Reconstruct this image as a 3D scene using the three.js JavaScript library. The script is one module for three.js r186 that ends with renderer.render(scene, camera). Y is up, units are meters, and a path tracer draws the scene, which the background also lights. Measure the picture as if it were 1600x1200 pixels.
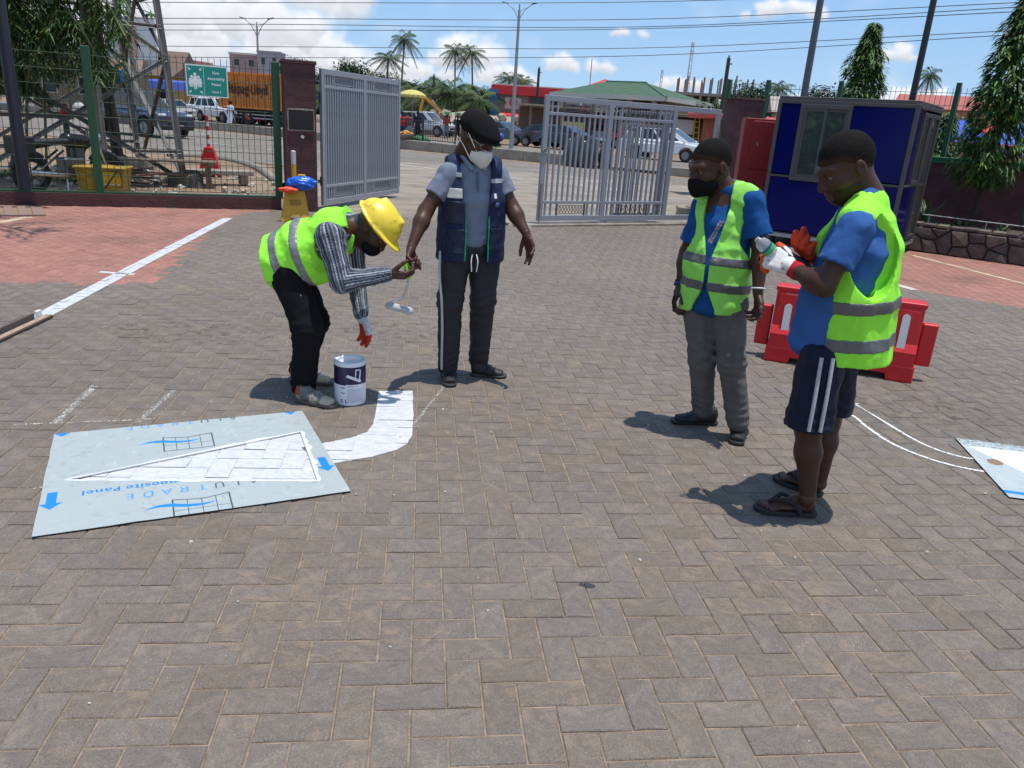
import * as THREE from 'three';
import { mergeGeometries, mergeVertices, toCreasedNormals } from 'three/addons/utils/BufferGeometryUtils.js';
import { RoundedBoxGeometry } from 'three/addons/geometries/RoundedBoxGeometry.js';
import { ImprovedNoise } from 'three/addons/math/ImprovedNoise.js';
import { FontLoader } from 'three/addons/loaders/FontLoader.js';
import { TextGeometry } from 'three/addons/geometries/TextGeometry.js';

// ---------------------------------------------------------------- camera, sky, sun, exposure
const scene = new THREE.Scene();
const R = THREE.MathUtils.degToRad;
const camera = new THREE.PerspectiveCamera(53.13, 1024 / 768, 0.1, 3000);
camera.position.set(0, 1.55, 0);
camera.rotation.order = 'YXZ';
camera.rotation.set(R(-18.9), 0, R(3.8));
const renderer = new THREE.WebGLRenderer({ antialias: true });
renderer.setSize(1024, 768);
renderer.toneMapping = THREE.LinearToneMapping;
renderer.toneMappingExposure = 1.09;
renderer.shadowMap.enabled = true;
const sun = new THREE.DirectionalLight(new THREE.Color(1, 0.95, 0.87), 4.1);
sun.position.set(3.6, 30, 0.9);
sun.castShadow = true;
sun.shadow.mapSize.set(4096, 4096);
Object.assign(sun.shadow.camera, { left: -22, right: 22, top: 22, bottom: -22, near: 1, far: 90 });
sun.target.position.set(0, 0, -8);
sun.position.add(sun.target.position);
scene.add(sun, sun.target);

function rng(seed) { let a = seed >>> 0; return () => { a = (a + 0x6D2B79F5) | 0; let t = Math.imul(a ^ (a >>> 15), 1 | a); t = (t + Math.imul(t ^ (t >>> 7), 61 | t)) ^ t; return ((t ^ (t >>> 14)) >>> 0) / 4294967296; }; }
const perlin = new ImprovedNoise();
const N3 = (x, y, z) => perlin.noise(x, y, z);
function fbm(x, y, z, o = 4) { let s = 0, a = 0.5; for (let i = 0; i < o; i++) { s += a * perlin.noise(x, y, z); x = x * 2.03 + 7.1; y = y * 2.03 + 3.7; z = z * 2.03 + 1.3; a *= 0.5; } return s; }
const clamp = (v, a, b) => Math.min(b, Math.max(a, v));
const lerp = (a, b, t) => a + (b - a) * t;
const smooth = (a, b, x) => { const t = clamp((x - a) / (b - a), 0, 1); return t * t * (3 - 2 * t); };

// sky: clear tropical blue with cumulus all round
{
  const W = 2560, Hh = 1280, data = new Float32Array(W * Hh * 4), rs = rng(77);
  // each cloud: azimuth from -z towards +x, elevation of its base, width, height (degrees)
  const clouds = [];
  const put = (az, el, w, h) => {
    const puffs = [], n = Math.round(5 + w * 1.4);
    for (let i = 0; i < n; i++) {
      const t = rs() * 2 - 1, top = Math.sqrt(Math.max(0, 1 - t * t)) * h;
      const r = h * (0.22 + 0.3 * rs());
      puffs.push([t * w * 0.5, r * 0.55 + Math.max(0, top - r) * rs(), r * 1.25, r]);
    }
    clouds.push({ az, el, w, h, puffs });
  };
  for (const c of [[-25, 2.6, 24, 5.6], [-18, 1.4, 17, 3.4], [-30, 6.0, 24, 5.6], [-19, 5.6, 13, 3.4], [-13.2, 6.0, 6, 1.6], [-10.5, 10.6, 9, 0.9], [-38, 2, 14, 4], [-4.6, 3.0, 3.6, 2.5], [-7.6, 2.2, 3.6, 1.5], [-2.2, 2.2, 3.4, 1.5], [3.0, 3.4, 4.2, 1.3], [6.2, 5.8, 2.8, 0.6], [10.2, 2.6, 2.6, 1.1], [16.2, 7.2, 5.0, 1.2], [23.2, 5.0, 1.9, 1.0], [25, 2.3, 4, 1.2], [18.5, 2.0, 3, 1.1], [29, 9.8, 11, 2.0], [33.5, 2.6, 6, 2.3], [38, 6, 8, 1.8], [13.2, 1.5, 4, 1.0]]) put(...c);
  for (let i = 0; i < 90; i++) { const az = 44 + rs() * 272, el = 2 + Math.pow(rs(), 1.7) * 48, w = 4 + rs() * 15; put(az > 180 ? az - 360 : az, el, w, w * (0.25 + rs() * 0.2)); }
  for (let i = 0; i < 20; i++) { const w = 6 + rs() * 12; put(-44 + rs() * 88, 16 + rs() * 34, w, w * (0.2 + rs() * 0.16)); }
  const dens = new Float32Array(W * Hh), shade = new Float32Array(W * Hh);
  for (const c of clouds) {
    const k = 1 / Math.max(0.25, Math.cos(R(c.el)));
    const a0 = c.az - c.w * 0.75 * k, a1 = c.az + c.w * 0.75 * k, e0 = c.el - c.h * 0.35, e1 = c.el + c.h * 1.6;
    const j0 = Math.floor((e0 + 90) / 180 * Hh), j1 = Math.ceil((e1 + 90) / 180 * Hh);
    for (let j = Math.max(0, j0); j <= Math.min(Hh - 1, j1); j++) {
      const el = (j + 0.5) / Hh * 180 - 90, dy = el - c.el;
      const i0 = Math.floor(a0 / 360 * W), i1 = Math.ceil(a1 / 360 * W);
      for (let i = i0; i <= i1; i++) {
        const az = i / W * 360, dx = (az - c.az) / k;
        let m0 = -9; for (const p of c.puffs) { const qx = (dx - p[0]) / p[2], qy = (dy - p[1]) / p[3], v = 1 - Math.sqrt(qx * qx + qy * qy); if (v > m0) m0 = v; } if (m0 < -0.55) continue;
        const s = 2.2 / Math.max(1.2, c.h), n1 = fbm(dx * s * 0.9 + c.az, dy * s * 1.1 + c.el * 3, 0.3, 4) * c.h * 0.42;
        const n2 = fbm(dx * s * 0.9 + c.az + 31, dy * s * 1.1 + 9, 4.3, 4) * c.h * 0.42;
        let m = -1e9, hi = 0;
        for (const p of c.puffs) { const qx = (dx + n1 - p[0]) / p[2], qy = (dy + n2 - p[1]) / p[3]; const v = 1 - Math.sqrt(qx * qx + qy * qy); if (v > m) { m = v; hi = qy; } }
        const base = smooth(-0.12 * c.h, 0.2 * c.h, dy + n2 * 0.35);
        const d = smooth(-0.12, 0.6, m) * base;
        if (d <= 0.002) continue;
        const col = ((i + W / 4) % W + W) % W, ix = j * W + col;    // -z sits at a quarter turn of the map
        const lum = clamp(0.66 + 0.3 * smooth(-0.9, 0.9, hi) + 0.1 * smooth(0, 1, dy / c.h) - 0.16 * smooth(0.35, 1, m) * smooth(0.6, 0, dy / c.h), 0.5, 1.05);
        if (d > dens[ix]) { shade[ix] = lerp(lum, shade[ix] || lum, 0.25); dens[ix] = 1 - (1 - dens[ix]) * (1 - d); }
      }
    }
  }
  for (let j = 0; j < Hh; j++) {
    const el = (j + 0.5) / Hh * 180 - 90, h = clamp(el, 0, 90);
    const t = 1 - Math.exp(-h / 7), z = smooth(15, 90, h);
    const sr = lerp(lerp(0.5, 0.235, t), 0.09, z), sg = lerp(lerp(0.69, 0.475, t), 0.22, z), sb = lerp(lerp(0.86, 0.84, t), 0.54, z);
    for (let i = 0; i < W; i++) {
      const ix = j * W + i;
      let wisp = 0;
      if (el > 0 && el < 60) { const a = i / W * Math.PI * 2, cx = Math.cos(a) * 9, cy = Math.sin(a) * 9; wisp = 0.7 * smooth(0.04, 0.42, fbm(cx, cy, el * 0.24, 3)); }
      let r = lerp(sr, 0.74, wisp * 0.6), g = lerp(sg, 0.83, wisp * 0.6), b = lerp(sb, 0.93, wisp * 0.6);
      const d = dens[ix] * 0.95, l = shade[ix];
      r = lerp(r, 0.93 * l, d); g = lerp(g, 0.95 * l, d); b = lerp(b, 1.0 * l, d);
      if (el < 0) { r = 0.3; g = 0.28; b = 0.25; }
      data[ix * 4] = r; data[ix * 4 + 1] = g; data[ix * 4 + 2] = b; data[ix * 4 + 3] = 1;
    }
  }
  const sky = new THREE.DataTexture(data, W, Hh, THREE.RGBAFormat, THREE.FloatType);
  sky.mapping = THREE.EquirectangularReflectionMapping; sky.magFilter = THREE.LinearFilter; sky.needsUpdate = true;
  scene.background = sky; scene.environment = sky;
}

// ---------------------------------------------------------------- helpers
const V3 = (x, y, z) => Array.isArray(x) ? new THREE.Vector3(...x) : new THREE.Vector3(x, y, z);
const used = {};
function numbered(n) { used[n] = (used[n] || 0) + 1; return used[n] === 1 ? n : n + '_' + String(used[n] - 1).padStart(3, '0'); }
function tag(o, label, category, group, kind) { if (label) o.userData.label = label; if (category) o.userData.category = category; if (group) o.userData.group = group; if (kind) o.userData.kind = kind; return o; }
function thing(name, label, category, [x, y, z] = [0, 0, 0], turn = 0, group) { const o = new THREE.Group(); o.name = numbered(name); scene.add(o); o.position.set(x, y, z); o.rotation.y = turn; return tag(o, label, category, group); }
function part(name, geo, material, parent, label) { const m = new THREE.Mesh(Array.isArray(geo) ? join(geo) : geo, material); m.name = parent === scene ? numbered(name) : name; m.castShadow = m.receiveShadow = true; if (label) m.userData.label = label; parent.add(m); return m; }
function struct(name, geo, material) { const m = part(name, geo, material, scene); m.userData.kind = 'structure'; return m; }
function stuff(name, geo, material, parent) { const m = part(name, geo, material, parent); m.userData.kind = 'stuff'; return m; }
function dup(o, label, [x, y, z], turn = 0, s = 1) { const c = o.clone(); c.name = numbered(o.name.replace(/_\d{3}$/, '')); c.userData = { ...o.userData, label }; c.position.set(x, y, z); c.rotation.y = turn; c.scale.setScalar(s); scene.add(c); return c; }
function clean(g) {
  const i = g.index ? g.toNonIndexed() : g, o = new THREE.BufferGeometry();
  o.setAttribute('position', i.attributes.position);
  if (!i.attributes.normal) i.computeVertexNormals();
  o.setAttribute('normal', i.attributes.normal);
  o.setAttribute('uv', i.attributes.uv || new THREE.BufferAttribute(new Float32Array(i.attributes.position.count * 2), 2));
  return o;
}
function join(list) { return list.length === 1 ? list[0] : mergeGeometries(list.map(clean)); }
function uvBox(g, s = 1) {   // uv in metres from the face's own main plane
  g = clean(g); const p = g.attributes.position, n = g.attributes.normal, uv = g.attributes.uv;
  for (let i = 0; i < p.count; i += 3) {
    const ax = Math.abs(n.getX(i) + n.getX(i + 1) + n.getX(i + 2)), ay = Math.abs(n.getY(i) + n.getY(i + 1) + n.getY(i + 2)), az = Math.abs(n.getZ(i) + n.getZ(i + 1) + n.getZ(i + 2));
    for (let k = i; k < i + 3; k++) { const x = p.getX(k), y = p.getY(k), z = p.getZ(k); if (ay >= ax && ay >= az) uv.setXY(k, x * s, z * s); else if (ax >= az) uv.setXY(k, z * s, y * s); else uv.setXY(k, x * s, y * s); }
  }
  return g;
}
const box = (x, y, z, w, h, d, ry = 0, rx = 0, rz = 0) => { const g = new THREE.BoxGeometry(w, h, d); if (rz) g.rotateZ(rz); if (rx) g.rotateX(rx); if (ry) g.rotateY(ry); return g.translate(x, y, z); };
const rbox = (x, y, z, w, h, d, r = 0.01, ry = 0, rx = 0, rz = 0, seg = 2) => { const g = new RoundedBoxGeometry(w, h, d, seg, Math.min(r, w / 2.01, h / 2.01, d / 2.01)); if (rz) g.rotateZ(rz); if (rx) g.rotateX(rx); if (ry) g.rotateY(ry); return g.translate(x, y, z); };
const cyl = (x, y, z, rt, rb, h, n = 16, open = false) => new THREE.CylinderGeometry(rt, rb, h, n, 1, open).translate(x, y, z);
const sph = (x, y, z, r, sx = 1, sy = 1, sz = 1, n = 14) => new THREE.SphereGeometry(r, n, Math.max(6, n - 4)).scale(sx, sy, sz).translate(x, y, z);
function aim(g, a, b) { const d = V3(b).sub(V3(a)), q = new THREE.Quaternion().setFromUnitVectors(new THREE.Vector3(0, 1, 0), d.clone().normalize()); return g.applyQuaternion(q).translate((a[0] + b[0]) / 2, (a[1] + b[1]) / 2, (a[2] + b[2]) / 2); }
const len = (a, b) => Math.hypot(a[0] - b[0], a[1] - b[1], a[2] - b[2]);
const rod = (a, b, r, n = 8, r2 = r) => aim(new THREE.CylinderGeometry(r2, r, len(a, b), n), a, b);
const bar = (a, b, w, d) => aim(new THREE.BoxGeometry(w, len(a, b), d), a, b);
const tube = (pts, r, seg = 40, n = 8, closed = false) => new THREE.TubeGeometry(new THREE.CatmullRomCurve3(pts.map(p => V3(p)), closed), seg, r, n, closed);
function lathe(pts, n = 28) { return new THREE.LatheGeometry(pts.map(p => new THREE.Vector2(p[0], p[1])), n); }
function shapeOf(pts, holes = []) { const s = new THREE.Shape(pts.map(p => new THREE.Vector2(p[0], p[1]))); for (const h of holes) s.holes.push(new THREE.Path(h.map(p => new THREE.Vector2(p[0], p[1])))); return s; }
function prism(pts, depth, bevel = 0, holes = []) { return new THREE.ExtrudeGeometry(shapeOf(pts, holes), { depth: depth - 2 * bevel, bevelEnabled: bevel > 0, bevelSize: bevel, bevelThickness: bevel, bevelSegments: 2, bevelOffset: -bevel, curveSegments: 10 }).translate(0, 0, -depth / 2 + bevel); }
function sheet(pts, y, holes = []) { const g = new THREE.ShapeGeometry(shapeOf(pts.map(p => [p[0], -p[1]]), holes.map(h => h.map(p => [p[0], -p[1]])))); g.rotateX(-Math.PI / 2); g.translate(0, y, 0); return uvBox(g); }   // pts are [x, z]
function quads(list) {   // list of [a, b, c, d] corner quads
  const pos = [], uv = [], idx = []; list.forEach((q, i) => { q.forEach(p => pos.push(p[0], p[1], p[2])); uv.push(0, 0, 1, 0, 1, 1, 0, 1); idx.push(i * 4, i * 4 + 1, i * 4 + 2, i * 4, i * 4 + 2, i * 4 + 3); });
  const g = new THREE.BufferGeometry(); g.setAttribute('position', new THREE.Float32BufferAttribute(pos, 3)); g.setAttribute('uv', new THREE.Float32BufferAttribute(uv, 2)); g.setIndex(idx); g.computeVertexNormals(); return g;
}
// textures
function tex(n, fn, repeat = 1, srgb = true) {   // fn(u, v) -> [r, g, b] 0..1, tiling
  const d = new Uint8Array(n * n * 4); for (let j = 0; j < n; j++) for (let i = 0; i < n; i++) { const c = fn(i / n, j / n), k = (j * n + i) * 4; d[k] = clamp(c[0], 0, 1) * 255; d[k + 1] = clamp(c[1], 0, 1) * 255; d[k + 2] = clamp(c[2], 0, 1) * 255; d[k + 3] = 255; }
  const t = new THREE.DataTexture(d, n, n); t.wrapS = t.wrapT = THREE.RepeatWrapping; t.magFilter = THREE.LinearFilter; t.minFilter = THREE.LinearMipmapLinearFilter; t.generateMipmaps = true; t.repeat.set(repeat, repeat); if (srgb) t.colorSpace = THREE.SRGBColorSpace; t.needsUpdate = true; return t;
}
function tn(u, v, f, seed = 0, o = 4) {   // tiling fbm on a torus, about -0.5..0.5
  const a = u * Math.PI * 2, b = v * Math.PI * 2, r = f / (Math.PI * 2); let s = 0, amp = 0.5, k = 1;
  for (let i = 0; i < o; i++) { s += amp * perlin.noise(Math.cos(a) * r * k + seed + Math.cos(b) * r * k * 0.73, Math.sin(a) * r * k + Math.sin(b) * r * k * 0.31 + 5.3, Math.cos(b) * r * k + 1.7 * Math.sin(b) * r * k); k *= 2; amp *= 0.5; } return s;
}
function canvasTex(w, h, draw) { const c = document.createElement('canvas'); c.width = w; c.height = h; const g = c.getContext('2d'); draw(g, w, h); const t = new THREE.CanvasTexture(c); t.colorSpace = THREE.SRGBColorSpace; t.magFilter = THREE.LinearFilter; return t; }
const grainG = (lo, amp, f, seed) => tex(256, (u, v) => { const n = lo + amp * (tn(u, v, f, seed, 5) + 0.35 * tn(u, v, f * 6, seed + 9, 2)); return [n, n, n]; });
const GR = { fine: grainG(0.94, 0.13, 8, 3), coarse: grainG(0.9, 0.3, 3, 11), bump: tex(256, (u, v) => { const n = 0.5 + 0.8 * tn(u, v, 22, 4, 4); return [n, n, n]; }, 1, false) };
function rep(t, s, s2 = s) { const c = t.clone(); c.repeat.set(s, s2); c.needsUpdate = true; return c; }
const GRs = {}; const gmap = (k, s) => GRs[k + s] || (GRs[k + s] = rep(GR[k], s));
function M(c, rough = 0.8, o = {}) { const m = new THREE.MeshStandardMaterial({ roughness: rough, metalness: 0, ...o }); if (Array.isArray(c)) m.color.setRGB(...c); else m.color.set(c); return m; }
const MP = (c, rough, o = {}) => { const m = new THREE.MeshPhysicalMaterial({ roughness: rough, ...o }); if (Array.isArray(c)) m.color.setRGB(...c); else m.color.set(c); return m; };
const mats = {
  black: M([0.012, 0.012, 0.013], 0.6), darkSteel: M([0.035, 0.04, 0.05], 0.5), rubber: M([0.02, 0.02, 0.021], 0.85), chrome: M([0.6, 0.6, 0.62], 0.25, { metalness: 1 }),
  maroon: M([0.105, 0.046, 0.05], 0.92, { map: gmap('coarse', 0.9), bumpMap: gmap('bump', 2.2), bumpScale: 0.008 }),
  green: M([0.012, 0.085, 0.035], 0.45, { map: gmap('fine', 1.5) }), greenWire: M([0.02, 0.06, 0.035], 0.6),
  grey: M([0.33, 0.345, 0.385], 0.42, { map: gmap('fine', 0.7) }), white: M([0.78, 0.78, 0.77], 0.6),
  concrete: M([0.34, 0.30, 0.25], 0.92, { map: gmap('coarse', 0.7), bumpMap: gmap('bump', 1.5), bumpScale: 0.01 }),
  glass: MP([0.02, 0.025, 0.03], 0.06, { metalness: 0, clearcoat: 0.4 }), steel: M([0.32, 0.31, 0.29], 0.55, { metalness: 0.4, map: gmap('coarse', 1.3) }),
  wood: M([0.2, 0.15, 0.105], 0.85, { map: rep(GR.coarse, 0.6, 6) }),
};
const font = await new FontLoader().loadAsync('fonts/droid/droid_sans_bold.typeface.json');
function text(str, size, depth) { const g = new TextGeometry(str, { font, size, depth, curveSegments: 4 }); g.computeBoundingBox(); const b = g.boundingBox; return g.translate(-(b.min.x + b.max.x) / 2, -(b.min.y + b.max.y) / 2, 0); }

// ---------------------------------------------------------------- ground, road, pavement
const gy = () => 0;
const at = (p, dy = 0) => [p[0], gy(p[0], p[2]) + dy, p[2]];
const flat = (...ps) => ps.map(p => [p[0], p[2]]);
const roadDir = [0.83, 0.558], roadN = [0.558, -0.83];          // along the road, and away from the camera
const dirt = M([0.30, 0.215, 0.14], 0.95, { map: tex(512, (u, v) => { const n = tn(u, v, 5, 21, 6), s = tn(u, v, 60, 8, 2) > 0.2 ? 0.16 : 0; return [0.84 + n * 0.22 + s, 0.82 + n * 0.24 + s, 0.8 + n * 0.26 + s * 1.2]; }, 0.18) });
function groundGrid(poly, y0, step, name, material, kind = 'structure') {   // a sheet cut to a convex outline that follows the rise of the land
  const xs = poly.map(p => p[0]), zs = poly.map(p => p[1]), pos = [], idx = []; let n = 0;
  const clip = (pts) => { let out = pts; for (let i = 0; i < poly.length; i++) { const a = poly[i], b = poly[(i + 1) % poly.length], inp = out; out = []; const side = p => (b[0] - a[0]) * (p[1] - a[1]) - (b[1] - a[1]) * (p[0] - a[0]); for (let k = 0; k < inp.length; k++) { const p = inp[k], q = inp[(k + 1) % inp.length], sp = side(p) * wind, sq = side(q) * wind; if (sp >= 0) out.push(p); if ((sp >= 0) !== (sq >= 0)) { const t = sp / (sp - sq); out.push([lerp(p[0], q[0], t), lerp(p[1], q[1], t)]); } } } return out; };
  let ar = 0; poly.forEach((p, i) => { const q = poly[(i + 1) % poly.length]; ar += p[0] * q[1] - q[0] * p[1]; }); const wind = Math.sign(ar);
  for (let x = Math.floor(Math.min(...xs) / step) * step; x < Math.max(...xs); x += step) for (let z = Math.floor(Math.min(...zs) / step) * step; z < Math.max(...zs); z += step) {
    const c = clip([[x, z], [x, z + step], [x + step, z + step], [x + step, z]]); if (c.length < 3) continue;
    c.forEach(p => pos.push(p[0], gy(p[0], p[1]) + y0, p[1])); for (let k = 1; k < c.length - 1; k++) idx.push(n, n + k, n + k + 1); n += c.length;
  }
  const g = new THREE.BufferGeometry(); g.setAttribute('position', new THREE.Float32BufferAttribute(pos, 3)); g.setIndex(idx); g.computeVertexNormals();
  const m = part(name, uvBox(g), material, scene); m.userData.kind = kind; return m;
}
groundGrid([[-900, -13], [900, -13], [900, -1400], [-900, -1400]], -0.045, 60, 'ground', dirt);
{ // the near ground, fine enough for its rise
  const g = groundGrid([[-75, -12], [60, -12], [60, -120], [-75, -120]], -0.028, 3, 'dirt_verge', dirt);
}
struct('courtyard_subgrade', sheet([[-30, 12], [30, 12], [30, -13.2], [-30, -13.2]], -0.033), dirt);
const asphalt = M([0.24, 0.21, 0.18], 0.9, { map: tex(512, (u, v) => { const n = tn(u, v, 4, 2, 6), s = tn(u, v, 90, 6, 2) * 0.35; return [0.86 + n * 0.16 + s, 0.85 + n * 0.17 + s, 0.83 + n * 0.19 + s]; }, 0.11), bumpMap: gmap('bump', 3), bumpScale: 0.004 });
const kerbP = (t, o) => [roadDir[0] * t + roadN[0] * o, -33.4 + roadDir[1] * t + roadN[1] * o];   // on the median's near edge
groundGrid([kerbP(-90, -1.2), kerbP(70, -1.2), kerbP(70, -13.5), kerbP(-90, -13.5)], -0.012, 3, 'road', asphalt);
groundGrid([kerbP(-90, 1.5), kerbP(70, 1.5), kerbP(70, 15), kerbP(-90, 15)], -0.016, 3, 'far_carriageway', asphalt);
groundGrid([[-3.9, -12.1], [4.6, -12.6], [9, -21], [6, -24], [-8, -28], [-5.0, -18]], -0.008, 2, 'driveway', M([0.3, 0.25, 0.2], 0.92, { map: gmap('coarse', 0.35), bumpMap: gmap('bump', 2), bumpScale: 0.006 }));
// lane dashes
const roadPaint = M([0.62, 0.6, 0.55], 0.8, { map: gmap('coarse', 1.1) });
for (const [off, lab] of [[-4.85, 'dashes nearest the planted median'], [-8.9, 'dashes nearest the open gate']]) {
  for (let k = -14; k < 15; k++) { const t = k * 3.3 + (off < -6 ? 1.1 : 0), a = kerbP(t, off - 0.06), b = kerbP(t + 1.5, off - 0.06), c = kerbP(t + 1.5, off + 0.06), d = kerbP(t, off + 0.06); const m = groundGrid([a, b, c, d], -0.006, 1.2, 'lane_dash', roadPaint); tag(m, null, null, 'white lane ' + lab); }
}
// --- block pavement in herringbone, a paver at a time
camera.updateMatrixWorld(true); camera.updateProjectionMatrix();
const inView = (() => { const f = new THREE.Vector3(); return (x, y, z, mx = 1.22, my = 1.3) => { f.set(x, y, z).project(camera); return f.z < 1 && Math.abs(f.x) < mx && f.y > -my && z < -0.9; }; })();
function inside(poly, x, z) { let r = false; for (let i = 0, j = poly.length - 1; i < poly.length; j = i++) { const a = poly[i], b = poly[j]; if ((a[1] > z) !== (b[1] > z) && x < (b[0] - a[0]) * (z - a[1]) / (b[1] - a[1]) + a[0]) r = !r; } return r; }
const MOD = 0.1012, PA = R(7.4);
const wallA = [-7.254, 0, -10.733], wallB = [-3.784, 0, -12.194];
const wallAt = t => [lerp(wallA[0], wallB[0], t), 0, lerp(wallA[2], wallB[2], t)];
const yardPoly = [[-1.8, 0.4], [2.2, 0.4], [12, -9.6], [9.5, -11.2], [6.3, -13.6], [3.5, -14.1], [0.1, -12.15], [-3.3, -12.3], [wallB[0], wallB[2]], [wallA[0] - 5, wallA[2] + 2.2]];
const redL = [...flat([-5.498, 0, -5.765], [-4.312, 0, -6.233], [-3.243, 0, -6.645], [-4.22, 0, -11.246]), [-3.9, -12.1], [wallA[0], wallA[2]], [-12.5, -8]];
const redR = flat([4.001, 0, -9.267], [4.556, 0, -8.776], [5.394, 0, -8.124], [6.933, 0, -7.52], [10.224, 0, -14.138], [6.298, 0, -12.358], [5.016, 0, -12.605]);
const pavers = { grey: [], red: [] };
{
  const r = rng(5), ca = Math.cos(PA), sa = Math.sin(PA);
  for (let i = -150; i <= 150; i++) for (let j = -60; j <= 60; j++) for (const v of [0, 1]) {
    const bx = i + 3 * j, by = -i + j; // H covers (0..2, 0..1), V covers (2..3, 0..2)
    const cx = (bx + (v ? 2.5 : 1)) * MOD, cy = (by + (v ? 1 : 0.5)) * MOD;
    if (Math.abs(cx) > 13 || cy < -1 || cy > 15) continue;
    const x = cx * ca - cy * sa, z = -(cx * sa + cy * ca);
    if (!inside(yardPoly, x, z) || !inView(x, 0, z)) continue;
    const wob = N3(x * 0.9, z * 0.9, 3.3) * 0.035;
    const p = { x, z, a: PA + (v ? Math.PI / 2 : 0) + (r() - 0.5) * 0.016 + wob * 0.5, y: (r() - 0.5) * 0.0034, k: r(), t: r(), tilt: [(r() - 0.5) * 0.02, (r() - 0.5) * 0.02], w: 1 - r() * 0.012 };
    (inside(redL, x, z) || inside(redR, x, z) ? pavers.red : pavers.grey).push(p);
  }
}
function paverGeo(seed) {
  const L = 0.0987, Wd = 0.0481, b = 0.0034, h = 0.03, r = rng(seed), j = () => (r() - 0.5) * 0.0016;
  const top = [[-L + b, -Wd + b], [L - b, -Wd + b], [L - b, Wd - b], [-L + b, Wd - b]].map(p => [p[0] + j(), 0, p[1] + j()]), rim = [[-L, -Wd], [L, -Wd], [L, Wd], [-L, Wd]].map(p => [p[0] + j(), -b * 0.9, p[1] + j()]), bot = rim.map(p => [p[0], -h, p[2]]);
  const q = [[top[3], top[2], top[1], top[0]]]; for (let i = 0; i < 4; i++) { const k = (i + 1) % 4; q.push([rim[k], rim[i], top[i], top[k]].reverse()); q.push([bot[k], bot[i], rim[i], rim[k]].reverse()); }
  const g = uvBox(quads(q)); const uv = g.attributes.uv, ou = r(), ov = r(); for (let i = 0; i < uv.count; i++) uv.setXY(i, uv.getX(i) + ou, uv.getY(i) + ov); return g;
}
const paverGeos = [1, 2, 3, 4, 5, 6].map(paverGeo);
const paverMap = tex(512, (u, v) => {   // cement face: fine sand, dust film, pale scuffs and pits
  const n = tn(u, v, 9, 5, 5), d = smooth(0.02, 0.3, tn(u, v, 14, 17, 5)), f = tn(u, v, 150, 33, 2), sp = tn(u, v, 70, 41, 2), pit = tn(u, v, 110, 51, 2) > 0.3 ? -0.2 : 0, fl = sp > 0.27 ? 0.2 : 0;
  const sc = Math.abs(tn(u, v, 26, 91, 3)) < 0.012 ? 0.12 : 0, b = 0.83 + n * 0.1 + f * 0.26 + pit * 0.9 + fl * 0.9 + sc * smooth(0, 0.2, n + 0.1); return [b + d * 0.07, b + d * 0.05 - 0.004, b + d * 0.025 - 0.008];
}, 2.2);
const paverBump = tex(256, (u, v) => { const n = 0.5 + 0.7 * tn(u, v, 60, 61, 4) + (tn(u, v, 44, 15, 2) > 0.28 ? -0.3 : 0); return [n, n, n]; }, 2.2, false);
const greyTone = t => { const warm = t * t, l = 0.184 + 0.034 * ((t * 7.31) % 1); return [l * (1.12 + 0.04 * warm), l * (0.958 + 0.0 * warm), l * (0.835 - 0.07 * warm)]; };
const redTone = t => { const l = 0.9 + 0.25 * ((t * 5.77) % 1); return [0.43 * l, 0.21 * l, 0.165 * l]; };
const paverOpt = { map: paverMap, bumpMap: paverBump, bumpScale: 0.0045 };
const sand = M([0.33, 0.25, 0.175], 0.95, { map: gmap('coarse', 6), bumpMap: gmap('bump', 9), bumpScale: 0.004 });
function layPavers(name, list, tone, most, base) {
  list.sort((a, b) => Math.hypot(a.x, a.z) - Math.hypot(b.x, b.z));
  const variants = Array.from({ length: 14 }, (_, i) => M(tone((i + 0.5) / 14), 0.84, paverOpt));
  list.slice(0, most).forEach(p => { const m = part('paver', paverGeos[Math.floor(p.k * 6)], variants[Math.floor(p.t * 14)], base); m.position.set(p.x, p.y, p.z); m.rotation.set(p.tilt[0], p.a, p.tilt[1], 'YXZ'); });
  const rest = list.slice(most); if (!rest.length) return;
  const im = new THREE.InstancedMesh(paverGeos[0], M([1, 1, 1], 0.84, paverOpt), rest.length), o = new THREE.Object3D(), c = new THREE.Color();
  rest.forEach((p, i) => { o.position.set(p.x, p.y, p.z); o.rotation.set(p.tilt[0], p.a, p.tilt[1], 'YXZ'); o.scale.set(p.w, 1, p.w); o.updateMatrix(); im.setMatrixAt(i, o.matrix); const t = tone(p.t), s = tone === redTone ? clamp(1 - 0.28 * smooth(0.05, 0.35, fbm(p.x * 0.8, p.z * 0.8, 2)), 0.6, 1.1) : 1 + 0.22 * fbm(p.x * 0.55, p.z * 0.55, 8); im.setColorAt(i, c.setRGB(t[0] * s, t[1] * s, t[2] * s)); });
  im.name = 'distant_pavers'; im.userData.kind = 'stuff'; im.castShadow = im.receiveShadow = true; base.add(im);
}
const pavement = struct('pavement', sheet(yardPoly, -0.0042), sand);
layPavers('pavement', pavers.grey, greyTone, 300, pavement);
const redBase = struct('red_pavement', [sheet(redL, -0.0026), sheet(redR, -0.0026)], M([0.33, 0.15, 0.115], 0.95, { map: gmap('coarse', 5) }));
layPavers('red_pavement', pavers.red, redTone, 120, redBase);
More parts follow.
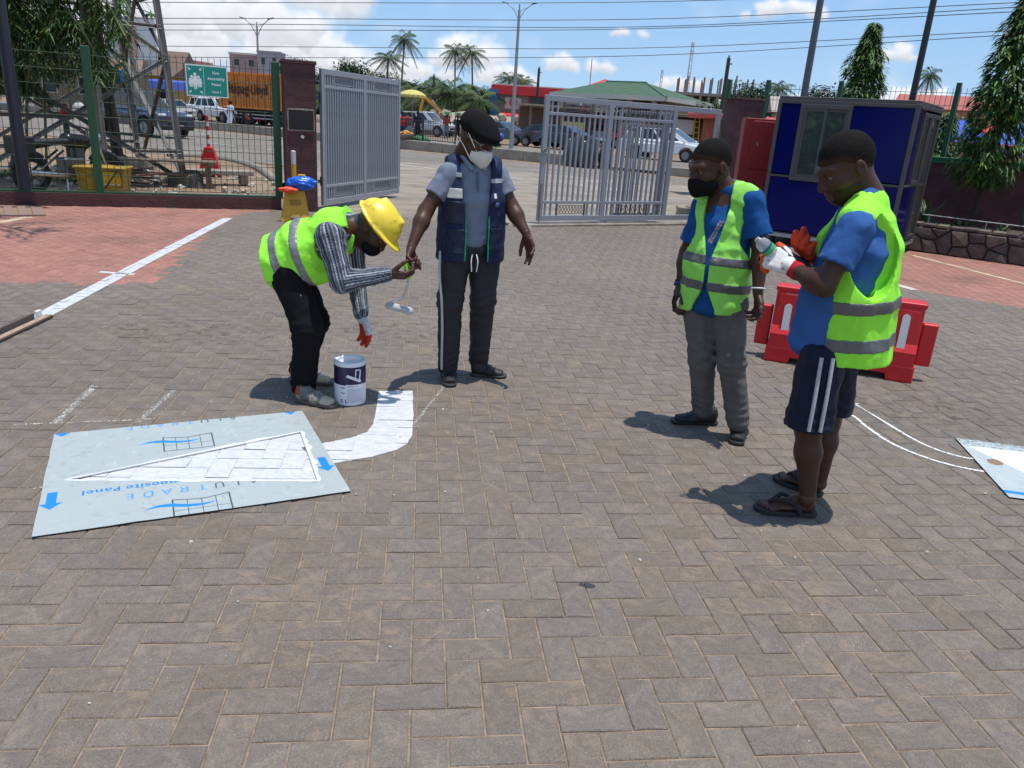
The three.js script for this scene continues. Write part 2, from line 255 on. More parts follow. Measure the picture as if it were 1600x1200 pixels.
// --- paint, laid paver by paver so that the joints stay open
const allPavers = [...pavers.grey, ...pavers.red];
function clipRect(poly, hx, hz) { let out = poly; for (const [ax, s, h] of [[0, 1, hx], [0, -1, hx], [1, 1, hz], [1, -1, hz]]) { const inp = out; out = []; for (let k = 0; k < inp.length; k++) { const p = inp[k], q = inp[(k + 1) % inp.length], dp = h - s * p[ax], dq = h - s * q[ax]; if (dp >= 0) out.push(p); if ((dp >= 0) !== (dq >= 0)) { const t = dp / (dp - dq); out.push([lerp(p[0], q[0], t), lerp(p[1], q[1], t)]); } } if (!out.length) return out; } return out; }
function rough(poly, amp, step, seed) { const out = []; poly.forEach((p, i) => { const q = poly[(i + 1) % poly.length], n = Math.max(1, Math.round(Math.hypot(q[0] - p[0], q[1] - p[1]) / step)); for (let k = 0; k < n; k++) { const t = k / n, x = lerp(p[0], q[0], t), z = lerp(p[1], q[1], t); out.push([x + amp * fbm(x * 14 + seed, z * 14, 1, 3) * 2, z + amp * fbm(x * 14, z * 14 + seed, 6, 3) * 2]); } }); return out; }
function paint(name, label, poly, material, parent = null, floor = true) {
  const geos = [];
  const xs = poly.map(p => p[0]), zs = poly.map(p => p[1]), x0 = Math.min(...xs) - 0.12, x1 = Math.max(...xs) + 0.12, z0 = Math.min(...zs) - 0.12, z1 = Math.max(...zs) + 0.12;
  for (const p of allPavers) {
    if (p.x < x0 || p.x > x1 || p.z < z0 || p.z > z1) continue;
    const c = Math.cos(p.a), s = Math.sin(p.a);
    const loc = poly.map(q => { const dx = q[0] - p.x, dz = q[1] - p.z; return [dx * c - dz * s, dx * s + dz * c]; });
    const cl = clipRect(loc, 0.0988, 0.0482); if (cl.length < 3) continue;
    const g = new THREE.ShapeGeometry(shapeOf(cl.map(q => [q[0], -q[1]]))); if (!g.attributes.position.count) continue;
    g.rotateX(-Math.PI / 2); const o = new THREE.Object3D(); o.position.set(p.x, Math.max(p.y, -0.0004) + 0.0015, p.z); o.rotation.set(p.tilt[0], p.a, p.tilt[1], 'YXZ'); o.updateMatrix(); geos.push(clean(g.applyMatrix4(o.matrix)));
  }
  if (floor) geos.push(clean(sheet(poly, -0.0004)));
  if (!geos.length) return null;
  const g = uvBox(mergeGeometries(geos));
  const m = part(name, g, material, parent || scene); if (!parent) { m.userData.kind = 'structure'; m.userData.label = label; }
  return m;
}
const freshPaint = M([0.63, 0.64, 0.66], 0.55, { map: gmap('fine', 3), bumpMap: gmap('bump', 6), bumpScale: 0.002 });
const creamPaint = M([0.6, 0.48, 0.33], 0.8, { map: gmap('coarse', 2) });
const strip = (a, b, w) => { const dx = b[0] - a[0], dz = b[2] - a[2], l = Math.hypot(dx, dz), nx = -dz / l * w / 2, nz = dx / l * w / 2; return [[a[0] + nx, a[2] + nz], [b[0] + nx, b[2] + nz], [b[0] - nx, b[2] - nz], [a[0] - nx, a[2] - nz]]; };
paint('parking_line', 'fresh white line beside the red paving', rough(strip([-3.241, 0, -3.852], [-4.146, 0, -10.897], 0.125), 0.004, 0.06, 3), freshPaint);
paint('parking_tick', 'short white tick off the long line', rough(strip([-3.843, 0, -6.92], [-3.519, 0, -6.909], 0.07), 0.004, 0.05, 5), freshPaint);
paint('cream_line', 'faded cream line at the far left', rough(strip([-6.348, 0, -8.477], [-6.292, 0, -9.839], 0.13), 0.004, 0.08, 5), creamPaint);
paint('cream_line', 'cream line on the red paving at right', rough(strip([5.933, 0, -11.779], [6.725, 0, -8.446], 0.085), 0.004, 0.08, 7), creamPaint);
paint('white_line', 'short worn white line by the barrier', rough(strip([4.214, 0, -9.802], [4.559, 0, -8.812], 0.12), 0.004, 0.08, 8), M([0.68, 0.62, 0.56], 0.8, { map: gmap('coarse', 2) }));
paint('arrow_tail', 'fresh white curved arrow tail', rough(flat([-0.778, 0, -4.24], [-0.584, 0, -4.278], [-0.523, 0, -3.882], [-0.492, 0, -3.617], [-0.498, 0, -3.509], [-0.539, 0, -3.423], [-0.644, 0, -3.323], [-0.853, 0, -3.19], [-0.993, 0, -3.372], [-0.916, 0, -3.431], [-0.782, 0, -3.534], [-0.722, 0, -3.62], [-0.714, 0, -3.735], [-0.736, 0, -3.94]), 0.004, 0.04, 9), freshPaint);
paint('arrow_head', 'fresh white arrow head in the stencil', rough(flat([-1.848, 0, -2.865], [-1.043, 0, -3.573], [-0.791, 0, -2.991]), 0.003, 0.05, 4), freshPaint);
// thin sprayed outlines and chalk, worn through
const wornAlpha = tex(256, (u, v) => { const n = tn(u, v, 20, 71, 4) + 0.4 * tn(u, v, 80, 5, 2) > -0.22 ? 1 : 0; return [n, n, n]; }, 3, false);
const chalkAlpha = tex(256, (u, v) => { const n = tn(u, v, 24, 81, 4) + 0.5 * tn(u, v, 90, 5, 2) > 0.06 ? 1 : 0; return [n, n, n]; }, 4, false);
const sprayed = M([0.74, 0.74, 0.73], 0.8, { alphaMap: wornAlpha, transparent: true }), chalk = M([0.48, 0.46, 0.43], 0.9, { alphaMap: chalkAlpha, transparent: true });
function ribbon(pts, w) { const c = new THREE.CatmullRomCurve3(pts.map(p => V3(p))), n = 30, l = [], r = []; for (let i = 0; i <= n; i++) { const p = c.getPoint(i / n), t = c.getTangent(i / n), ww = w * (0.8 + 0.5 * Math.abs(N3(i * 0.7, w * 90, 2))); l.push([p.x - t.z * ww / 2, p.z + t.x * ww / 2]); r.push([p.x + t.z * ww / 2, p.z - t.x * ww / 2]); } return [...l, ...r.reverse()]; }
paint('sprayed_outline', 'thin white arrow outline nearest the camera', ribbon([[2.005, 0, -4.589], [2.058, 0, -4.375], [2.076, 0, -4.124], [2.123, 0, -3.92], [2.224, 0, -3.767], [2.344, 0, -3.674], [2.47, 0, -3.632]], 0.02), sprayed);
paint('sprayed_outline', 'thin white arrow outline behind the other', ribbon([[2.161, 0, -4.595], [2.206, 0, -4.359], [2.264, 0, -4.071], [2.31, 0, -3.942], [2.396, 0, -3.836], [2.507, 0, -3.788]], 0.017), sprayed);
paint('sprayed_outline', 'thin white end of the arrow outline', ribbon([[2.035, 0, -4.583], [2.109, 0, -4.585], [2.191, 0, -4.589]], 0.012), sprayed, null, false);
for (const [a, b, w] of [[[-2.331, 0, -4.016], [-2.235, 0, -3.482], 0.04], [[-1.893, 0, -4.05], [-1.863, 0, -3.539], 0.03], [[-2.409, 0, -3.417], [-1.791, 0, -3.605], 0.018], [[-0.41, 0, -4.395], [-0.501, 0, -3.774], 0.018], [[-1.931, 0, -2.799], [-1.836, 0, -2.854], 0.02]]) paint('chalk_mark', 'pale chalk scuff on the pavers', ribbon([a, V3(a).lerp(V3(b), 0.5).toArray(), b], w), chalk, null, false);
{ const dust = M([0.34, 0.26, 0.19], 0.95, { alphaMap: tex(256, (u, v) => { const n = smooth(-0.05, 0.4, tn(u, v, 10, 31, 5) + 0.3 * tn(u, v, 70, 3, 2)) * 0.5; return [n, n, n]; }, 1.6, false), transparent: true }), oil = M([0.05, 0.045, 0.04], 0.7, { alphaMap: tex(256, (u, v) => { const n = smooth(0.0, 0.5, tn(u, v, 8, 47, 5)) * 0.45; return [n, n, n]; }, 1.8, false), transparent: true });
  [[[-2.529, 0, -6.493], 0.5, 0.16, dust], [[-0.335, 0, -3.56], 0.14, 0.3, dust], [[1.825, 0, -7.149], 0.8, 0.3, dust], [[-1.368, 0, -6.465], 0.6, 0.3, dust], [[1.41, 0, -9.002], 1.2, 0.4, dust], [[0.954, 0, -2.503], 0.35, 0.3, dust], [[-0.539, 0, -2.138], 0.4, 0.3, dust], [[1.139, 0, -1.963], 0.2, 0.15, dust], [[0.303, 0, -4.134], 0.6, 0.35, dust], [[-2.268, 0, -5.176], 0.6, 0.3, oil], [[2.617, 0, -4.566], 0.5, 0.3, oil], [[-0.791, 0, -5.552], 0.5, 0.3, oil]].forEach(([c, a, b, m], i) => paint('dust_patch', 'patch of trodden dust on the pavers', rough(Array.from({ length: 16 }, (_, k) => [c[0] + Math.cos(k * 0.3927) * a, c[2] + Math.sin(k * 0.3927) * b]), 0.05, 0.06, i), m, null, false)); }
{ const st = M([0.035, 0.035, 0.04], 0.8); const g = [0.317, 0, -2.366]; paint('stain', 'dark spill on a paver', rough(Array.from({ length: 14 }, (_, i) => [g[0] + Math.cos(i * 0.449) * 0.03, g[2] + Math.sin(i * 0.449) * 0.017]), 0.008, 0.02, 2), st, null, false); }

// ---------------------------------------------------------------- people: distance fields meshed with surface nets
function capsule(a, b, ra, rb = ra) { const ax = a[0], ay = a[1], az = a[2], bx = b[0] - ax, by = b[1] - ay, bz = b[2] - az, l2 = bx * bx + by * by + bz * bz || 1e-9; return (x, y, z) => { const px = x - ax, py = y - ay, pz = z - az; let t = (px * bx + py * by + pz * bz) / l2; t = t < 0 ? 0 : t > 1 ? 1 : t; const dx = px - bx * t, dy = py - by * t, dz = pz - bz * t; return Math.sqrt(dx * dx + dy * dy + dz * dz) - ra - (rb - ra) * t; }; }
// a limb with an oval section: half-width rw along the direction w, half-depth rd across it
function oval(a, b, w, rwA, rdA, rwB, rdB, cap = 0.5) {
  const A = V3(a), B = V3(b), ax = B.clone().sub(A), L = ax.length(); ax.normalize(); const W = V3(w).addScaledVector(ax, -V3(w).dot(ax)).normalize(), Dp = ax.clone().cross(W);
  return (x, y, z) => { const px = x - A.x, py = y - A.y, pz = z - A.z; let h = px * ax.x + py * ax.y + pz * ax.z; const t = h < 0 ? 0 : h > L ? 1 : h / L, e = h < 0 ? h : h > L ? h - L : 0; const ow = px * W.x + py * W.y + pz * W.z, od = px * Dp.x + py * Dp.y + pz * Dp.z; const rw = rwA + (rwB - rwA) * t, rd = rdA + (rdB - rdA) * t, re = Math.min(rw, rd) * cap; const qa = ow / rw, qb = od / rd, qc = e / re, k = Math.sqrt(qa * qa + qb * qb + qc * qc) + 1e-9, ga = qa / rw, gb = qb / rd, gc = qc / re, gg = Math.sqrt(ga * ga + gb * gb + gc * gc) + 1e-9; return k < 0.05 ? -Math.min(rw, rd) : k * (k - 1) / gg; };
}
function ball(c, X, Y, Z, rx, ry, rz) { return (x, y, z) => { const px = x - c[0], py = y - c[1], pz = z - c[2], a = (px * X[0] + py * X[1] + pz * X[2]) / rx, b = (px * Y[0] + py * Y[1] + pz * Y[2]) / ry, d = (px * Z[0] + py * Z[1] + pz * Z[2]) / rz, k = Math.sqrt(a * a + b * b + d * d) + 1e-9, ga = a / rx, gb = b / ry, gc = d / rz; return k < 0.05 ? -Math.min(rx, ry, rz) : k * (k - 1) / (Math.sqrt(ga * ga + gb * gb + gc * gc) + 1e-9); }; }
const smin = (a, b, k) => { const h = Math.max(k - Math.abs(a - b), 0) / k; return Math.min(a, b) - h * h * k * 0.25; };
const union = (list, k) => (x, y, z) => { let d = 1e9; for (let i = 0; i < list.length; i++) { const e = list[i](x, y, z); d = d > 1e8 ? e : smin(d, e, k); } return d; };
function bounds(pts, pad) { const lo = [1e9, 1e9, 1e9], hi = [-1e9, -1e9, -1e9]; for (const p of pts) for (let i = 0; i < 3; i++) { lo[i] = Math.min(lo[i], p[i] - pad); hi[i] = Math.max(hi[i], p[i] + pad); } return [lo, hi]; }
function meshField(f, [lo, hi], cell, colour) {
  const B = 4, nx = Math.ceil((hi[0] - lo[0]) / cell / B) * B + 1, ny = Math.ceil((hi[1] - lo[1]) / cell / B) * B + 1, nz = Math.ceil((hi[2] - lo[2]) / cell / B) * B + 1;
  const val = new Float32Array(nx * ny * nz).fill(1), id = (i, j, k) => (k * ny + j) * nx + i, rad = B * cell * 0.87 * 1.15 + 0.014;
  for (let k = 0; k < nz; k += B) for (let j = 0; j < ny; j += B) for (let i = 0; i < nx; i += B) {
    const c = f(lo[0] + (i + B / 2) * cell, lo[1] + (j + B / 2) * cell, lo[2] + (k + B / 2) * cell);
    const far = Math.abs(c) > rad;
    for (let kk = k; kk < Math.min(nz, k + B); kk++) for (let jj = j; jj < Math.min(ny, j + B); jj++) for (let ii = i; ii < Math.min(nx, i + B); ii++) val[id(ii, jj, kk)] = far ? c : f(lo[0] + ii * cell, lo[1] + jj * cell, lo[2] + kk * cell);
  }
  const pos = [], idx = [], vid = new Int32Array(nx * ny * nz).fill(-1);
  const edges = [[0, 1], [2, 3], [4, 5], [6, 7], [0, 2], [1, 3], [4, 6], [5, 7], [0, 4], [1, 5], [2, 6], [3, 7]], c8 = new Float32Array(8);
  for (let k = 0; k < nz - 1; k++) for (let j = 0; j < ny - 1; j++) for (let i = 0; i < nx - 1; i++) {
    let m = 0; for (let c = 0; c < 8; c++) { const v = val[id(i + (c & 1), j + (c >> 1 & 1), k + (c >> 2))]; c8[c] = v; if (v < 0) m |= 1 << c; }
    if (m === 0 || m === 255) continue;
    let sx = 0, sy = 0, sz = 0, n = 0;
    for (const [a, b] of edges) { if ((m >> a & 1) === (m >> b & 1)) continue; const t = c8[a] / (c8[a] - c8[b]); sx += lerp(a & 1, b & 1, t); sy += lerp(a >> 1 & 1, b >> 1 & 1, t); sz += lerp(a >> 2, b >> 2, t); n++; }
    vid[id(i, j, k)] = pos.length / 3; pos.push(lo[0] + (i + sx / n) * cell, lo[1] + (j + sy / n) * cell, lo[2] + (k + sz / n) * cell);
  }
  const quad = (a, b, c, d, flip) => { if (a < 0 || b < 0 || c < 0 || d < 0) return; if (flip) idx.push(a, c, b, a, d, c); else idx.push(a, b, c, a, c, d); };
  for (let k = 1; k < nz - 1; k++) for (let j = 1; j < ny - 1; j++) for (let i = 1; i < nx - 1; i++) {
    const v = val[id(i, j, k)] < 0;
    if (v !== val[id(i + 1, j, k)] < 0) quad(vid[id(i, j - 1, k - 1)], vid[id(i, j, k - 1)], vid[id(i, j, k)], vid[id(i, j - 1, k)], !v);
    if (v !== val[id(i, j + 1, k)] < 0) quad(vid[id(i - 1, j, k - 1)], vid[id(i - 1, j, k)], vid[id(i, j, k)], vid[id(i, j, k - 1)], !v);
    if (v !== val[id(i, j, k + 1)] < 0) quad(vid[id(i - 1, j - 1, k)], vid[id(i, j - 1, k)], vid[id(i, j, k)], vid[id(i - 1, j, k)], !v);
  }
  const g = new THREE.BufferGeometry(); g.setAttribute('position', new THREE.Float32BufferAttribute(pos, 3)); g.setIndex(idx); g.computeVertexNormals();
  g.setAttribute('uv', new THREE.Float32BufferAttribute(new Float32Array(pos.length / 3 * 2), 2));
  const col = new Float32Array(pos.length); const c = [1, 1, 1];
  for (let i = 0; i < pos.length; i += 3) { const q = colour ? colour(pos[i], pos[i + 1], pos[i + 2]) : c; col[i] = q[0]; col[i + 1] = q[1]; col[i + 2] = q[2]; }
  g.setAttribute('color', new THREE.BufferAttribute(col, 3)); return g;
}
const mergeIdx = list => mergeGeometries(list);
const vec = { add: (a, b, s = 1) => [a[0] + b[0] * s, a[1] + b[1] * s, a[2] + b[2] * s], sub: (a, b) => [a[0] - b[0], a[1] - b[1], a[2] - b[2]], dot: (a, b) => a[0] * b[0] + a[1] * b[1] + a[2] * b[2], cross: (a, b) => [a[1] * b[2] - a[2] * b[1], a[2] * b[0] - a[0] * b[2], a[0] * b[1] - a[1] * b[0]], norm: a => { const l = Math.hypot(...a) || 1; return [a[0] / l, a[1] / l, a[2] / l]; }, mix: (a, b, t) => [lerp(a[0], b[0], t), lerp(a[1], b[1], t), lerp(a[2], b[2], t)] };
function rotAbout(v, k, a) { const c = Math.cos(a), s = Math.sin(a), cr = vec.cross(k, v), d = vec.dot(k, v) * (1 - c); return [v[0] * c + cr[0] * s + k[0] * d, v[1] * c + cr[1] * s + k[1] * d, v[2] * c + cr[2] * s + k[2] * d]; }
// hand: wrist, direction of the knuckles, direction the palm faces, +1 when the thumb lies along palm x dir
function handBones(wr, dir, palm, thumbSign, curl, thumbIn = 0.5, S = 1) {
  dir = vec.norm(dir); palm = vec.norm(vec.add(palm, dir, -vec.dot(palm, dir))); const side = vec.cross(palm, dir).map(v => v * thumbSign);   // towards the thumb
  const P = (a, b, c) => vec.add(vec.add(vec.add(wr, dir, a * S), side, b * S), palm, c * S), out = [], pts = [wr];
  out.push(capsule(wr, P(0.03, 0, 0), 0.026 * S, 0.024 * S), oval(P(0.025, 0.002, 0), P(0.082, 0.002, 0.002), side, 0.03 * S, 0.017 * S, 0.04 * S, 0.0135 * S));
  const base = [[0.088, 0.029], [0.093, 0.009], [0.09, -0.011], [0.081, -0.029]], L = [[0.041, 0.025, 0.02], [0.045, 0.028, 0.021], [0.042, 0.026, 0.02], [0.033, 0.02, 0.018]], ax = vec.cross(dir, palm);
  const fing = [];
  for (let f = 0; f < 4; f++) { let p = P(base[f][0], base[f][1], 0.001), d = rotAbout(dir, palm, (base[f][1] > 0 ? 1 : -1) * 0); d = vec.norm(vec.add(dir, side, base[f][1] * 3)); const cs = curl[f] || curl[0]; out.push(capsule(P(0.05, base[f][1] * 0.8, 0), p, 0.0125 * S, 0.0105 * S)); for (let s = 0; s < 3; s++) { d = rotAbout(d, ax, cs[s]); const q = vec.add(p, d, L[f][s] * S); out.push(capsule(p, q, (0.0098 - s * 0.0008) * S, (0.0092 - s * 0.0009) * S)); p = q; } pts.push(p); fing.push(p); }
  let p = P(0.028, 0.026, 0.006), d = vec.norm(vec.add(vec.add(vec.add([0, 0, 0], dir, 0.75), side, 0.7), palm, thumbIn)); const t1 = vec.add(p, d, 0.04 * S); out.push(capsule(P(0.02, 0.012, 0.006), t1, 0.016 * S, 0.0115 * S)); const d2 = vec.norm(vec.add(vec.add(d, dir, 0.5), palm, thumbIn * 0.6)), t2 = vec.add(t1, d2, 0.03 * S), t3 = vec.add(t2, vec.norm(vec.add(d2, dir, 0.3)), 0.024 * S); out.push(capsule(t1, t2, 0.0108 * S, 0.01 * S), capsule(t2, t3, 0.01 * S, 0.0082 * S)); pts.push(t3);
  return { f: union(out, 0.006), pts, fing };
}
const soft = [0.25, 0.35, 0.25], grip = [0.9, 1.25, 0.7], half = [0.55, 0.75, 0.5];
// head in its own frame: x to the person's left, y up, z forward
function headField(c, fwd, up, s = 1, o = {}) {
  fwd = vec.norm(fwd); up = vec.norm(vec.add(up, fwd, -vec.dot(up, fwd))); const X = vec.cross(up, fwd);
  const loc = (x, y, z) => { const p = [(x - c[0]) / s, (y - c[1]) / s, (z - c[2]) / s]; return [vec.dot(p, X), vec.dot(p, up), vec.dot(p, fwd)]; };
  const wld = (x, y, z) => vec.add(vec.add(vec.add(c, X, x * s), up, y * s), fwd, z * s);
  const I = [1, 0, 0], J = [0, 1, 0], K = [0, 0, 1], b = (x, y, z, rx, ry, rz) => ball([x, y, z], I, J, K, rx, ry, rz);
  const skull = [b(0, 0.035, -0.014, 0.076, 0.087, 0.094), b(0, -0.03, 0.028, 0.06, 0.078, 0.064), b(0, -0.078, 0.044, 0.036, 0.03, 0.038)];
  const cheek = [b(0.036, -0.018, 0.058, 0.026, 0.024, 0.026), b(-0.036, -0.018, 0.058, 0.026, 0.024, 0.026)], brow = [capsule([-0.04, 0.03, 0.07], [-0.008, 0.027, 0.084], 0.012, 0.011), capsule([0.04, 0.03, 0.07], [0.008, 0.027, 0.084], 0.012, 0.011)];
  const nose = [capsule([0, 0.018, 0.088], [0, -0.022, 0.105], 0.0085, 0.0135), b(0.0125, -0.028, 0.094, 0.0095, 0.0085, 0.012), b(-0.0125, -0.028, 0.094, 0.0095, 0.0085, 0.012)];
  const lip = [capsule([-0.02, -0.054, 0.083], [0.02, -0.054, 0.083], 0.0085), capsule([-0.017, -0.067, 0.08], [0.017, -0.067, 0.08], 0.0095)], lipM = capsule([-0.021, -0.0605, 0.094], [0.021, -0.0605, 0.094], 0.003);
  const ear = [b(0.077, 0, -0.01, 0.011, 0.031, 0.019), b(-0.077, 0, -0.01, 0.011, 0.031, 0.019)], earH = [b(0.088, 0.002, -0.006, 0.006, 0.019, 0.01), b(-0.088, 0.002, -0.006, 0.006, 0.019, 0.01)];
  const sock = [b(0.031, 0.012, 0.092, 0.017, 0.0125, 0.014), b(-0.031, 0.012, 0.092, 0.017, 0.0125, 0.014)], eye = [b(0.031, 0.011, 0.0745, 0.0125, 0.0105, 0.0125), b(-0.031, 0.011, 0.0745, 0.0125, 0.0105, 0.0125)], lid = [b(0.031, 0.017, 0.076, 0.0155, 0.0085, 0.0125), b(-0.031, 0.017, 0.076, 0.0155, 0.0085, 0.0125)];
  const neck = capsule([0, -0.05, -0.03], [0, -0.16, -0.045], 0.053, 0.058), base = union([...skull], 0.035), add = union([...cheek, ...brow], 0.02);
  const field = (x, y, z) => { const [a, q, r] = loc(x, y, z); let d = smin(base(a, q, r), add(a, q, r), 0.022); if (!o.noNeck) d = smin(d, neck(a, q, r), 0.03); for (const e of sock) d = -smin(-d, e(a, q, r), 0.012); for (const e of nose) d = smin(d, e(a, q, r), 0.012); for (const e of lip) d = smin(d, e(a, q, r), 0.007); d = -smin(-d, lipM(a, q, r), 0.005); for (const e of ear) d = smin(d, e(a, q, r), 0.006); for (const e of earH) d = -smin(-d, e(a, q, r), 0.006); for (const e of eye) d = Math.min(d, e(a, q, r)); for (const e of lid) d = smin(d, e(a, q, r), 0.004); return d * s; };
  const colour = skin => (x, y, z) => { const [a, q, r] = loc(x, y, z); for (const e of eye) if (e(a, q, r) < 0.0012 && q < 0.0155 && q > 0.002) { const px = Math.abs(a) - 0.031, py = q - 0.0095; return px * px + py * py < 0.000026 ? [0.012, 0.008, 0.006] : [0.2, 0.16, 0.13]; } const n = 1 + 0.16 * fbm(x * 40, y * 40, z * 40, 3); if (r > 0.072 && q < -0.046 && q > -0.077 && Math.abs(a) < 0.025) return [skin[0] * 1.25 * n, skin[1] * 1.05 * n, skin[2] * 1.1 * n]; if (o.beard && q < -0.04 && r > -0.01 && a * a < 0.006) { const m = 0.45; return [skin[0] * m, skin[1] * m, skin[2] * m]; } return skin.map(v => v * n); };
  return { field, loc, wld, X, up, fwd, colour, cran: (x, y, z) => { const [a, q, r] = loc(x, y, z); return base(a, q, r) * s; } };
}
const skinMat = new THREE.MeshPhysicalMaterial({ vertexColors: true, roughness: 0.46, specularIntensity: 0.55 });
const clothMat = new THREE.MeshPhysicalMaterial({ vertexColors: true, roughness: 0.92, specularIntensity: 0.25 });
const satinMat = new THREE.MeshPhysicalMaterial({ vertexColors: true, roughness: 0.62, specularIntensity: 0.45 }), leatherMat = new THREE.MeshStandardMaterial({ vertexColors: true, roughness: 0.6 });
const hivisMat = new THREE.MeshPhysicalMaterial({ vertexColors: true, roughness: 0.75, specularIntensity: 0.5 });
const bandMat = new THREE.MeshStandardMaterial({ vertexColors: true, roughness: 0.42, metalness: 0.25 });
// soft folds: ridges that run along dir g with wavelength w
const folds = (amp, w, seed, stretch = [1, 1, 1]) => (x, y, z) => { const a = N3(x / w * stretch[0] + seed, y / w * stretch[1], z / w * stretch[2]), b = N3(x / w * 2.1 * stretch[0], y / w * 2.1 * stretch[1] + seed, z / w * 2.1 * stretch[2]); const c = N3(x / w * 3.7, y / w * 3.1 * stretch[1] + seed, z / w * 3.7); return amp * ((1 - 2 * Math.abs(a)) * 0.9 + b * 0.6 + (0.5 - Math.abs(c)) * 0.45 - 0.6); };
function garment(name, f, bb, cell, colour, mat, parent, label) { const g = meshField(f, bb, cell, typeof colour === 'function' ? colour : () => colour); return part(name, g, mat, parent, label); }
function shoe(parent, heel, toe, up, o) {   // heel and toe on the ground
  const d = vec.norm(vec.sub(toe, heel)), s = vec.cross(up, d), L = Math.hypot(...vec.sub(toe, heel)), W = o.w || 0.046, at2 = (a, h, b = 0) => vec.add(vec.add(vec.add(heel, d, a * L), up, h), s, b);
  const upper = union([oval(at2(0.13, 0.045), at2(0.5, 0.04), s, W * 0.74, 0.04, W * 0.92, 0.034), oval(at2(0.5, 0.034), at2(0.86, 0.026), s, W * 0.95, 0.03, W * 0.78, 0.022), capsule(at2(0.17, 0.06), at2(0.2, 0.08), 0.036, 0.038)], 0.03);
  const sole = oval(at2(0.12, 0.012), at2(0.87, 0.012), s, W * 0.86, 0.03, W * 0.9, 0.03, 1.1);
  const bb = bounds([heel, toe, at2(0.2, 0.12)], 0.07), flr = (f, lo, hi) => (x, y, z) => Math.max(f(x, y, z), lo - y, y - hi);
  const u = part('shoe', meshField(flr(upper, 0.012, 0.098), bb, 0.005, (x, y, z) => o.colour(vec.dot(vec.sub([x, y, z], heel), d) / L, y, vec.dot(vec.sub([x, y, z], heel), s))), leatherMat, parent);
  part('sole', meshField(flr(sole, 0.002, 0.02), bb, 0.005, () => o.sole), leatherMat, u);
  if (o.lace) { const ls = []; for (let i = 0; i < 4; i++) ls.push(rod(at2(0.38 + i * 0.09, 0.079 - i * 0.007, -0.02), at2(0.4 + i * 0.09, 0.079 - i * 0.007, 0.02), 0.0035, 6)); stuff('laces', ls, o.lace, u); }
  return u;
}

function rebase(g, [x, y, z]) { g.position.set(x, y, z); const seen = new Set(); g.traverse(o => { if (o.isMesh && !seen.has(o.geometry)) { seen.add(o.geometry); o.geometry.translate(-x, -y, -z); } }); return g; }
const skinDark = [0.066, 0.031, 0.02];
const vary = (c, amp = 0.12, f = 30) => (x, y, z) => { const n = 1 + amp * 2 * fbm(x * f, y * f, z * f, 3); return [c[0] * n, c[1] * n, c[2] * n]; };
const fullHeight = j => bounds([j.head, j.shL, j.shR, j.elL, j.elR, j.wrL, j.wrR, j.kneeL, j.kneeR, j.ankL, j.ankR], 0.17);
function bodyOf(j, side, s, hands, head, parent, skin = skinDark, bare = 1, handSkin) {
  const f = union([
    oval(j.pelvis, j.waist, side, 0.135 * s, 0.095 * s, 0.125 * s, 0.09 * s), oval(j.waist, j.chest, side, 0.125 * s, 0.09 * s, 0.15 * s, 0.1 * s), oval(j.chest, vec.mix(j.chest, j.neck, 0.75), side, 0.15 * s, 0.1 * s, 0.12 * s, 0.075 * s),
    capsule(j.neck, vec.mix(j.neck, j.head, 0.5), 0.056 * s, 0.052 * s), capsule(j.neck, j.shL, 0.05 * s, 0.052 * s), capsule(j.neck, j.shR, 0.05 * s, 0.052 * s),
    ...['L', 'R'].flatMap(k => { const el = j['el' + k], m = vec.mix(el, j['wr' + k], 0.3); return [capsule(j['sh' + k], el, 0.053 * s, 0.041 * s), capsule(el, m, 0.041 * s, 0.043 * s), capsule(m, j['wr' + k], 0.043 * s, 0.027 * s), capsule(j['hip' + k], j['knee' + k], 0.08 * s, 0.053 * s), capsule(j['knee' + k], vec.mix(j['knee' + k], j['ank' + k], 0.35), 0.051 * s, 0.054 * s), capsule(vec.mix(j['knee' + k], j['ank' + k], 0.35), j['ank' + k], 0.054 * s, 0.033 * s)]; }),
  ], 0.03);
  const list = [meshField(f, fullHeight(j), 0.0095, vary(skin, 0.1, 9))];
  for (const [h, c] of hands) list.push(meshField(h.f, bounds(h.pts, 0.032), 0.0032, typeof c === 'function' ? c : vary(c || skin, 0.12, 25)));
  list.push(meshField(head.field, bounds([j.head], 0.24), 0.0036, head.colour(skin)));
  return part('body', mergeIdx(list), skinMat, parent);
}
const skinHand = h => (x, y, z) => { const n = 1 + 0.3 * fbm(x * 25, y * 25, z * 25, 3); return [skinDark[0] * n * 1.05, skinDark[1] * n * 1.05, skinDark[2] * n * 1.05]; };
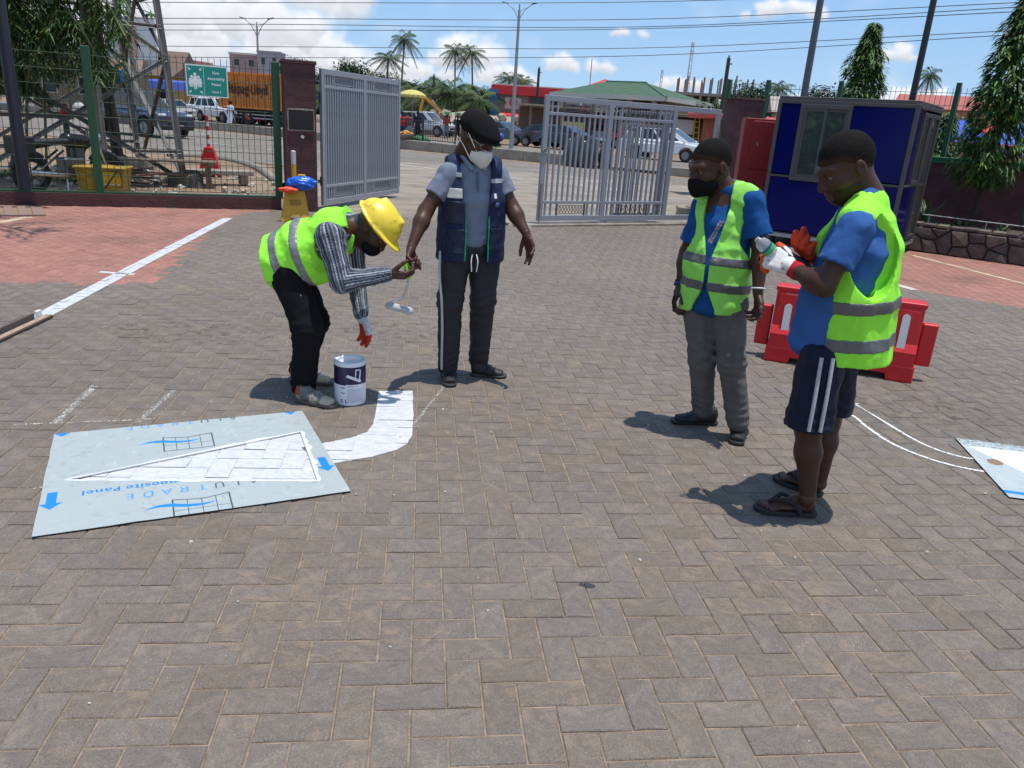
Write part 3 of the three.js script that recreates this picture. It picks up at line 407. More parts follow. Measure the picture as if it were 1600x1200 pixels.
function trousers(name, j, side, parent, o) {
  const w = folds(o.amp || 0.005, o.wave || 0.09, o.seed || 1, [1, 0.6, 1]);
  const leg = k => { const h = j['hip' + k], kn = j['knee' + k], an = j['ank' + k], end = o.shorts ? vec.mix(h, kn, o.shorts) : vec.mix(kn, an, o.len || 0.97); return o.shorts ? [capsule(h, end, o.r[0], o.r[2])] : [capsule(h, kn, o.r[0], o.r[1]), capsule(kn, end, o.r[1], o.r[2])]; };
  const prim = union([oval(vec.mix(j.pelvis, j.hipL, 0.0), vec.mix(j.pelvis, j.waist, o.rise || 0.75), side, o.hip[0], o.hip[1], o.hip[0] * 0.92, o.hip[1] * 0.92), ...leg('L'), ...leg('R')], 0.035);
  const cutY = o.cutY, kL = j.kneeL, kR = j.kneeR;
  const f = (x, y, z) => { const d = prim(x, y, z); if (d > 0.06) return d; const nk = Math.exp(-((y - kL[1]) ** 2) / 0.012) + 0.9 * Math.exp(-((y - j.ankL[1] - 0.05) ** 2) / 0.006); const ring = 0.0035 * nk * Math.sin(y * 120 + 6 * N3(x * 9, y * 5, z * 9)); return Math.max(d - w(x, y, z) - ring, cutY !== undefined ? cutY - y : -1); };
  return garment(name, f, bounds([j.waist, j.hipL, j.hipR, j.kneeL, j.kneeR, j.ankL, j.ankR], 0.16), 0.0075, o.colour, o.mat || clothMat, parent);
}
function torsoFrame(O, N, fwd) { const U = vec.norm(vec.sub(N, O)); const F = vec.norm(vec.add(fwd, U, -vec.dot(fwd, U))); const S = vec.cross(U, F); return { O, U, F, S, l: (x, y, z) => { const p = [x - O[0], y - O[1], z - O[2]]; return [vec.dot(p, S), vec.dot(p, F), vec.dot(p, U)]; }, w: (a, b, h) => vec.add(vec.add(vec.add(O, S, a), F, b), U, h) }; }
const lime = [0.3, 0.83, 0.055], bandGrey = [0.2, 0.2, 0.21];
// -------- the man in the flat cap
{
  const g = thing('person', 'person in navy utility vest, flat cap and white mask, standing by the gate opening', 'person');
  const j = { pelvis: [-0.299, 0.821, -4.55], waist: [-0.306, 0.961, -4.56], chest: [-0.302, 1.138, -4.56], neck: [-0.303, 1.294, -4.57], shR: [-0.434, 1.241, -4.5], shL: [-0.17, 1.25, -4.62], elR: [-0.553, 1.034, -4.42], wrR: [-0.607, 0.855, -4.27], elL: [-0.068, 1.065, -4.6], wrL: [0.023, 0.939, -4.5], hipR: [-0.38, 0.804, -4.53], hipL: [-0.213, 0.804, -4.6], kneeR: [-0.4, 0.509, -4.5], ankR: [-0.405, 0.066, -4.56], kneeL: [-0.213, 0.499, -4.6], ankL: [-0.221, 0.091, -4.67], head: [-0.289, 1.44, -4.53] };
  const fwd = [0.25, 0, 0.97], side = [0.97, 0, -0.25], s = 0.98;
  const head = headField(j.head, [0.72, -0.46, 0.6], [0.26, 0.9, 0.2], 1.1);
  const hR = handBones(j.wrR, vec.sub([-0.62, 0.763, -4.2], j.wrR), [0.9, -0.2, 0.2], 1, [grip], 0.7, 1.02), hL = handBones(j.wrL, vec.sub([0.069, 0.822, -4.46], j.wrL), [-0.5, -0.3, 0.6], -1, [soft, [0.2, 0.3, 0.2], [0.3, 0.4, 0.3], [0.35, 0.5, 0.3]], 0.2, 1.02);
  bodyOf(j, side, s, [[hR], [hL]], head, g);
  trousers('trousers', j, side, g, { r: [0.1, 0.075, 0.063], hip: [0.165, 0.115], rise: 0.45, seed: 4, amp: 0.006, mat: satinMat, colour: vary([0.028, 0.03, 0.036], 0.1) });
  { // white piping down the outer seam of the right leg
    const pts = [[692, 392, -4.5], [688, 430, -4.47], [689, 470, -4.45], [690, 520, -4.46], [687, 560, -4.47], [688, 578, -4.5]];
    const path = [[-0.467, 0.809, -4.46], [-0.463, 0.672, -4.43], [-0.445, 0.523, -4.42], [-0.437, 0.324, -4.44], [-0.439, 0.151, -4.48], [-0.438, 0.078, -4.49]];
    part('piping', tube(path, 0.0075, 30, 6), M([0.5, 0.5, 0.5], 0.7), g);
  }
  const tf = torsoFrame([-0.299, 0.804, -4.56], j.neck, fwd), fo = folds(0.0045, 0.08, 9);
  const polo = union([oval(tf.w(0, 0, 0.06), tf.w(0, 0.004, 0.3), side, 0.158, 0.124, 0.165, 0.128), oval(tf.w(0, 0.004, 0.3), tf.w(0, 0, 0.46), side, 0.165, 0.128, 0.13, 0.095), capsule(tf.w(0, 0, 0.47), j.shL, 0.055, 0.06), capsule(tf.w(0, 0, 0.47), j.shR, 0.055, 0.06), ], 0.03), slv = [capsule(j.shL, vec.mix(j.shL, j.elL, 0.66), 0.061, 0.066), capsule(j.shR, vec.mix(j.shR, j.elR, 0.66), 0.061, 0.066)];
  const hemCut = (k, t) => { const a = j['sh' + k], b = j['el' + k], d = vec.norm(vec.sub(b, a)), L = Math.hypot(...vec.sub(b, a)); return (x, y, z) => vec.dot([x - a[0], y - a[1], z - a[2]], d) - L * t; };
  const cL = hemCut('L', 0.6), cR = hemCut('R', 0.6);
  const neckCut = capsule(vec.add(j.neck, [0, 0.04, 0.02]), vec.add(j.neck, [0.03, 0.14, 0.06]), 0.06, 0.075);
  garment('polo_shirt', (x, y, z) => { let d = smin(smin(polo(x, y, z), Math.max(slv[0](x, y, z), cL(x, y, z)), 0.03), Math.max(slv[1](x, y, z), cR(x, y, z)), 0.03); if (d > 0.05) return d; d -= fo(x, y, z); return -smin(-d, neckCut(x, y, z), 0.006); }, bounds([tf.O, j.shL, j.shR, j.neck, j.elL, j.elR], 0.13), 0.0065, vary([0.17, 0.2, 0.27], 0.1, 14), clothMat, g);
  { // collar and placket
    const col = union([capsule(tf.w(-0.075, 0.0, 0.545), tf.w(-0.03, 0.105, 0.475), 0.016, 0.013), capsule(tf.w(0.075, 0.0, 0.545), tf.w(0.045, 0.1, 0.475), 0.016, 0.013), capsule(tf.w(-0.075, 0, 0.545), tf.w(0, -0.075, 0.555), 0.016), capsule(tf.w(0.075, 0, 0.545), tf.w(0, -0.075, 0.555), 0.016)], 0.02);
    garment('collar', col, bounds([tf.w(0, 0, 0.53)], 0.17), 0.005, vary([0.2, 0.235, 0.31], 0.08, 14), clothMat, g);
    part('placket', tube([tf.w(0.006, 0.1, 0.46), tf.w(0.006, 0.118, 0.4), tf.w(0.006, 0.121, 0.33)], 0.006, 12, 6), M([0.1, 0.12, 0.17], 0.9), g);
    for (const a of [-0.012, 0.012]) part('drawstring', tube([tf.w(a, 0.13, 0.0), tf.w(a * 1.6, 0.143, -0.04), tf.w(a * 1.2, 0.14, -0.1)], 0.0035, 10, 6), mats.white, g);
  }
  const vestB = union([oval(tf.w(0, 0, -0.035), tf.w(0, 0.004, 0.3), side, 0.205, 0.15, 0.198, 0.15), oval(tf.w(0, 0.004, 0.3), tf.w(0, 0, 0.46), side, 0.198, 0.15, 0.165, 0.118), capsule(tf.w(-0.115, -0.005, 0.468), tf.w(0.115, -0.005, 0.468), 0.077)], 0.03), fv = folds(0.006, 0.1, 22);
  const vest = (x, y, z) => { let d = vestB(x, y, z) - fv(x, y, z); if (d > 0.06) return d; const [a, b, h] = tf.l(x, y, z); d = Math.max(d, -0.055 - h); const e = Math.hypot(b / 0.085, (h - 0.41) / 0.12) - 1; d = Math.max(d, -Math.max(e * 0.08, 0.158 - Math.abs(a))); const c = 0.012, wl = 0.066 + 0.035 * smooth(0.1, 0.5, h), wr = 0.062 + 0.02 * smooth(0.2, 0.5, h); d = Math.max(d, -Math.max(Math.abs(a - c + 0.002) - (a < c ? wl : wr), 0.02 - b)); return Math.max(d, -(Math.hypot(a, b - 0.01) - 0.082 - (h < 0.44 ? 0.5 : 0)) > 0 && h > 0.48 ? 0.082 - Math.hypot(a, b - 0.01) : -1); };
  const vb = bounds([tf.w(0, 0, -0.06), tf.w(0, 0, 0.56)], 0.22), navy = vary([0.012, 0.02, 0.062], 0.15, 16);
  const vm = garment('vest', vest, vb, 0.0065, navy, satinMat, g);
  const slab = (a0, a1, h0, h1, out) => (x, y, z) => { const d = vest(x, y, z) - out; if (d > 0.03) return d; const [a, b, h] = tf.l(x, y, z); return Math.max(d, a0 - a, a - a1, h0 - h, h - h1, 0.02 - b, -0.012 - d); };
  const strap = (n, a0, a1, h0, h1, c, out = 0.003) => garment(n, slab(a0, a1, h0, h1, out), bounds([tf.w((a0 + a1) / 2, 0.1, (h0 + h1) / 2)], 0.16), 0.0045, c, bandMat, vm);
  strap('reflective_strip', -0.17, -0.05, 0.425, 0.45, [0.34, 0.35, 0.37]); strap('reflective_strip', 0.075, 0.17, 0.4, 0.425, [0.34, 0.35, 0.37]); strap('reflective_strip', -0.165, -0.082, 0.31, 0.365, [0.42, 0.42, 0.4], 0.006);
  strap('pocket', -0.165, -0.07, 0.17, 0.295, [0.011, 0.018, 0.052], 0.008); strap('pocket', -0.17, -0.065, 0.0, 0.14, [0.011, 0.018, 0.052], 0.008); strap('pocket', 0.085, 0.165, 0.02, 0.15, [0.011, 0.018, 0.052], 0.008);
  strap('green_zip', -0.062, -0.05, -0.04, 0.26, [0.01, 0.3, 0.16], 0.004); strap('green_zip', 0.073, 0.082, -0.04, 0.22, [0.01, 0.3, 0.16], 0.004);
  strap('badge', 0.1, 0.118, 0.315, 0.345, [0.6, 0.6, 0.6], 0.003); strap('badge', 0.11, 0.135, 0.27, 0.295, [0.12, 0.16, 0.4], 0.003);
  { // flat cap, mask, glasses
    const { loc, wld } = head, I = [1, 0, 0], J = [0, 1, 0], K = [0, 0, 1], s2 = 1.1;
    const dome = ball([0, 0.06, -0.016], I, J, K, 0.09, 0.074, 0.112), front = ball([0, 0.052, 0.045], I, J, K, 0.08, 0.036, 0.08), brim = ball([0, 0.03, 0.098], I, J, K, 0.07, 0.009, 0.062);
    garment('flat_cap', (x, y, z) => { const p = loc(x, y, z); let d = smin(smin(dome(...p), front(...p), 0.03), brim(...p), 0.012); d = Math.max(d, 0.02 - p[1] + 0.1 * Math.max(0, p[2])); return d * s2; }, bounds([wld(0, 0.07, 0.02)], 0.19), 0.005, [0.008, 0.008, 0.009], clothMat, g);
    const mk = ball([0, -0.052, 0.052], I, J, K, 0.062, 0.058, 0.072), ridge = capsule([0, -0.012, 0.112], [0, -0.092, 0.1], 0.012, 0.016);
    const face = headField(j.head, head.fwd, head.up, 1.1).cran;
    garment('mask', (x, y, z) => { const p = loc(x, y, z); let d = smin(mk(...p), ridge(...p), 0.035); d = Math.max(d, 0.045 - p[2], p[1] + 0.006 + 0.35 * Math.abs(p[0]), -0.108 - p[1]); return d * s2; }, bounds([wld(0, -0.05, 0.07)], 0.13), 0.0042, [0.66, 0.64, 0.6], clothMat, g);
    for (const q of [-1, 1]) { part('mask_strap', tube([wld(q * 0.055, -0.028, 0.075), wld(q * 0.07, 0.0, 0.045), wld(q * 0.082, 0.035, 0.0), wld(q * 0.075, 0.055, -0.05)], 0.003, 16, 6), mats.white, g); part('mask_strap', tube([wld(q * 0.055, -0.085, 0.062), wld(q * 0.066, -0.062, 0.03), wld(q * 0.072, -0.035, -0.02), wld(q * 0.06, -0.03, -0.075)], 0.003, 16, 6), mats.white, g); }
    const fr = []; for (const q of [-1, 1]) { fr.push(tube(Array.from({ length: 10 }, (_, i) => { const a = i / 10 * Math.PI * 2; return wld(q * 0.034 + Math.cos(a) * 0.025, 0.008 + Math.sin(a) * 0.017, 0.099 - 0.012 * Math.abs(Math.cos(a))); }), 0.0022, 30, 6, true)); fr.push(rod(wld(q * 0.058, 0.014, 0.088), wld(q * 0.082, 0.016, -0.005), 0.0022, 6)); } fr.push(rod(wld(-0.01, 0.012, 0.1), wld(0.01, 0.012, 0.1), 0.0022, 6)); part('glasses', fr, M([0.3, 0.3, 0.3], 0.3, { metalness: 0.8 }), g);
  }
  const sh = { w: 0.047, colour: () => [0.011, 0.011, 0.012], sole: [0.03, 0.03, 0.03], lace: mats.black };
  shoe(g, [-0.419, 0, -4.683], [-0.372, 0, -4.367], [0, 1, 0], sh); shoe(g, [-0.269, 0, -4.649], [-0.039, 0, -4.645], [0, 1, 0], sh);
  rebase(g, [-0.28, 0, -4.55]);
}
// -------- the man bending over the paint, yellow helmet
{
  const g = thing('person', 'person bending over a paint tin in yellow helmet, lime vest and striped shirt', 'person');
  const j = { pelvis: [-1.304, 0.761, -4.15], waist: [-1.19, 0.831, -4.15], chest: [-1.043, 0.903, -4.15], neck: [-0.891, 0.967, -4.15], shR: [-0.99, 0.922, -3.99], shL: [-0.955, 0.858, -4.31], elR: [-0.918, 0.704, -3.93], wrR: [-0.693, 0.74, -4.03], elL: [-0.942, 0.608, -4.4], wrL: [-0.888, 0.443, -4.28], hipR: [-1.25, 0.732, -4.06], hipL: [-1.269, 0.712, -4.24], kneeR: [-1.124, 0.438, -4], ankR: [-1.165, 0.062, -4.04], kneeL: [-1.155, 0.389, -4.27], ankL: [-1.28, 0.038, -4.38], head: [-0.795, 0.956, -4.13] };
  const side = [0.05, 0, -1], s = 0.98;
  const head = headField(j.head, [0.62, -0.76, 0.2], [0.78, 0.62, 0.05], 1.06);
  const hR = handBones(j.wrR, [0.95, -0.1, -0.12], [0, 0.75, -0.65], -1, [[0.55, 0.9, 0.5], [0.6, 0.95, 0.5], [0.7, 1, 0.5], [0.8, 1, 0.5]], 0.7, 0.98), hL = handBones(j.wrL, [0.3, -0.95, 0.1], [-0.6, -0.2, 0.75], 1, [soft, [0.2, 0.3, 0.3], [0.3, 0.35, 0.3], [0.4, 0.4, 0.3]], 0.25, 1.0);
  bodyOf(j, side, s, [[hR], [hL]], head, g);
  trousers('trousers', j, side, g, { r: [0.098, 0.078, 0.066], hip: [0.155, 0.12], rise: 1.15, seed: 14, amp: 0.007, colour: (x, y, z) => { const sp = fbm(x * 45, y * 45, z * 45, 2) > 0.43 ? 0.25 : 0; return [0.009 + sp, 0.0095 + sp, 0.011 + sp]; } });
  // striped shirt: stripes run along each sleeve
  const bones = [[j.shR, j.elR], [j.elR, j.wrR], [j.shL, j.elL], [j.elL, j.wrL]];
  const stripe = (x, y, z) => {
    let best = 1e9, st = 0; for (const [a, b] of bones) { const d = vec.norm(vec.sub(b, a)), L = Math.hypot(...vec.sub(b, a)), p = vec.sub([x, y, z], a), t = clamp(vec.dot(p, d), 0, L), q = vec.add(p, d, -t), r = Math.hypot(...q); if (r < best) { best = r; const e1 = vec.norm(vec.cross(d, [0.31, 0.2, 0.93])), e2 = vec.cross(d, e1); st = Math.atan2(vec.dot(q, e1), vec.dot(q, e2)) * 0.055; } }
    const m = ((st / 0.05) % 1 + 1) % 1, n = 1 + 0.2 * fbm(x * 30, y * 30, z * 30, 2); const c = m < 0.12 ? [0.42, 0.45, 0.5] : m < 0.3 ? [0.03, 0.035, 0.05] : m < 0.4 ? [0.2, 0.22, 0.26] : m < 0.72 ? [0.045, 0.055, 0.075] : m < 0.8 ? [0.3, 0.32, 0.36] : [0.09, 0.1, 0.13]; return c.map(v => v * n);
  };
  const fs = folds(0.006, 0.085, 31);
  const shirt = union([oval(j.pelvis, j.chest, side, 0.145, 0.115, 0.155, 0.12), oval(j.chest, vec.mix(j.chest, j.neck, 0.75), side, 0.155, 0.12, 0.12, 0.09), capsule(vec.mix(j.chest, j.neck, 0.6), j.shR, 0.07, 0.07), capsule(vec.mix(j.chest, j.neck, 0.6), j.shL, 0.07, 0.07), capsule(j.shR, j.elR, 0.074, 0.058), capsule(j.elR, vec.mix(j.elR, j.wrR, 0.96), 0.058, 0.04), capsule(j.shL, j.elL, 0.072, 0.057), capsule(j.elL, vec.mix(j.elL, j.wrL, 0.96), 0.057, 0.042), capsule(j.neck, vec.mix(j.neck, j.head, 0.35), 0.068, 0.066)], 0.025);
  const sm = garment('striped_shirt', (x, y, z) => { const d = shirt(x, y, z); return d > 0.05 ? d : d - fs(x, y, z); }, bounds([j.pelvis, j.chest, j.neck, j.shL, j.shR, j.elL, j.elR, j.wrL, j.wrR, j.head], 0.15), 0.0046, stripe, clothMat, g);
  // lime vest, hanging open at the front
  const U = vec.norm(vec.sub(j.neck, j.pelvis)), tf = torsoFrame(j.pelvis, j.neck, [0.3, -1, 0]), TL = Math.hypot(...vec.sub(j.neck, j.pelvis));
  const vB = union([oval(tf.w(0, 0.01, -0.05), tf.w(0, 0.02, 0.16), side, 0.185, 0.15, 0.19, 0.165), oval(tf.w(0, 0.02, 0.16), tf.w(0, 0, 0.36), side, 0.19, 0.16, 0.16, 0.125), oval(tf.w(0, -0.01, 0.34), tf.w(0, -0.022, TL - 0.01), side, 0.175, 0.13, 0.14, 0.095), capsule(tf.w(0.11, 0.12, 0.05), tf.w(0.06, 0.19, 0.18), 0.05, 0.035), capsule(tf.w(-0.1, 0.1, 0.04), tf.w(-0.05, 0.17, 0.2), 0.05, 0.035)], 0.05), fv = folds(0.009, 0.11, 41);
  const vest = (x, y, z) => { let d = vB(x, y, z); if (d > 0.06) return d; d -= fv(x, y, z); const [a, b, h] = tf.l(x, y, z); d = Math.max(d, -0.055 - h - 0.25 * b); const e = Math.hypot((b - 0.055) / 0.1, (h - 0.36) / 0.115) - 1; d = Math.max(d, -Math.max(e * 0.09, 0.1 - Math.abs(a))); d = Math.max(d, -Math.max(Math.abs(a) - 0.05 - 0.04 * smooth(0.25, 0.5, h), 0.05 - b)); return Math.max(d, h - TL + 0.012); };
  const vb = bounds([tf.w(0, 0.05, -0.08), tf.w(0, 0.08, 0.2), tf.w(0, 0, TL)], 0.23);
  const vm = garment('safety_vest', vest, vb, 0.0065, vary(lime, 0.06, 10), hivisMat, g);
  for (const [h0, k, wd] of [[0.03, -0.15, 0.024], [0.155, -0.2, 0.024]]) garment('reflective_band', (x, y, z) => { const d = vest(x, y, z) - 0.0025; if (d > 0.03) return d; const [a, b, h] = tf.l(x, y, z); return Math.max(d, Math.abs(h - h0 - k * b) - wd, -0.012 - d); }, vb, 0.006, vary(bandGrey, 0.15, 20), bandMat, vm);
  // helmet with brim and ridge
  { const { loc, wld } = head, I = [1, 0, 0], J = [0, 1, 0], K = [0, 0, 1]; const dome = ball([0, 0.045, -0.008], I, J, K, 0.105, 0.108, 0.128), ridge = capsule([0, 0.135, 0.06], [0, 0.135, -0.07], 0.022, 0.02), brim = ball([0, 0.042, 0.045], I, J, K, 0.108, 0.014, 0.125), rim = ball([0, 0.038, -0.01], I, J, K, 0.118, 0.012, 0.14);
    garment('helmet', (x, y, z) => { const p = loc(x, y, z); let d = smin(dome(...p), ridge(...p), 0.012); for (const q of [-0.045, 0.045]) { const e = capsule([q, 0.13, 0.04], [q * 1.1, 0.12, -0.06], 0.006)(...p); d = smin(d, e, 0.01); } d = Math.max(d, 0.03 - p[1]); d = smin(d, Math.min(brim(...p), rim(...p)), 0.012); return d * 1.06; }, bounds([wld(0, 0.08, 0.02)], 0.23), 0.005, (x, y, z) => { const m = fbm(x * 30, y * 30, z * 30, 4), st = m > 0.22 ? 0.72 : 1; return [0.8 * st, 0.6 * st, 0.035 * st]; }, new THREE.MeshPhysicalMaterial({ vertexColors: true, roughness: 0.42, clearcoat: 0.25, clearcoatRoughness: 0.4 }), g);
    const mk = ball([0, -0.055, 0.05], I, J, K, 0.06, 0.055, 0.066); garment('mask', (x, y, z) => { const p = loc(x, y, z); return Math.max(mk(...p), 0.03 - p[2], p[1] + 0.012, -0.105 - p[1]) * 1.06; }, bounds([wld(0, -0.05, 0.06)], 0.12), 0.0045, [0.01, 0.01, 0.011], clothMat, g); for (const q of [-1, 1]) part('mask_strap', tube([wld(q * 0.055, -0.04, 0.06), wld(q * 0.08, -0.005, 0)], 0.0025, 8, 5), mats.black, g); }
  // glove on the left hand: knitted cuff and dipped palm
  { const pd = vec.norm([-0.6, -0.2, 0.75]); garment('work_glove', (x, y, z) => Math.max(hL.f(x, y, z) - 0.0035, -1), bounds(hL.pts, 0.035), 0.0034, (x, y, z) => { const p = vec.sub([x, y, z], j.wrL), al = vec.dot(p, vec.norm([0.3, -0.95, 0.1])), f = vec.dot(p, pd); return al > 0.12 || (al > 0.02 && p[0] - 0.32 * al < -0.006) ? [0.5, 0.05, 0.02] : [0.62, 0.62, 0.64]; }, clothMat, g); garment('cuff', capsule(vec.add(j.wrL, [0.0, 0.0, 0]), vec.add(j.wrL, [0.008, -0.025, 0]), 0.033, 0.033), bounds([j.wrL], 0.09), 0.005, [0.55, 0.55, 0.57], clothMat, g); }
  const sc = (t, y, b) => t > 0.68 ? [0.5, 0.43, 0.31] : t < 0.2 ? (y > 0.05 ? [0.35, 0.05, 0.035] : [0.32, 0.3, 0.27]) : t < 0.45 ? [0.13, 0.14, 0.13] : fbm(t * 30, y * 200, b * 90, 2) > 0 ? [0.3, 0.28, 0.24] : [0.1, 0.11, 0.1];
  const sh = { w: 0.047, colour: sc, sole: [0.1, 0.09, 0.075], lace: M([0.2, 0.2, 0.18], 0.9) };
  shoe(g, [-1.197, 0, -4.005], [-0.95, 0, -3.92], [0, 1, 0], sh); shoe(g, [-1.324, 0, -4.315], [-1.056, 0, -4.299], [0, 1, 0], sh);
  rebase(g, [-1.15, 0, -4.15]);
}
// -------- the man in the middle, grey trousers
{
  const g = thing('person', 'person in open lime vest, grey trousers and black mask looking down to the left', 'person');
  const j = { pelvis: [1.025, 0.736, -3.95], waist: [1.023, 0.878, -3.96], chest: [1.016, 1.115, -3.97], neck: [1.018, 1.278, -3.99], shR: [0.928, 1.195, -4.07], shL: [1.115, 1.251, -3.88], elR: [0.887, 0.943, -4.12], wrR: [0.855, 0.772, -4.03], elL: [1.185, 1.03, -3.84], wrL: [1.187, 0.824, -3.78], hipR: [0.966, 0.686, -4], hipL: [1.089, 0.718, -3.9], kneeR: [1.007, 0.41, -3.96], ankR: [1.077, 0.091, -4.04], kneeL: [1.137, 0.432, -3.86], ankL: [1.227, 0.092, -3.87], head: [0.91, 1.391, -3.97] };
  const fwd = [-0.45, 0, 0.9], side = [0.9, 0, 0.45], s = 0.96;
  const head = headField(j.head, [-0.86, -0.36, 0.4], [-0.28, 0.95, 0.16], 1.1);
  const hL = handBones(j.wrL, vec.sub([1.216, 0.693, -3.76], j.wrL), [-0.9, 0, 0.25], 1, [half, [0.6, 0.8, 0.5], [0.7, 0.9, 0.5], [0.8, 0.9, 0.5]], 0.4, 0.98), hR = handBones(j.wrR, vec.sub([0.806, 0.666, -3.98], j.wrR), [0.75, -0.5, 0.3], -1, [half, [0.55, 0.8, 0.5], [0.6, 0.8, 0.5], [0.65, 0.8, 0.5]], 0.4, 0.98);
  bodyOf(j, side, s, [[hR], [hL]], head, g);
  trousers('trousers', j, side, g, { r: [0.095, 0.068, 0.06], hip: [0.155, 0.115], rise: 0.9, seed: 24, amp: 0.005, colour: vary([0.12, 0.112, 0.112], 0.14, 18) });
  const tf = torsoFrame([1.02, 0.701, -3.95], j.neck, fwd), TL = Math.hypot(...vec.sub(j.neck, tf.O)), fo = folds(0.005, 0.08, 19);
  const tee = union([oval(tf.w(0, 0, 0.0), tf.w(0, 0.012, 0.2), side, 0.15, 0.115, 0.15, 0.128), oval(tf.w(0, 0.012, 0.2), tf.w(0, 0, 0.42), side, 0.15, 0.128, 0.155, 0.11), oval(tf.w(0, 0, 0.42), tf.w(0, 0, TL - 0.08), side, 0.155, 0.11, 0.12, 0.085), capsule(j.neck, j.shL, 0.06, 0.058), capsule(j.neck, j.shR, 0.06, 0.058), ], 0.03), slv = [capsule(j.shL, vec.mix(j.shL, j.elL, 0.8), 0.056, 0.068), capsule(j.shR, vec.mix(j.shR, j.elR, 0.8), 0.055, 0.064)];
  const cut = (k, t) => { const a = j['sh' + k], b = j['el' + k], d = vec.norm(vec.sub(b, a)), L = Math.hypot(...vec.sub(b, a)); return (x, y, z) => vec.dot([x - a[0], y - a[1], z - a[2]], d) - L * t; }, cL = cut('L', 0.74), cR = cut('R', 0.74), nk = capsule(vec.add(j.neck, [-0.016, 0.062, 0.02]), vec.add(j.head, [0, -0.02, 0]), 0.046, 0.065);
  garment('t_shirt', (x, y, z) => { let d = smin(smin(tee(x, y, z), Math.max(slv[0](x, y, z), cL(x, y, z)), 0.03), Math.max(slv[1](x, y, z), cR(x, y, z)), 0.03); if (d > 0.05) return d; d -= fo(x, y, z); const [a, b, h] = tf.l(x, y, z); return -smin(-d, nk(x, y, z), 0.006); }, bounds([tf.O, j.shL, j.shR, j.neck, j.elL, j.elR], 0.14), 0.0065, (x, y, z) => { const [a, b, h] = tf.l(x, y, z), n = 1 + 0.2 * fbm(x * 14, y * 14, z * 14, 3); if (b > 0.05 && a > -0.06 && a < 0.05 && h > 0.33 && h < 0.44) { const l = Math.abs((a + 0.01) * 2.4 - (h - 0.38)); if (l < 0.014) return [0.25, 0.08, 0.07]; if (l < 0.022) return [0.4, 0.45, 0.55]; } return [0.012 * n, 0.075 * n, 0.25 * n]; }, clothMat, g);
  const vB = union([oval(tf.w(0, 0.005, -0.02), tf.w(0, 0.012, 0.22), side, 0.172, 0.142, 0.172, 0.15), oval(tf.w(0, 0.012, 0.22), tf.w(0, 0, 0.44), side, 0.172, 0.15, 0.165, 0.13), oval(tf.w(0, 0, 0.44), tf.w(0, -0.005, TL - 0.05), side, 0.165, 0.13, 0.13, 0.1), capsule(j.neck, vec.mix(j.neck, j.shL, 0.78), 0.078, 0.074), capsule(j.neck, vec.mix(j.neck, j.shR, 0.78), 0.078, 0.074)], 0.03), fv = folds(0.01, 0.11, 52);
  const vest = (x, y, z) => { let d = vB(x, y, z); if (d > 0.06) return d; d -= fv(x, y, z); const [a, b, h] = tf.l(x, y, z); d = Math.max(d, -0.025 - h + (b > 0 ? 0.4 * Math.max(0, 0.06 - Math.abs(a + 0.04)) : 0)); const e = Math.hypot((b - 0.015) / 0.1, (h - TL + 0.16) / 0.17) - 1; d = Math.max(d, -Math.max(e * 0.09, 0.112 + 0.055 * smooth(TL - 0.17, TL - 0.03, h) - Math.abs(a))); const vw = h > 0.22 ? 0.012 + 0.05 * smooth(0.2, 0.5, h) : 0.012 + 0.05 * smooth(0.12, -0.02, h); d = Math.max(d, -Math.max(Math.abs(a + 0.02) - vw, 0.02 - b)); return Math.max(d, h > TL - 0.05 ? 0.066 - Math.hypot(a, b - 0.01) : -1); };
  const vb = bounds([tf.w(0, 0, -0.04), tf.w(0, 0, TL)], 0.23), vm = garment('safety_vest', vest, vb, 0.0062, vary([0.29, 0.72, 0.11], 0.08, 10), hivisMat, g);
  for (const [h0, k, wd] of [[0.245, -0.06, 0.023], [0.115, -0.06, 0.024]]) garment('reflective_band', (x, y, z) => { const d = vest(x, y, z) - 0.0025; if (d > 0.03) return d; const [a, b, h] = tf.l(x, y, z); return Math.max(d, Math.abs(h - h0 - k * a) - wd, -0.012 - d); }, vb, 0.006, vary([0.11, 0.11, 0.115], 0.15, 20), bandMat, vm);
  { const { loc, wld, cran } = head, I = [1, 0, 0], J = [0, 1, 0], K = [0, 0, 1], HB = p => p[1] - 0.062 + 0.6 * Math.max(0, 0.06 - p[2]);
    garment('hair', (x, y, z) => { const p = loc(x, y, z); const d = cran(x, y, z) - 0.003 - 0.0012 * N3(x * 130, y * 130, z * 130); return Math.max(d, -HB(p)); }, bounds([wld(0, 0.05, -0.01)], 0.17), 0.0048, (x, y, z) => { const p = loc(x, y, z), e = HB(p), n = 1 + 1.3 * fbm(x * 150, y * 150, z * 150, 2), k = smooth(0.0, 0.035, e + 0.006 * N3(x * 90, y * 90, z * 90)); return [lerp(skinDark[0] * 0.75, 0.008 * n, k), lerp(skinDark[1] * 0.75, 0.0072 * n, k), lerp(skinDark[2] * 0.75, 0.0068 * n, k)]; }, new THREE.MeshPhysicalMaterial({ vertexColors: true, roughness: 0.85, specularIntensity: 0.2 }), g);
    const mk = ball([0, -0.055, 0.045], I, J, K, 0.066, 0.06, 0.074), rg = capsule([0, -0.02, 0.108], [0, -0.085, 0.1], 0.012, 0.014); garment('mask', (x, y, z) => { const p = loc(x, y, z); return Math.max(smin(mk(...p), rg(...p), 0.03), 0.0 - p[2], p[1] + 0.012 + 0.2 * Math.abs(p[0]), -0.118 - p[1]) * 1.1; }, bounds([wld(0, -0.05, 0.06)], 0.14), 0.0045, [0.009, 0.009, 0.011], clothMat, g); part('mask_strap', [tube([wld(0.062, -0.045, 0.03), wld(0.08, -0.012, -0.005)], 0.004, 8, 5)], mats.black, g); }
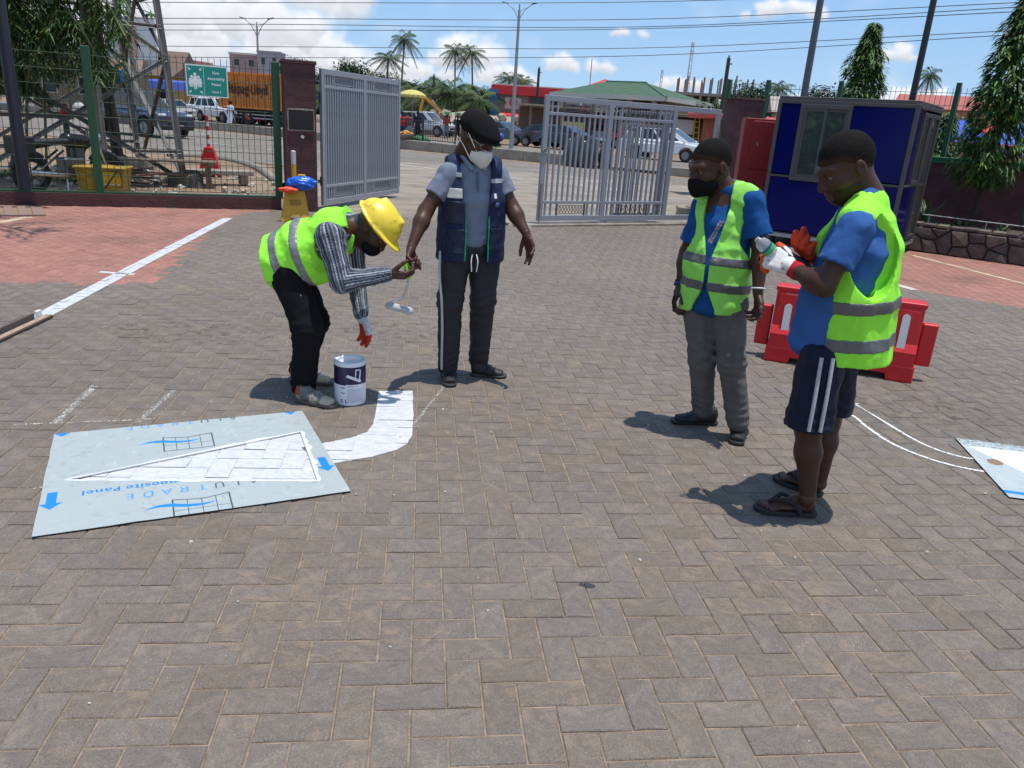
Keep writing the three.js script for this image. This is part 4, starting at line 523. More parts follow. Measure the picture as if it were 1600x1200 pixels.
  const brace = (p, q, r, m, n) => part(n, new THREE.TorusGeometry(r, 0.0045, 8, 24).applyQuaternion(new THREE.Quaternion().setFromUnitVectors(new THREE.Vector3(0, 0, 1), V3(vec.norm(vec.sub(q, p))))).translate(...vec.mix(p, q, 0.93)), m, g);
  brace(j.elL, j.wrL, 0.034, M([0.6, 0.6, 0.6], 0.35), 'bangle'); brace(j.elR, j.wrR, 0.034, M([0.02, 0.05, 0.35], 0.6), 'wristband');
  { const p = vec.mix(j.elR, j.wrR, 0.84); part('watch', [aim(cyl(0, 0, 0, 0.036, 0.036, 0.02, 20), vec.mix(j.elR, j.wrR, 0.84), vec.mix(j.elR, j.wrR, 0.9))], mats.black, g); }
  const sh = { w: 0.047, colour: () => [0.012, 0.012, 0.013], sole: [0.012, 0.012, 0.012], lace: mats.black };
  shoe(g, [1.177, 0, -4.072], [0.903, 0, -4.043], [0, 1, 0], sh); shoe(g, [1.299, 0, -4.036], [1.197, 0, -3.749], [0, 1, 0], sh);
  rebase(g, [1.13, 0, -3.95]);
}
// -------- the man on the right, shorts and flip-flops
{
  const g = thing('person', 'person in striped navy shorts, lime vest and flip-flops looking at a phone', 'person');
  const j = { pelvis: [1.312, 0.758, -3.12], waist: [1.319, 0.936, -3.12], chest: [1.337, 1.152, -3.12], neck: [1.335, 1.318, -3.12], shL: [1.253, 1.25, -2.95], shR: [1.419, 1.237, -3.3], elL: [1.164, 1.03, -2.92], wrL: [1.089, 1.061, -3.06], elR: [1.37, 0.971, -3.36], wrR: [1.217, 1.086, -3.22], hipL: [1.256, 0.712, -3.03], hipR: [1.392, 0.678, -3.22], kneeL: [1.246, 0.418, -3], ankL: [1.299, 0.105, -2.99], kneeR: [1.417, 0.381, -3.22], ankR: [1.435, 0.066, -3.22], head: [1.239, 1.454, -3.12] };
  const fwd = [-1, 0, 0.08], side = [0.08, 0, 1], s = 0.98;
  const head = headField(j.head, [-0.83, -0.5, 0.16], [-0.46, 0.85, 0.05], 1.12, { beard: true });
  const hL = handBones(j.wrL, vec.sub([1.006, 1.097, -3.1], j.wrL), [-0.15, -0.25, -0.9], 1, [[0.6, 0.9, 0.6], [0.7, 1, 0.6], [0.75, 1, 0.6], [0.8, 1, 0.6]], 0.5, 1.08), hR = handBones(j.wrR, vec.sub([1.119, 1.129, -3.14], j.wrR), [0.1, 0.9, 0.35], -1, [[0.3, 0.4, 0.3], [0.35, 0.45, 0.3], [0.4, 0.5, 0.3], [0.5, 0.5, 0.3]], 0.9, 1.05);
  // bare feet in flip-flops
  const feet = [];
  for (const [heel, toe, an] of [[[1.365, 0, -3.028], [1.104, 0, -3.038], j.ankL], [[1.456, 0, -3.21], [1.292, 0, -3.38], j.ankR]]) {
    const d = vec.norm(vec.sub(toe, heel)), sd = vec.cross([0, 1, 0], d), L = Math.hypot(...vec.sub(toe, heel)), P = (a, b, h) => vec.add(vec.add(vec.add(heel, d, a * L), sd, b), [0, 1, 0], h + 0.022);
    const foot = [capsule(P(0.14, 0, 0.026), P(0.2, 0, 0.045), 0.028, 0.03), capsule(an, P(0.22, 0, 0.045), 0.036, 0.036), oval(P(0.16, 0, 0.02), P(0.7, 0, 0.014), sd, 0.029, 0.024, 0.042, 0.015), capsule(P(0.24, 0, 0.055), P(0.62, 0, 0.02), 0.028, 0.018)];
    for (let t = 0; t < 5; t++) { const b = -0.034 + t * 0.017, e = 0.95 - Math.abs(t - 1) * 0.03 - (t > 1 ? (t - 1) * 0.022 : 0), r = t === 0 ? 0.012 : 0.0088; foot.push(capsule(P(0.7, b * 0.9, 0.008), P(e, b, 0.004), r, r * 0.92)); }
    feet.push(meshField(union(foot, 0.009), bounds([heel, toe, an], 0.06), 0.004, vary([0.075, 0.036, 0.024], 0.14, 30)));
    const slp = part('flip_flop', prism([[0.0, 0.02], [0.02, 0.038], [0.3 * L, 0.036], [0.62 * L, 0.048], [0.9 * L, 0.042], [1.03 * L, 0.012], [1.03 * L, -0.016], [0.9 * L, -0.044], [0.62 * L, -0.046], [0.3 * L, -0.036], [0.02, -0.036], [0.0, -0.02]], 0.02, 0.004).rotateX(-Math.PI / 2).rotateY(Math.atan2(-d[2], d[0])).translate(heel[0], 0.012, heel[2]), M([0.018, 0.018, 0.019], 0.7), g);
    const top = P(0.74, -0.022, 0.026); part('strap', [tube([P(0.78, -0.02, 0.0), P(0.76, -0.018, 0.02), P(0.55, 0.03, 0.052), P(0.36, 0.038, 0.02), P(0.3, 0.04, -0.012)], 0.0095, 20, 6), tube([P(0.76, -0.018, 0.02), P(0.56, -0.034, 0.05), P(0.36, -0.038, 0.02), P(0.3, -0.04, -0.012)], 0.0095, 20, 6)].map(t => t), mats.rubber, slp);
  }
  const body = bodyOf(j, side, s, [[hL], [hR]], head, g, [0.06, 0.028, 0.018]);
  body.geometry = mergeIdx([body.geometry, ...feet]);
  const navyS = [0.007, 0.01, 0.028];
  const shCol = (x, y, z) => { const n = 1 + 0.25 * fbm(x * 20, y * 20, z * 20, 2); return navyS.map(v => v * n); };
  const tr = trousers('shorts', j, side, g, { shorts: 0.93, r: [0.09, 0.1, 0.098], hip: [0.15, 0.1], rise: 0.05, seed: 34, amp: 0.009, wave: 0.1, mat: satinMat, colour: shCol, cutY: j.kneeL[1] + 0.005 });
  for (const o of [0.012, -0.034]) part('side_stripe', tube([vec.add(j.hipL, [o - 0.008, 0.03, 0.1]), vec.add(vec.mix(j.hipL, j.kneeL, 0.5), [o - 0.008, 0, 0.112]), vec.add(vec.mix(j.hipL, j.kneeL, 0.96), [o - 0.006, 0.012, 0.108])], 0.0085, 20, 6).scale(1, 1, 1), M([0.5, 0.5, 0.52], 0.8, { map: gmap('coarse', 9) }), tr);
  const tf = torsoFrame([1.379, 0.715, -3.12], j.neck, fwd), TL = Math.hypot(...vec.sub(j.neck, tf.O)), fo = folds(0.006, 0.09, 61);
  const tee = union([oval([1.282, 0.748, -3.12], [1.288, 0.934, -3.12], side, 0.142, 0.135, 0.15, 0.128), oval([1.288, 0.934, -3.12], j.chest, side, 0.15, 0.125, 0.158, 0.112), oval(j.chest, vec.mix(j.chest, j.neck, 0.7), side, 0.158, 0.112, 0.12, 0.085), capsule(j.neck, j.shL, 0.06, 0.06), capsule(j.neck, j.shR, 0.06, 0.06), capsule(vec.mix(j.chest, j.neck, 0.7), vec.add(j.neck, [-0.01, 0.02, 0]), 0.085, 0.07), ], 0.03), slv = [capsule(j.shL, vec.mix(j.shL, j.elL, 0.8), 0.06, 0.074), capsule(j.shR, vec.mix(j.shR, j.elR, 0.8), 0.06, 0.07)];
  const cut = (k, t) => { const a = j['sh' + k], b = j['el' + k], d = vec.norm(vec.sub(b, a)), L = Math.hypot(...vec.sub(b, a)); return (x, y, z) => vec.dot([x - a[0], y - a[1], z - a[2]], d) - L * t; }, cL = cut('L', 0.64), cR = cut('R', 0.64), nk = capsule(vec.add(j.neck, [-0.04, 0.07, 0]), j.head, 0.04, 0.06);
  garment('t_shirt', (x, y, z) => { let d = smin(smin(tee(x, y, z), Math.max(slv[0](x, y, z), cL(x, y, z)), 0.03), Math.max(slv[1](x, y, z), cR(x, y, z)), 0.03); if (d > 0.05) return d; d -= fo(x, y, z); const [a, b, h] = tf.l(x, y, z); return -smin(-d, nk(x, y, z), 0.006); }, bounds([tf.O, [1.219, 0.765, -3.12], j.shL, j.shR, j.neck, j.elL, j.elR], 0.14), 0.0065, vary([0.038, 0.11, 0.31], 0.1, 14), clothMat, g);
  const vB = union([oval(tf.w(0, 0.006, -0.02), tf.w(0, 0.004, 0.25), side, 0.21, 0.182, 0.2, 0.165), oval(tf.w(0, 0.004, 0.25), tf.w(0, -0.004, 0.46), side, 0.2, 0.165, 0.175, 0.142), oval(tf.w(0, -0.004, 0.46), tf.w(0, -0.01, TL - 0.05), side, 0.175, 0.142, 0.135, 0.105), capsule(j.neck, vec.mix(j.neck, j.shL, 0.78), 0.078, 0.074), capsule(j.neck, vec.mix(j.neck, j.shR, 0.78), 0.078, 0.074)], 0.03), fv = folds(0.011, 0.13, 72, [1, 0.45, 1]);
  const vest = (x, y, z) => { let d = vB(x, y, z); if (d > 0.06) return d; d -= fv(x, y, z); const [a, b, h] = tf.l(x, y, z); d = Math.max(d, -0.005 - h); const e = Math.hypot((b - 0.004) / 0.092, (h - TL + 0.175) / 0.16) - 1; d = Math.max(d, -Math.max(e * 0.09, 0.115 + 0.03 * smooth(TL - 0.12, TL, h) - Math.abs(a))); d = Math.max(d, -Math.max(Math.abs(a) - 0.05 - 0.03 * smooth(0.2, -0.02, h), 0.04 - b)); return Math.max(d, h > TL - 0.05 ? 0.07 - Math.hypot(a, b - 0.01) : -1); };
  const vb = bounds([tf.w(0, 0, -0.03), tf.w(0, 0, TL)], 0.25), vm = garment('safety_vest', vest, vb, 0.006, vary(lime, 0.06, 10), hivisMat, g);
  for (const [h0, k, wd] of [[0.235, -0.05, 0.026], [0.085, -0.05, 0.027]]) garment('reflective_band', (x, y, z) => { const d = vest(x, y, z) - 0.0025; if (d > 0.03) return d; const [a, b, h] = tf.l(x, y, z); return Math.max(d, Math.abs(h - h0 - k * b) - wd, -0.012 - d); }, vb, 0.0055, vary([0.13, 0.135, 0.14], 0.15, 20), bandMat, vm);
  { const { loc, wld, cran } = head, HB = p => p[1] - 0.05 + 0.75 * Math.max(0, 0.04 - p[2]); garment('hair', (x, y, z) => { const p = loc(x, y, z); const d = cran(x, y, z) - 0.0045 - 0.0015 * N3(x * 130, y * 130, z * 130); return Math.max(d, -HB(p)); }, bounds([wld(0, 0.05, -0.01)], 0.18), 0.0048, (x, y, z) => { const p = loc(x, y, z), e = HB(p), n = 1 + 1.3 * fbm(x * 150, y * 150, z * 150, 2), k = smooth(0.0, 0.035, e + 0.006 * N3(x * 90, y * 90, z * 90)); return [lerp(skinDark[0] * 0.75, 0.008 * n, k), lerp(skinDark[1] * 0.75, 0.0072 * n, k), lerp(skinDark[2] * 0.75, 0.0068 * n, k)]; }, new THREE.MeshPhysicalMaterial({ vertexColors: true, roughness: 0.85, specularIntensity: 0.2 }), g); }
  // gloves: white knit, red palms
  const dl = vec.norm(vec.sub([1.006, 1.097, -3.1], j.wrL)); garment('work_glove', (x, y, z) => hL.f(x, y, z) - 0.005, bounds(hL.pts, 0.04), 0.0036, (x, y, z) => { const p = vec.sub([x, y, z], j.wrL), al = vec.dot(p, dl), f = vec.dot(p, [-0.15, -0.25, -0.9]); return f > 0.055 || al > 0.165 ? [0.62, 0.1, 0.04] : fbm(x * 60, y * 60, z * 60, 2) > 0.27 ? [0.5, 0.25, 0.22] : [0.68, 0.67, 0.66]; }, clothMat, g);
  garment('glove_cuff', capsule(vec.add(j.wrL, dl, -0.014), vec.add(j.wrL, dl, 0.004), 0.037, 0.035), bounds([j.wrL], 0.08), 0.0045, [0.42, 0.02, 0.035], clothMat, g);
  garment('work_glove', (x, y, z) => hR.f(x, y, z) - 0.005, bounds(hR.pts, 0.04), 0.0036, (x, y, z) => { const p = vec.sub([x, y, z], j.wrR), f = vec.dot(p, [0.1, 0.9, 0.35]); return f > -0.012 ? [0.55, 0.06, 0.03] : [0.6, 0.58, 0.56]; }, clothMat, g);
  rebase(g, [1.33, 0, -3.12]);
  // things held
  const ph = thing('phone', 'dark phone held between two work gloves', 'phone', [1.119, 1.095, -3.13], 0.2); part('case', rbox(0, 0, 0, 0.15, 0.009, 0.075, 0.004, 0, 0.35, -0.42), mats.black, ph); part('screen', rbox(-0.002, 0.005, 0.002, 0.138, 0.003, 0.067, 0.0015, 0, 0.35, -0.42), MP([0.05, 0.1, 0.17], 0.08), ph);
  const bt = thing('plastic_bottle', 'small clear bottle with green and blue label in white glove', 'bottle', [0.982, 1.132, -3.1]); bt.rotation.set(0.2, 0, 0.95);
  part('bottle', lathe([[0.0, -0.03], [0.026, -0.028], [0.028, 0.02], [0.024, 0.04], [0.012, 0.05], [0.012, 0.062], [0, 0.063]], 20), MP([0.85, 0.87, 0.9], 0.1, { transmission: 0.75, thickness: 0, ior: 1.4 }), bt); part('label', lathe([[0.0285, -0.015], [0.0288, 0.006]], 20), M([0.06, 0.42, 0.12], 0.5), bt); part('label_stripe', lathe([[0.0287, 0.006], [0.029, 0.014]], 20), M([0.02, 0.05, 0.35], 0.5), bt);
}
// -------- paint roller between the two hands, paint tin
{
  const r = thing('paint_roller', 'small white paint roller with a lime handle passed between two hands', 'paint roller');
  part('handle', [rod([-0.627, 0.776, -4.2], [-0.607, 0.709, -4.19], 0.016, 12, 0.018), rod([-0.607, 0.709, -4.19], [-0.602, 0.688, -4.185], 0.016, 12, 0.006)], M([0.25, 0.72, 0.03], 0.45), r);
  part('wire', tube([[-0.607, 0.701, -4.19], [-0.62, 0.622, -4.17], [-0.636, 0.591, -4.16], [-0.689, 0.563, -4.14], [-0.704, 0.542, -4.13], [-0.697, 0.529, -4.13]], 0.0052, 30, 8), mats.chrome, r);
  part('sleeve', [rod([-0.706, 0.54, -4.14], [-0.587, 0.529, -4.1], 0.021, 20), sph(...[-0.587, 0.529, -4.1], 0.021), sph(...[-0.706, 0.54, -4.14], 0.021)], M([0.72, 0.72, 0.74], 0.9, { bumpMap: gmap('bump', 30), bumpScale: 0.004 }), r);
  rebase(r, [-0.63, 0.673, -4.18]);
  const c = [-0.903, 0, -4.041], b = thing('paint_tin', 'white and purple five litre paint tin standing open by the arrow', 'paint tin', [c[0], 0, c[2]], R(-8));
  part('can', lathe([[0.0, 0.002], [0.083, 0.002], [0.086, 0.006], [0.086, 0.232], [0.0885, 0.236], [0.0885, 0.246], [0.085, 0.25], [0.068, 0.25], [0.066, 0.244], [0.066, 0.21], [0, 0.21]], 48), M([0.7, 0.72, 0.76], 0.35), b);
  const lab = canvasTex(1024, 512, (g, w, h) => { g.fillStyle = '#dfe1ea'; g.fillRect(0, 0, w, h); g.fillStyle = '#17103f'; g.fillRect(0, 0, w, h * 0.48); g.fillStyle = '#e6e7ee'; g.fillRect(w * 0.5, h * 0.46, w * 0.2, h); g.fillStyle = '#d3d5e2'; g.fillRect(w * 0.51, h * 0.56, w * 0.19, h * 0.4); g.fillStyle = '#30303c'; g.font = 'bold 15px sans-serif'; for (let i = 0; i < 15; i++) { g.fillStyle = '#8a8c9c'; g.fillRect(w * 0.515, h * (0.58 + i * 0.025), w * (0.13 + 0.05 * ((i * 37) % 7) / 7), 2.2); } g.fillStyle = '#22222e'; g.fillRect(w * 0.515, h * 0.5, w * 0.06, 8); g.fillRect(w * 0.58, h * 0.505, w * 0.05, 4); for (const y of [0.54, 0.68]) g.fillRect(w * 0.44, h * y, w * 0.05, 10); g.font = 'bold 62px sans-serif'; g.fillText('5 L', w * 0.437, h * 0.95); g.fillStyle = '#2b2358'; g.beginPath(); g.moveTo(w * 0.46, 0); g.lineTo(w * 0.5, h * 0.46); g.lineTo(w * 0.53, h * 0.46); g.lineTo(w * 0.5, 0); g.fill(); });
  part('label', new THREE.CylinderGeometry(0.0868, 0.0868, 0.215, 48, 1, true).rotateY(Math.PI * 1.03).translate(0, 0.118, 0), M('#ffffff', 0.4, { map: lab }), b);
  part('paint', cyl(0, 0.212, 0, 0.066, 0.066, 0.006, 32), MP([0.76, 0.77, 0.78], 0.2), b);
  part('handle', [rbox(0.05, 0.165, 0.078, 0.085, 0.016, 0.006, 0.003, 0.55, 0, -0.42), ...[-1, 1].map(q => rbox(0.069 + q * 0.012, 0.185, 0.066, 0.007, 0.06, 0.006, 0.003, 0.8, 0, -0.1)), rbox(0.069, 0.213, 0.066, 0.03, 0.007, 0.006, 0.003, 0.8)], M([0.72, 0.73, 0.75], 0.4), b);
}

// ---------------------------------------------------------------- walls, fences, gates, pillars, booth
const dirOf = (a, b) => { const dx = b[0] - a[0], dz = b[2] - a[2], l = Math.hypot(dx, dz); return { l, x: dx / l, z: dz / l, turn: Math.atan2(-dz, dx) }; };   // local +x runs from a to b
const run = (d, a, t, off = 0) => [a[0] + d.x * t + d.z * off, 0, a[2] + d.z * t - d.x * off];   // off > 0: away behind
function wirePanel(L, y0, y1, sx, sy, r) { const g = []; for (let x = sx / 2; x < L; x += sx) g.push(new THREE.CylinderGeometry(r, r, y1 - y0, 5).translate(x, (y0 + y1) / 2, 0)); for (let y = y0; y <= y1 + 0.01; y += sy) g.push(new THREE.CylinderGeometry(r * 1.15, r * 1.15, L, 5).rotateZ(Math.PI / 2).translate(L / 2, y, r * 1.5)); return join(g); }
{ // low wall and mesh fence on the left
  const a = wallAt(-0.75), b = wallB, d = dirOf(a, b);
  const w = thing('low_wall', 'low maroon wall under the green mesh fence', 'wall', a, d.turn);
  part('wall', uvBox(box(d.l / 2, 0.075, -0.09, d.l, 0.21, 0.18)), mats.maroon, w);
  const f = thing('mesh_fence', 'green wire mesh fence on the low maroon wall at left', 'fence', [a[0], 0.18, a[2]], d.turn);
  part('rail', box(d.l / 2, 0.012, -0.09, d.l, 0.024, 0.1), mats.green, f);
  const p1 = [-6.163, 0, -11.347], p2 = [-3.801, 0, -12.184], t1 = dirOf(a, p1).l, t2 = dirOf(a, p2).l, st = t2 - t1;
  const ts = [t1 - st, t1, t2]; for (const t of ts) { const p = part('post', rbox(t, 0.99, -0.09, 0.11, 1.96, 0.08, 0.008), mats.green, f); }
  for (let i = 0; i < ts.length - 1; i++) { const g = wirePanel(st, 0.05, 1.95, 0.085, 0.2, 0.0042).translate(ts[i], 0, -0.12); stuff('wire_panel', g, mats.greenWire, f); }
  // sign on the fence
  const sg = [-4.686, 1.807, -11.6], sp = thing('assembly_sign', 'green fire assembly point sign on the left mesh fence', 'sign', [0, 0, 0], 0);
  const td = dirOf(a, [-4.874, -0.043, -11.75]), tt = (sg[0] - a[0]) / d.x, q = run(d, a, tt, -0.02); sp.position.set(q[0], sg[1], q[2]); sp.rotation.set(0, d.turn, 0);
  const face = canvasTex(1024, 760, (g, w, h) => {
    g.fillStyle = '#e4ece9'; g.fillRect(0, 0, w, h); g.fillStyle = '#0f8f80'; g.fillRect(22, 22, w - 44, h - 44); g.fillStyle = '#eef4f2'; g.fillRect(w * 0.425, 40, 8, h - 80); g.textAlign = 'center'; g.font = 'bold 92px sans-serif'; ['Fire', 'Assembly', 'Point'].forEach((t, i) => g.fillText(t, w * 0.72, 200 + i * 140)); g.font = 'bold 70px sans-serif'; g.fillText('Zone 1', w * 0.72, 655);
    const cx = w * 0.22, man = (x, y, s) => { g.beginPath(); g.arc(x, y, 36 * s, 0, 7); g.fill(); g.fillRect(x - 44 * s, y + 44 * s, 88 * s, 120 * s); g.fillRect(x - 34 * s, y + 160 * s, 28 * s, 100 * s); g.fillRect(x + 6 * s, y + 160 * s, 28 * s, 100 * s); };
    man(cx, 225, 1); man(cx - 84, 290, 0.95); man(cx + 84, 290, 0.95); man(cx, 330, 1); man(cx - 130, 350, 0.7); man(cx + 130, 350, 0.7);
    const arr = (x, y, a) => { g.save(); g.translate(x, y); g.rotate(a); g.fillRect(-44, -9, 60, 18); g.beginPath(); g.moveTo(46, 0); g.lineTo(4, -34); g.lineTo(4, 34); g.fill(); g.restore(); };
    arr(85, 100, 0.78); arr(w * 0.36, 100, 2.36); arr(85, 660, -0.78); arr(w * 0.36, 660, -2.36);
  });
  part('backing', rbox(0, 0, -0.004, 0.57, 0.43, 0.012, 0.004), M([0.5, 0.5, 0.5], 0.5), sp); part('face', new THREE.PlaneGeometry(0.56, 0.42).translate(0, 0, 0.0035), M('#ffffff', 0.45, { map: face }), sp);
  for (const y of [-0.2, 0.2]) part('clamp', box(0, y, -0.055, 0.05, 0.03, 0.1), mats.steel, sp);
}
{ // left gate pillar
  const a = [-3.662, 0, -12.086], b = [-3.227, 0, -12.255], d = dirOf(a, b), g = thing('gate_pillar', 'maroon gate pillar with black panel left of the grey sheet gate', 'pillar', a, d.turn), w = d.l;
  part('shaft', uvBox(rbox(w / 2, 1.07, -0.22, w, 2.16, 0.44, 0.012)), mats.maroon, g);
  part('cap', uvBox(rbox(w / 2, 2.17, -0.22, w + 0.03, 0.05, 0.47, 0.008)), mats.maroon, g);
  const s = part('screen_panel', rbox(w * 0.52, 1.36, 0.004, 0.36, 0.29, 0.03, 0.004), M([0.006, 0.006, 0.008], 0.3), g); part('ragged_frame', prism([[0.04, 1.2], [0.1, 1.195], [w - 0.1, 1.2], [w - 0.03, 1.205], [w - 0.025, 1.3], [w - 0.035, 1.42], [w - 0.03, 1.52], [w / 2, 1.525], [0.05, 1.515], [0.038, 1.44], [0.045, 1.3]], 0.012).translate(0, 0, 0.005), M([0.3, 0.25, 0.2], 0.95), g);
  part('bell_button', [cyl(0, 0, 0, 0.026, 0.026, 0.014, 20).rotateX(Math.PI / 2).translate(w * 0.55, 1.115, 0.006), cyl(0, 0, 0, 0.01, 0.01, 0.02, 12).rotateX(Math.PI / 2).translate(w * 0.55, 1.115, 0.01)], M([0.55, 0.55, 0.53], 0.4), g);
}
function gateLeaf(g, L, H, y0, o) {
  const m = mats.grey, fr = 0.085, mid = o.mid, zs = 0.05;
  const st = (x, w = fr) => part('stile', rbox(x, y0 + (H - y0) / 2, 0, w, H - y0, zs, 0.006), m, g), rail = (x0, x1, y, h = fr) => part('rail', rbox((x0 + x1) / 2, y, 0, x1 - x0 - 0.004, h, zs - 0.006, 0.006), m, g);
  st(fr / 2); st(o.x1 - fr / 2); st(mid, 0.09); rail(fr, L - fr, H - fr / 2); rail(fr, L - fr, y0 + fr / 2);
  const yA = y0 + 0.29, yB = H - 0.26;
  for (const [x0, x1] of [[fr, mid - 0.045], [mid + 0.045, o.x1 - fr]]) {
    rail(x0 + 0.002, x1 + 0.002, yA, 0.045); rail(x0 + 0.002, x1 + 0.002, yB, 0.045);
    const n = o.bars, w = x1 - x0, bw = o.bw;
    for (let i = 0; i < n; i++) part('bar', box(x0 + (i + 0.5) * w / n, (yA + yB) / 2, 0.004, bw, yB - yA - 0.045, 0.025), m, g);
    for (const [ya, yb] of [[yB + 0.0225, H - fr], [y0 + fr, yA - 0.0225]]) {   // short bars and a scrolled inset
      const f0 = x0 + w * 0.24, f1 = x0 + w * 0.72; for (let i = 0; i < n; i++) { const x = x0 + (i + 0.5) * w / n; if (x < f0 - bw || x > f1 + bw) part('short_bar', box(x, (ya + yb) / 2, 0.004, bw, yb - ya, 0.025), m, g); }
      const fg = [box(f0, (ya + yb) / 2, 0.006, 0.02, yb - ya, 0.03), box(f1, (ya + yb) / 2, 0.006, 0.02, yb - ya, 0.03)]; const k = Math.max(6, Math.round((f1 - f0) / 0.06)); for (let i = 0; i < k; i++) fg.push(new THREE.TorusGeometry((yb - ya) * 0.36, 0.006, 5, 14).scale(0.75, 1, 1).translate(f0 + (i + 0.5) * (f1 - f0) / k, (ya + yb) / 2, 0.006)); stuff('scroll_inset', fg, o.inset || m, g);
    }
  }
}
{ // left leaf, closed with sheet steel
  const a = [-3.228, 0, -12.533], b = [-2.477, 0, -15.418], d = dirOf(a, b), g = thing('sheet_gate', 'grey sheet steel gate leaf swung open beside the maroon pillar', 'gate', a, d.turn);
  gateLeaf(g, d.l, 2.12, 0.07, { mid: d.l * 0.5, x1: d.l, bars: 17, bw: 0.034 });
  part('sheet', box(d.l / 2, 1.09, -0.012, d.l - 0.16, 1.9, 0.004), mats.grey, g);
  for (const y of [0.45, 1.7]) part('hinge', [cyl(-0.02, y, 0, 0.022, 0.022, 0.14, 12), box(-0.05, y, -0.01, 0.1, 0.05, 0.012)], mats.darkSteel, g);
  part('drop_bolt', [rod([d.l + 0.02, 0.2, 0.01], [d.l + 0.02, 0.95, 0.01], 0.012, 8), rod([d.l, 0.93, 0.02], [d.l + 0.1, 0.93, 0.02], 0.012, 8)], mats.darkSteel, g);
}
{ // right leaf, open bars, with the frame of a wicket at its end
  const a = [0.214, 0.06, -12.304], d = { x: 0.856, z: -0.517, turn: Math.atan2(0.517, 0.856) }, L = 3.6;
  const g = thing('bar_gate', 'grey barred gate leaf standing open across the road view', 'gate', [a[0], 0, a[2]], d.turn);
  gateLeaf(g, L, 1.95, 0.08, { mid: 1.25, x1: 2.62, bars: 11, bw: 0.028, inset: M([0.1, 0.1, 0.105], 0.5) });
  part('stile', rbox(L - 0.045, 1.015, 0, 0.09, 1.87, 0.05, 0.006), mats.grey, g);
  part('drop_bolt', [rod([0.02, -0.0, 0.04], [0.02, 0.62, 0.04], 0.011, 8), box(0.03, 0.6, 0.035, 0.03, 0.12, 0.02)], mats.steel, g); part('latch', [new THREE.TorusGeometry(0.035, 0.009, 6, 16).translate(0.04, 1.14, 0.035), box(0.04, 1.14, 0.028, 0.07, 0.11, 0.012)], mats.steel, g);
  part('padlock_loop', [rod([L - 0.02, 1.62, 0.04], [L - 0.02, 1.72, 0.04], 0.008, 6), rbox(L - 0.01, 1.58, 0.045, 0.03, 0.05, 0.015, 0.004)], mats.chrome, g);
  const w = thing('wicket_gate', 'narrow barred wicket folded open behind the barred gate', 'gate', [a[0] + d.x * 1.45, 0, a[2] + d.z * 1.45 - 0.16], d.turn - 0.04);   // > bars seen double through the second bay
  for (const x of [0.03, 0.98]) part('stile', rbox(x, 0.98, 0, 0.06, 1.7, 0.04, 0.005), mats.grey, w); for (const y of [0.16, 0.36, 1.6, 1.8]) part('rail', rbox(0.505, y, 0, 0.884, 0.05, 0.034, 0.005), mats.grey, w); for (let i = 0; i < 9; i++) part('bar', box(0.12 + i * 0.097, 0.98, 0, 0.026, 1.19, 0.022), mats.grey, w); for (const y of [0.26, 1.7]) for (let i = 0; i < 9; i++) part('short_bar', box(0.12 + i * 0.097, y, 0, 0.026, 0.148, 0.022), mats.grey, w); part('hanger', box(-0.03, 0.9, 0.06, 0.04, 0.05, 0.16), mats.steel, w);
  const st = thing('gate_track', 'concrete sill under the barred gate with a worn lip', 'kerb', [a[0] - 0.25, 0, a[2] + 0.22], d.turn); part('sill', uvBox(rbox(2.1, 0.012, -0.22, 4.4, 0.05, 0.5, 0.02)), mats.concrete, st); part('end_mound', uvBox(sph(0.1, -0.005, -0.12, 0.24, 1, 0.22, 0.7, 16)), mats.concrete, st);
}
{ // right pillar and red steel cabinet
  const p = [3.759, 0.007, -14.831], g = thing('gate_pillar', 'maroon gate pillar behind the red steel cabinet', 'pillar', [p[0], 0, p[2]], R(22)); part('shaft', uvBox(rbox(0.27, 1.08, -0.2, 0.56, 2.18, 0.4, 0.012)), mats.maroon, g); part('cap', uvBox(rbox(0.27, 2.18, -0.2, 0.59, 0.04, 0.43, 0.008)), mats.maroon, g);
  const q = [3.598, 0.141, -13.633], c = thing('steel_cabinet', 'tall red steel cabinet between the gate pillar and blue booth', 'cabinet', [q[0], 0, q[2]], R(-8)), red = M([0.3, 0.012, 0.016], 0.5, { map: gmap('fine', 1) });
  part('body', rbox(0.41, 0.92, -0.25, 0.82, 1.84, 0.5, 0.01), red, c); for (const [y, h] of [[1.42, 0.76], [0.52, 0.94]]) part('door', rbox(0.47, y, 0.006, 0.66, h, 0.02, 0.006), red, c); part('lock', [cyl(0, 0, 0, 0.018, 0.018, 0.02, 14).rotateX(Math.PI / 2).translate(0.24, 1.45, 0.02), rbox(0.255, 1.415, 0.02, 0.02, 0.04, 0.012, 0.004)], mats.chrome, c);
  const r = [4.163, -0.116, -16.069], rc = thing('ticket_hut', 'small orange brown hut with red roof beyond the gate', 'hut', [r[0] + 0.62, 0, r[2] - 5.2], 0.2); part('wall', rbox(0, 0.95, 0, 0.34, 1.9, 0.5, 0.01), M([0.28, 0.075, 0.03], 0.8, { map: gmap('coarse', 1) }), rc); part('roof', [rbox(-0.15, 1.98, 0, 0.8, 0.12, 1.0, 0.03)], M([0.5, 0.06, 0.06], 0.6), rc);
}
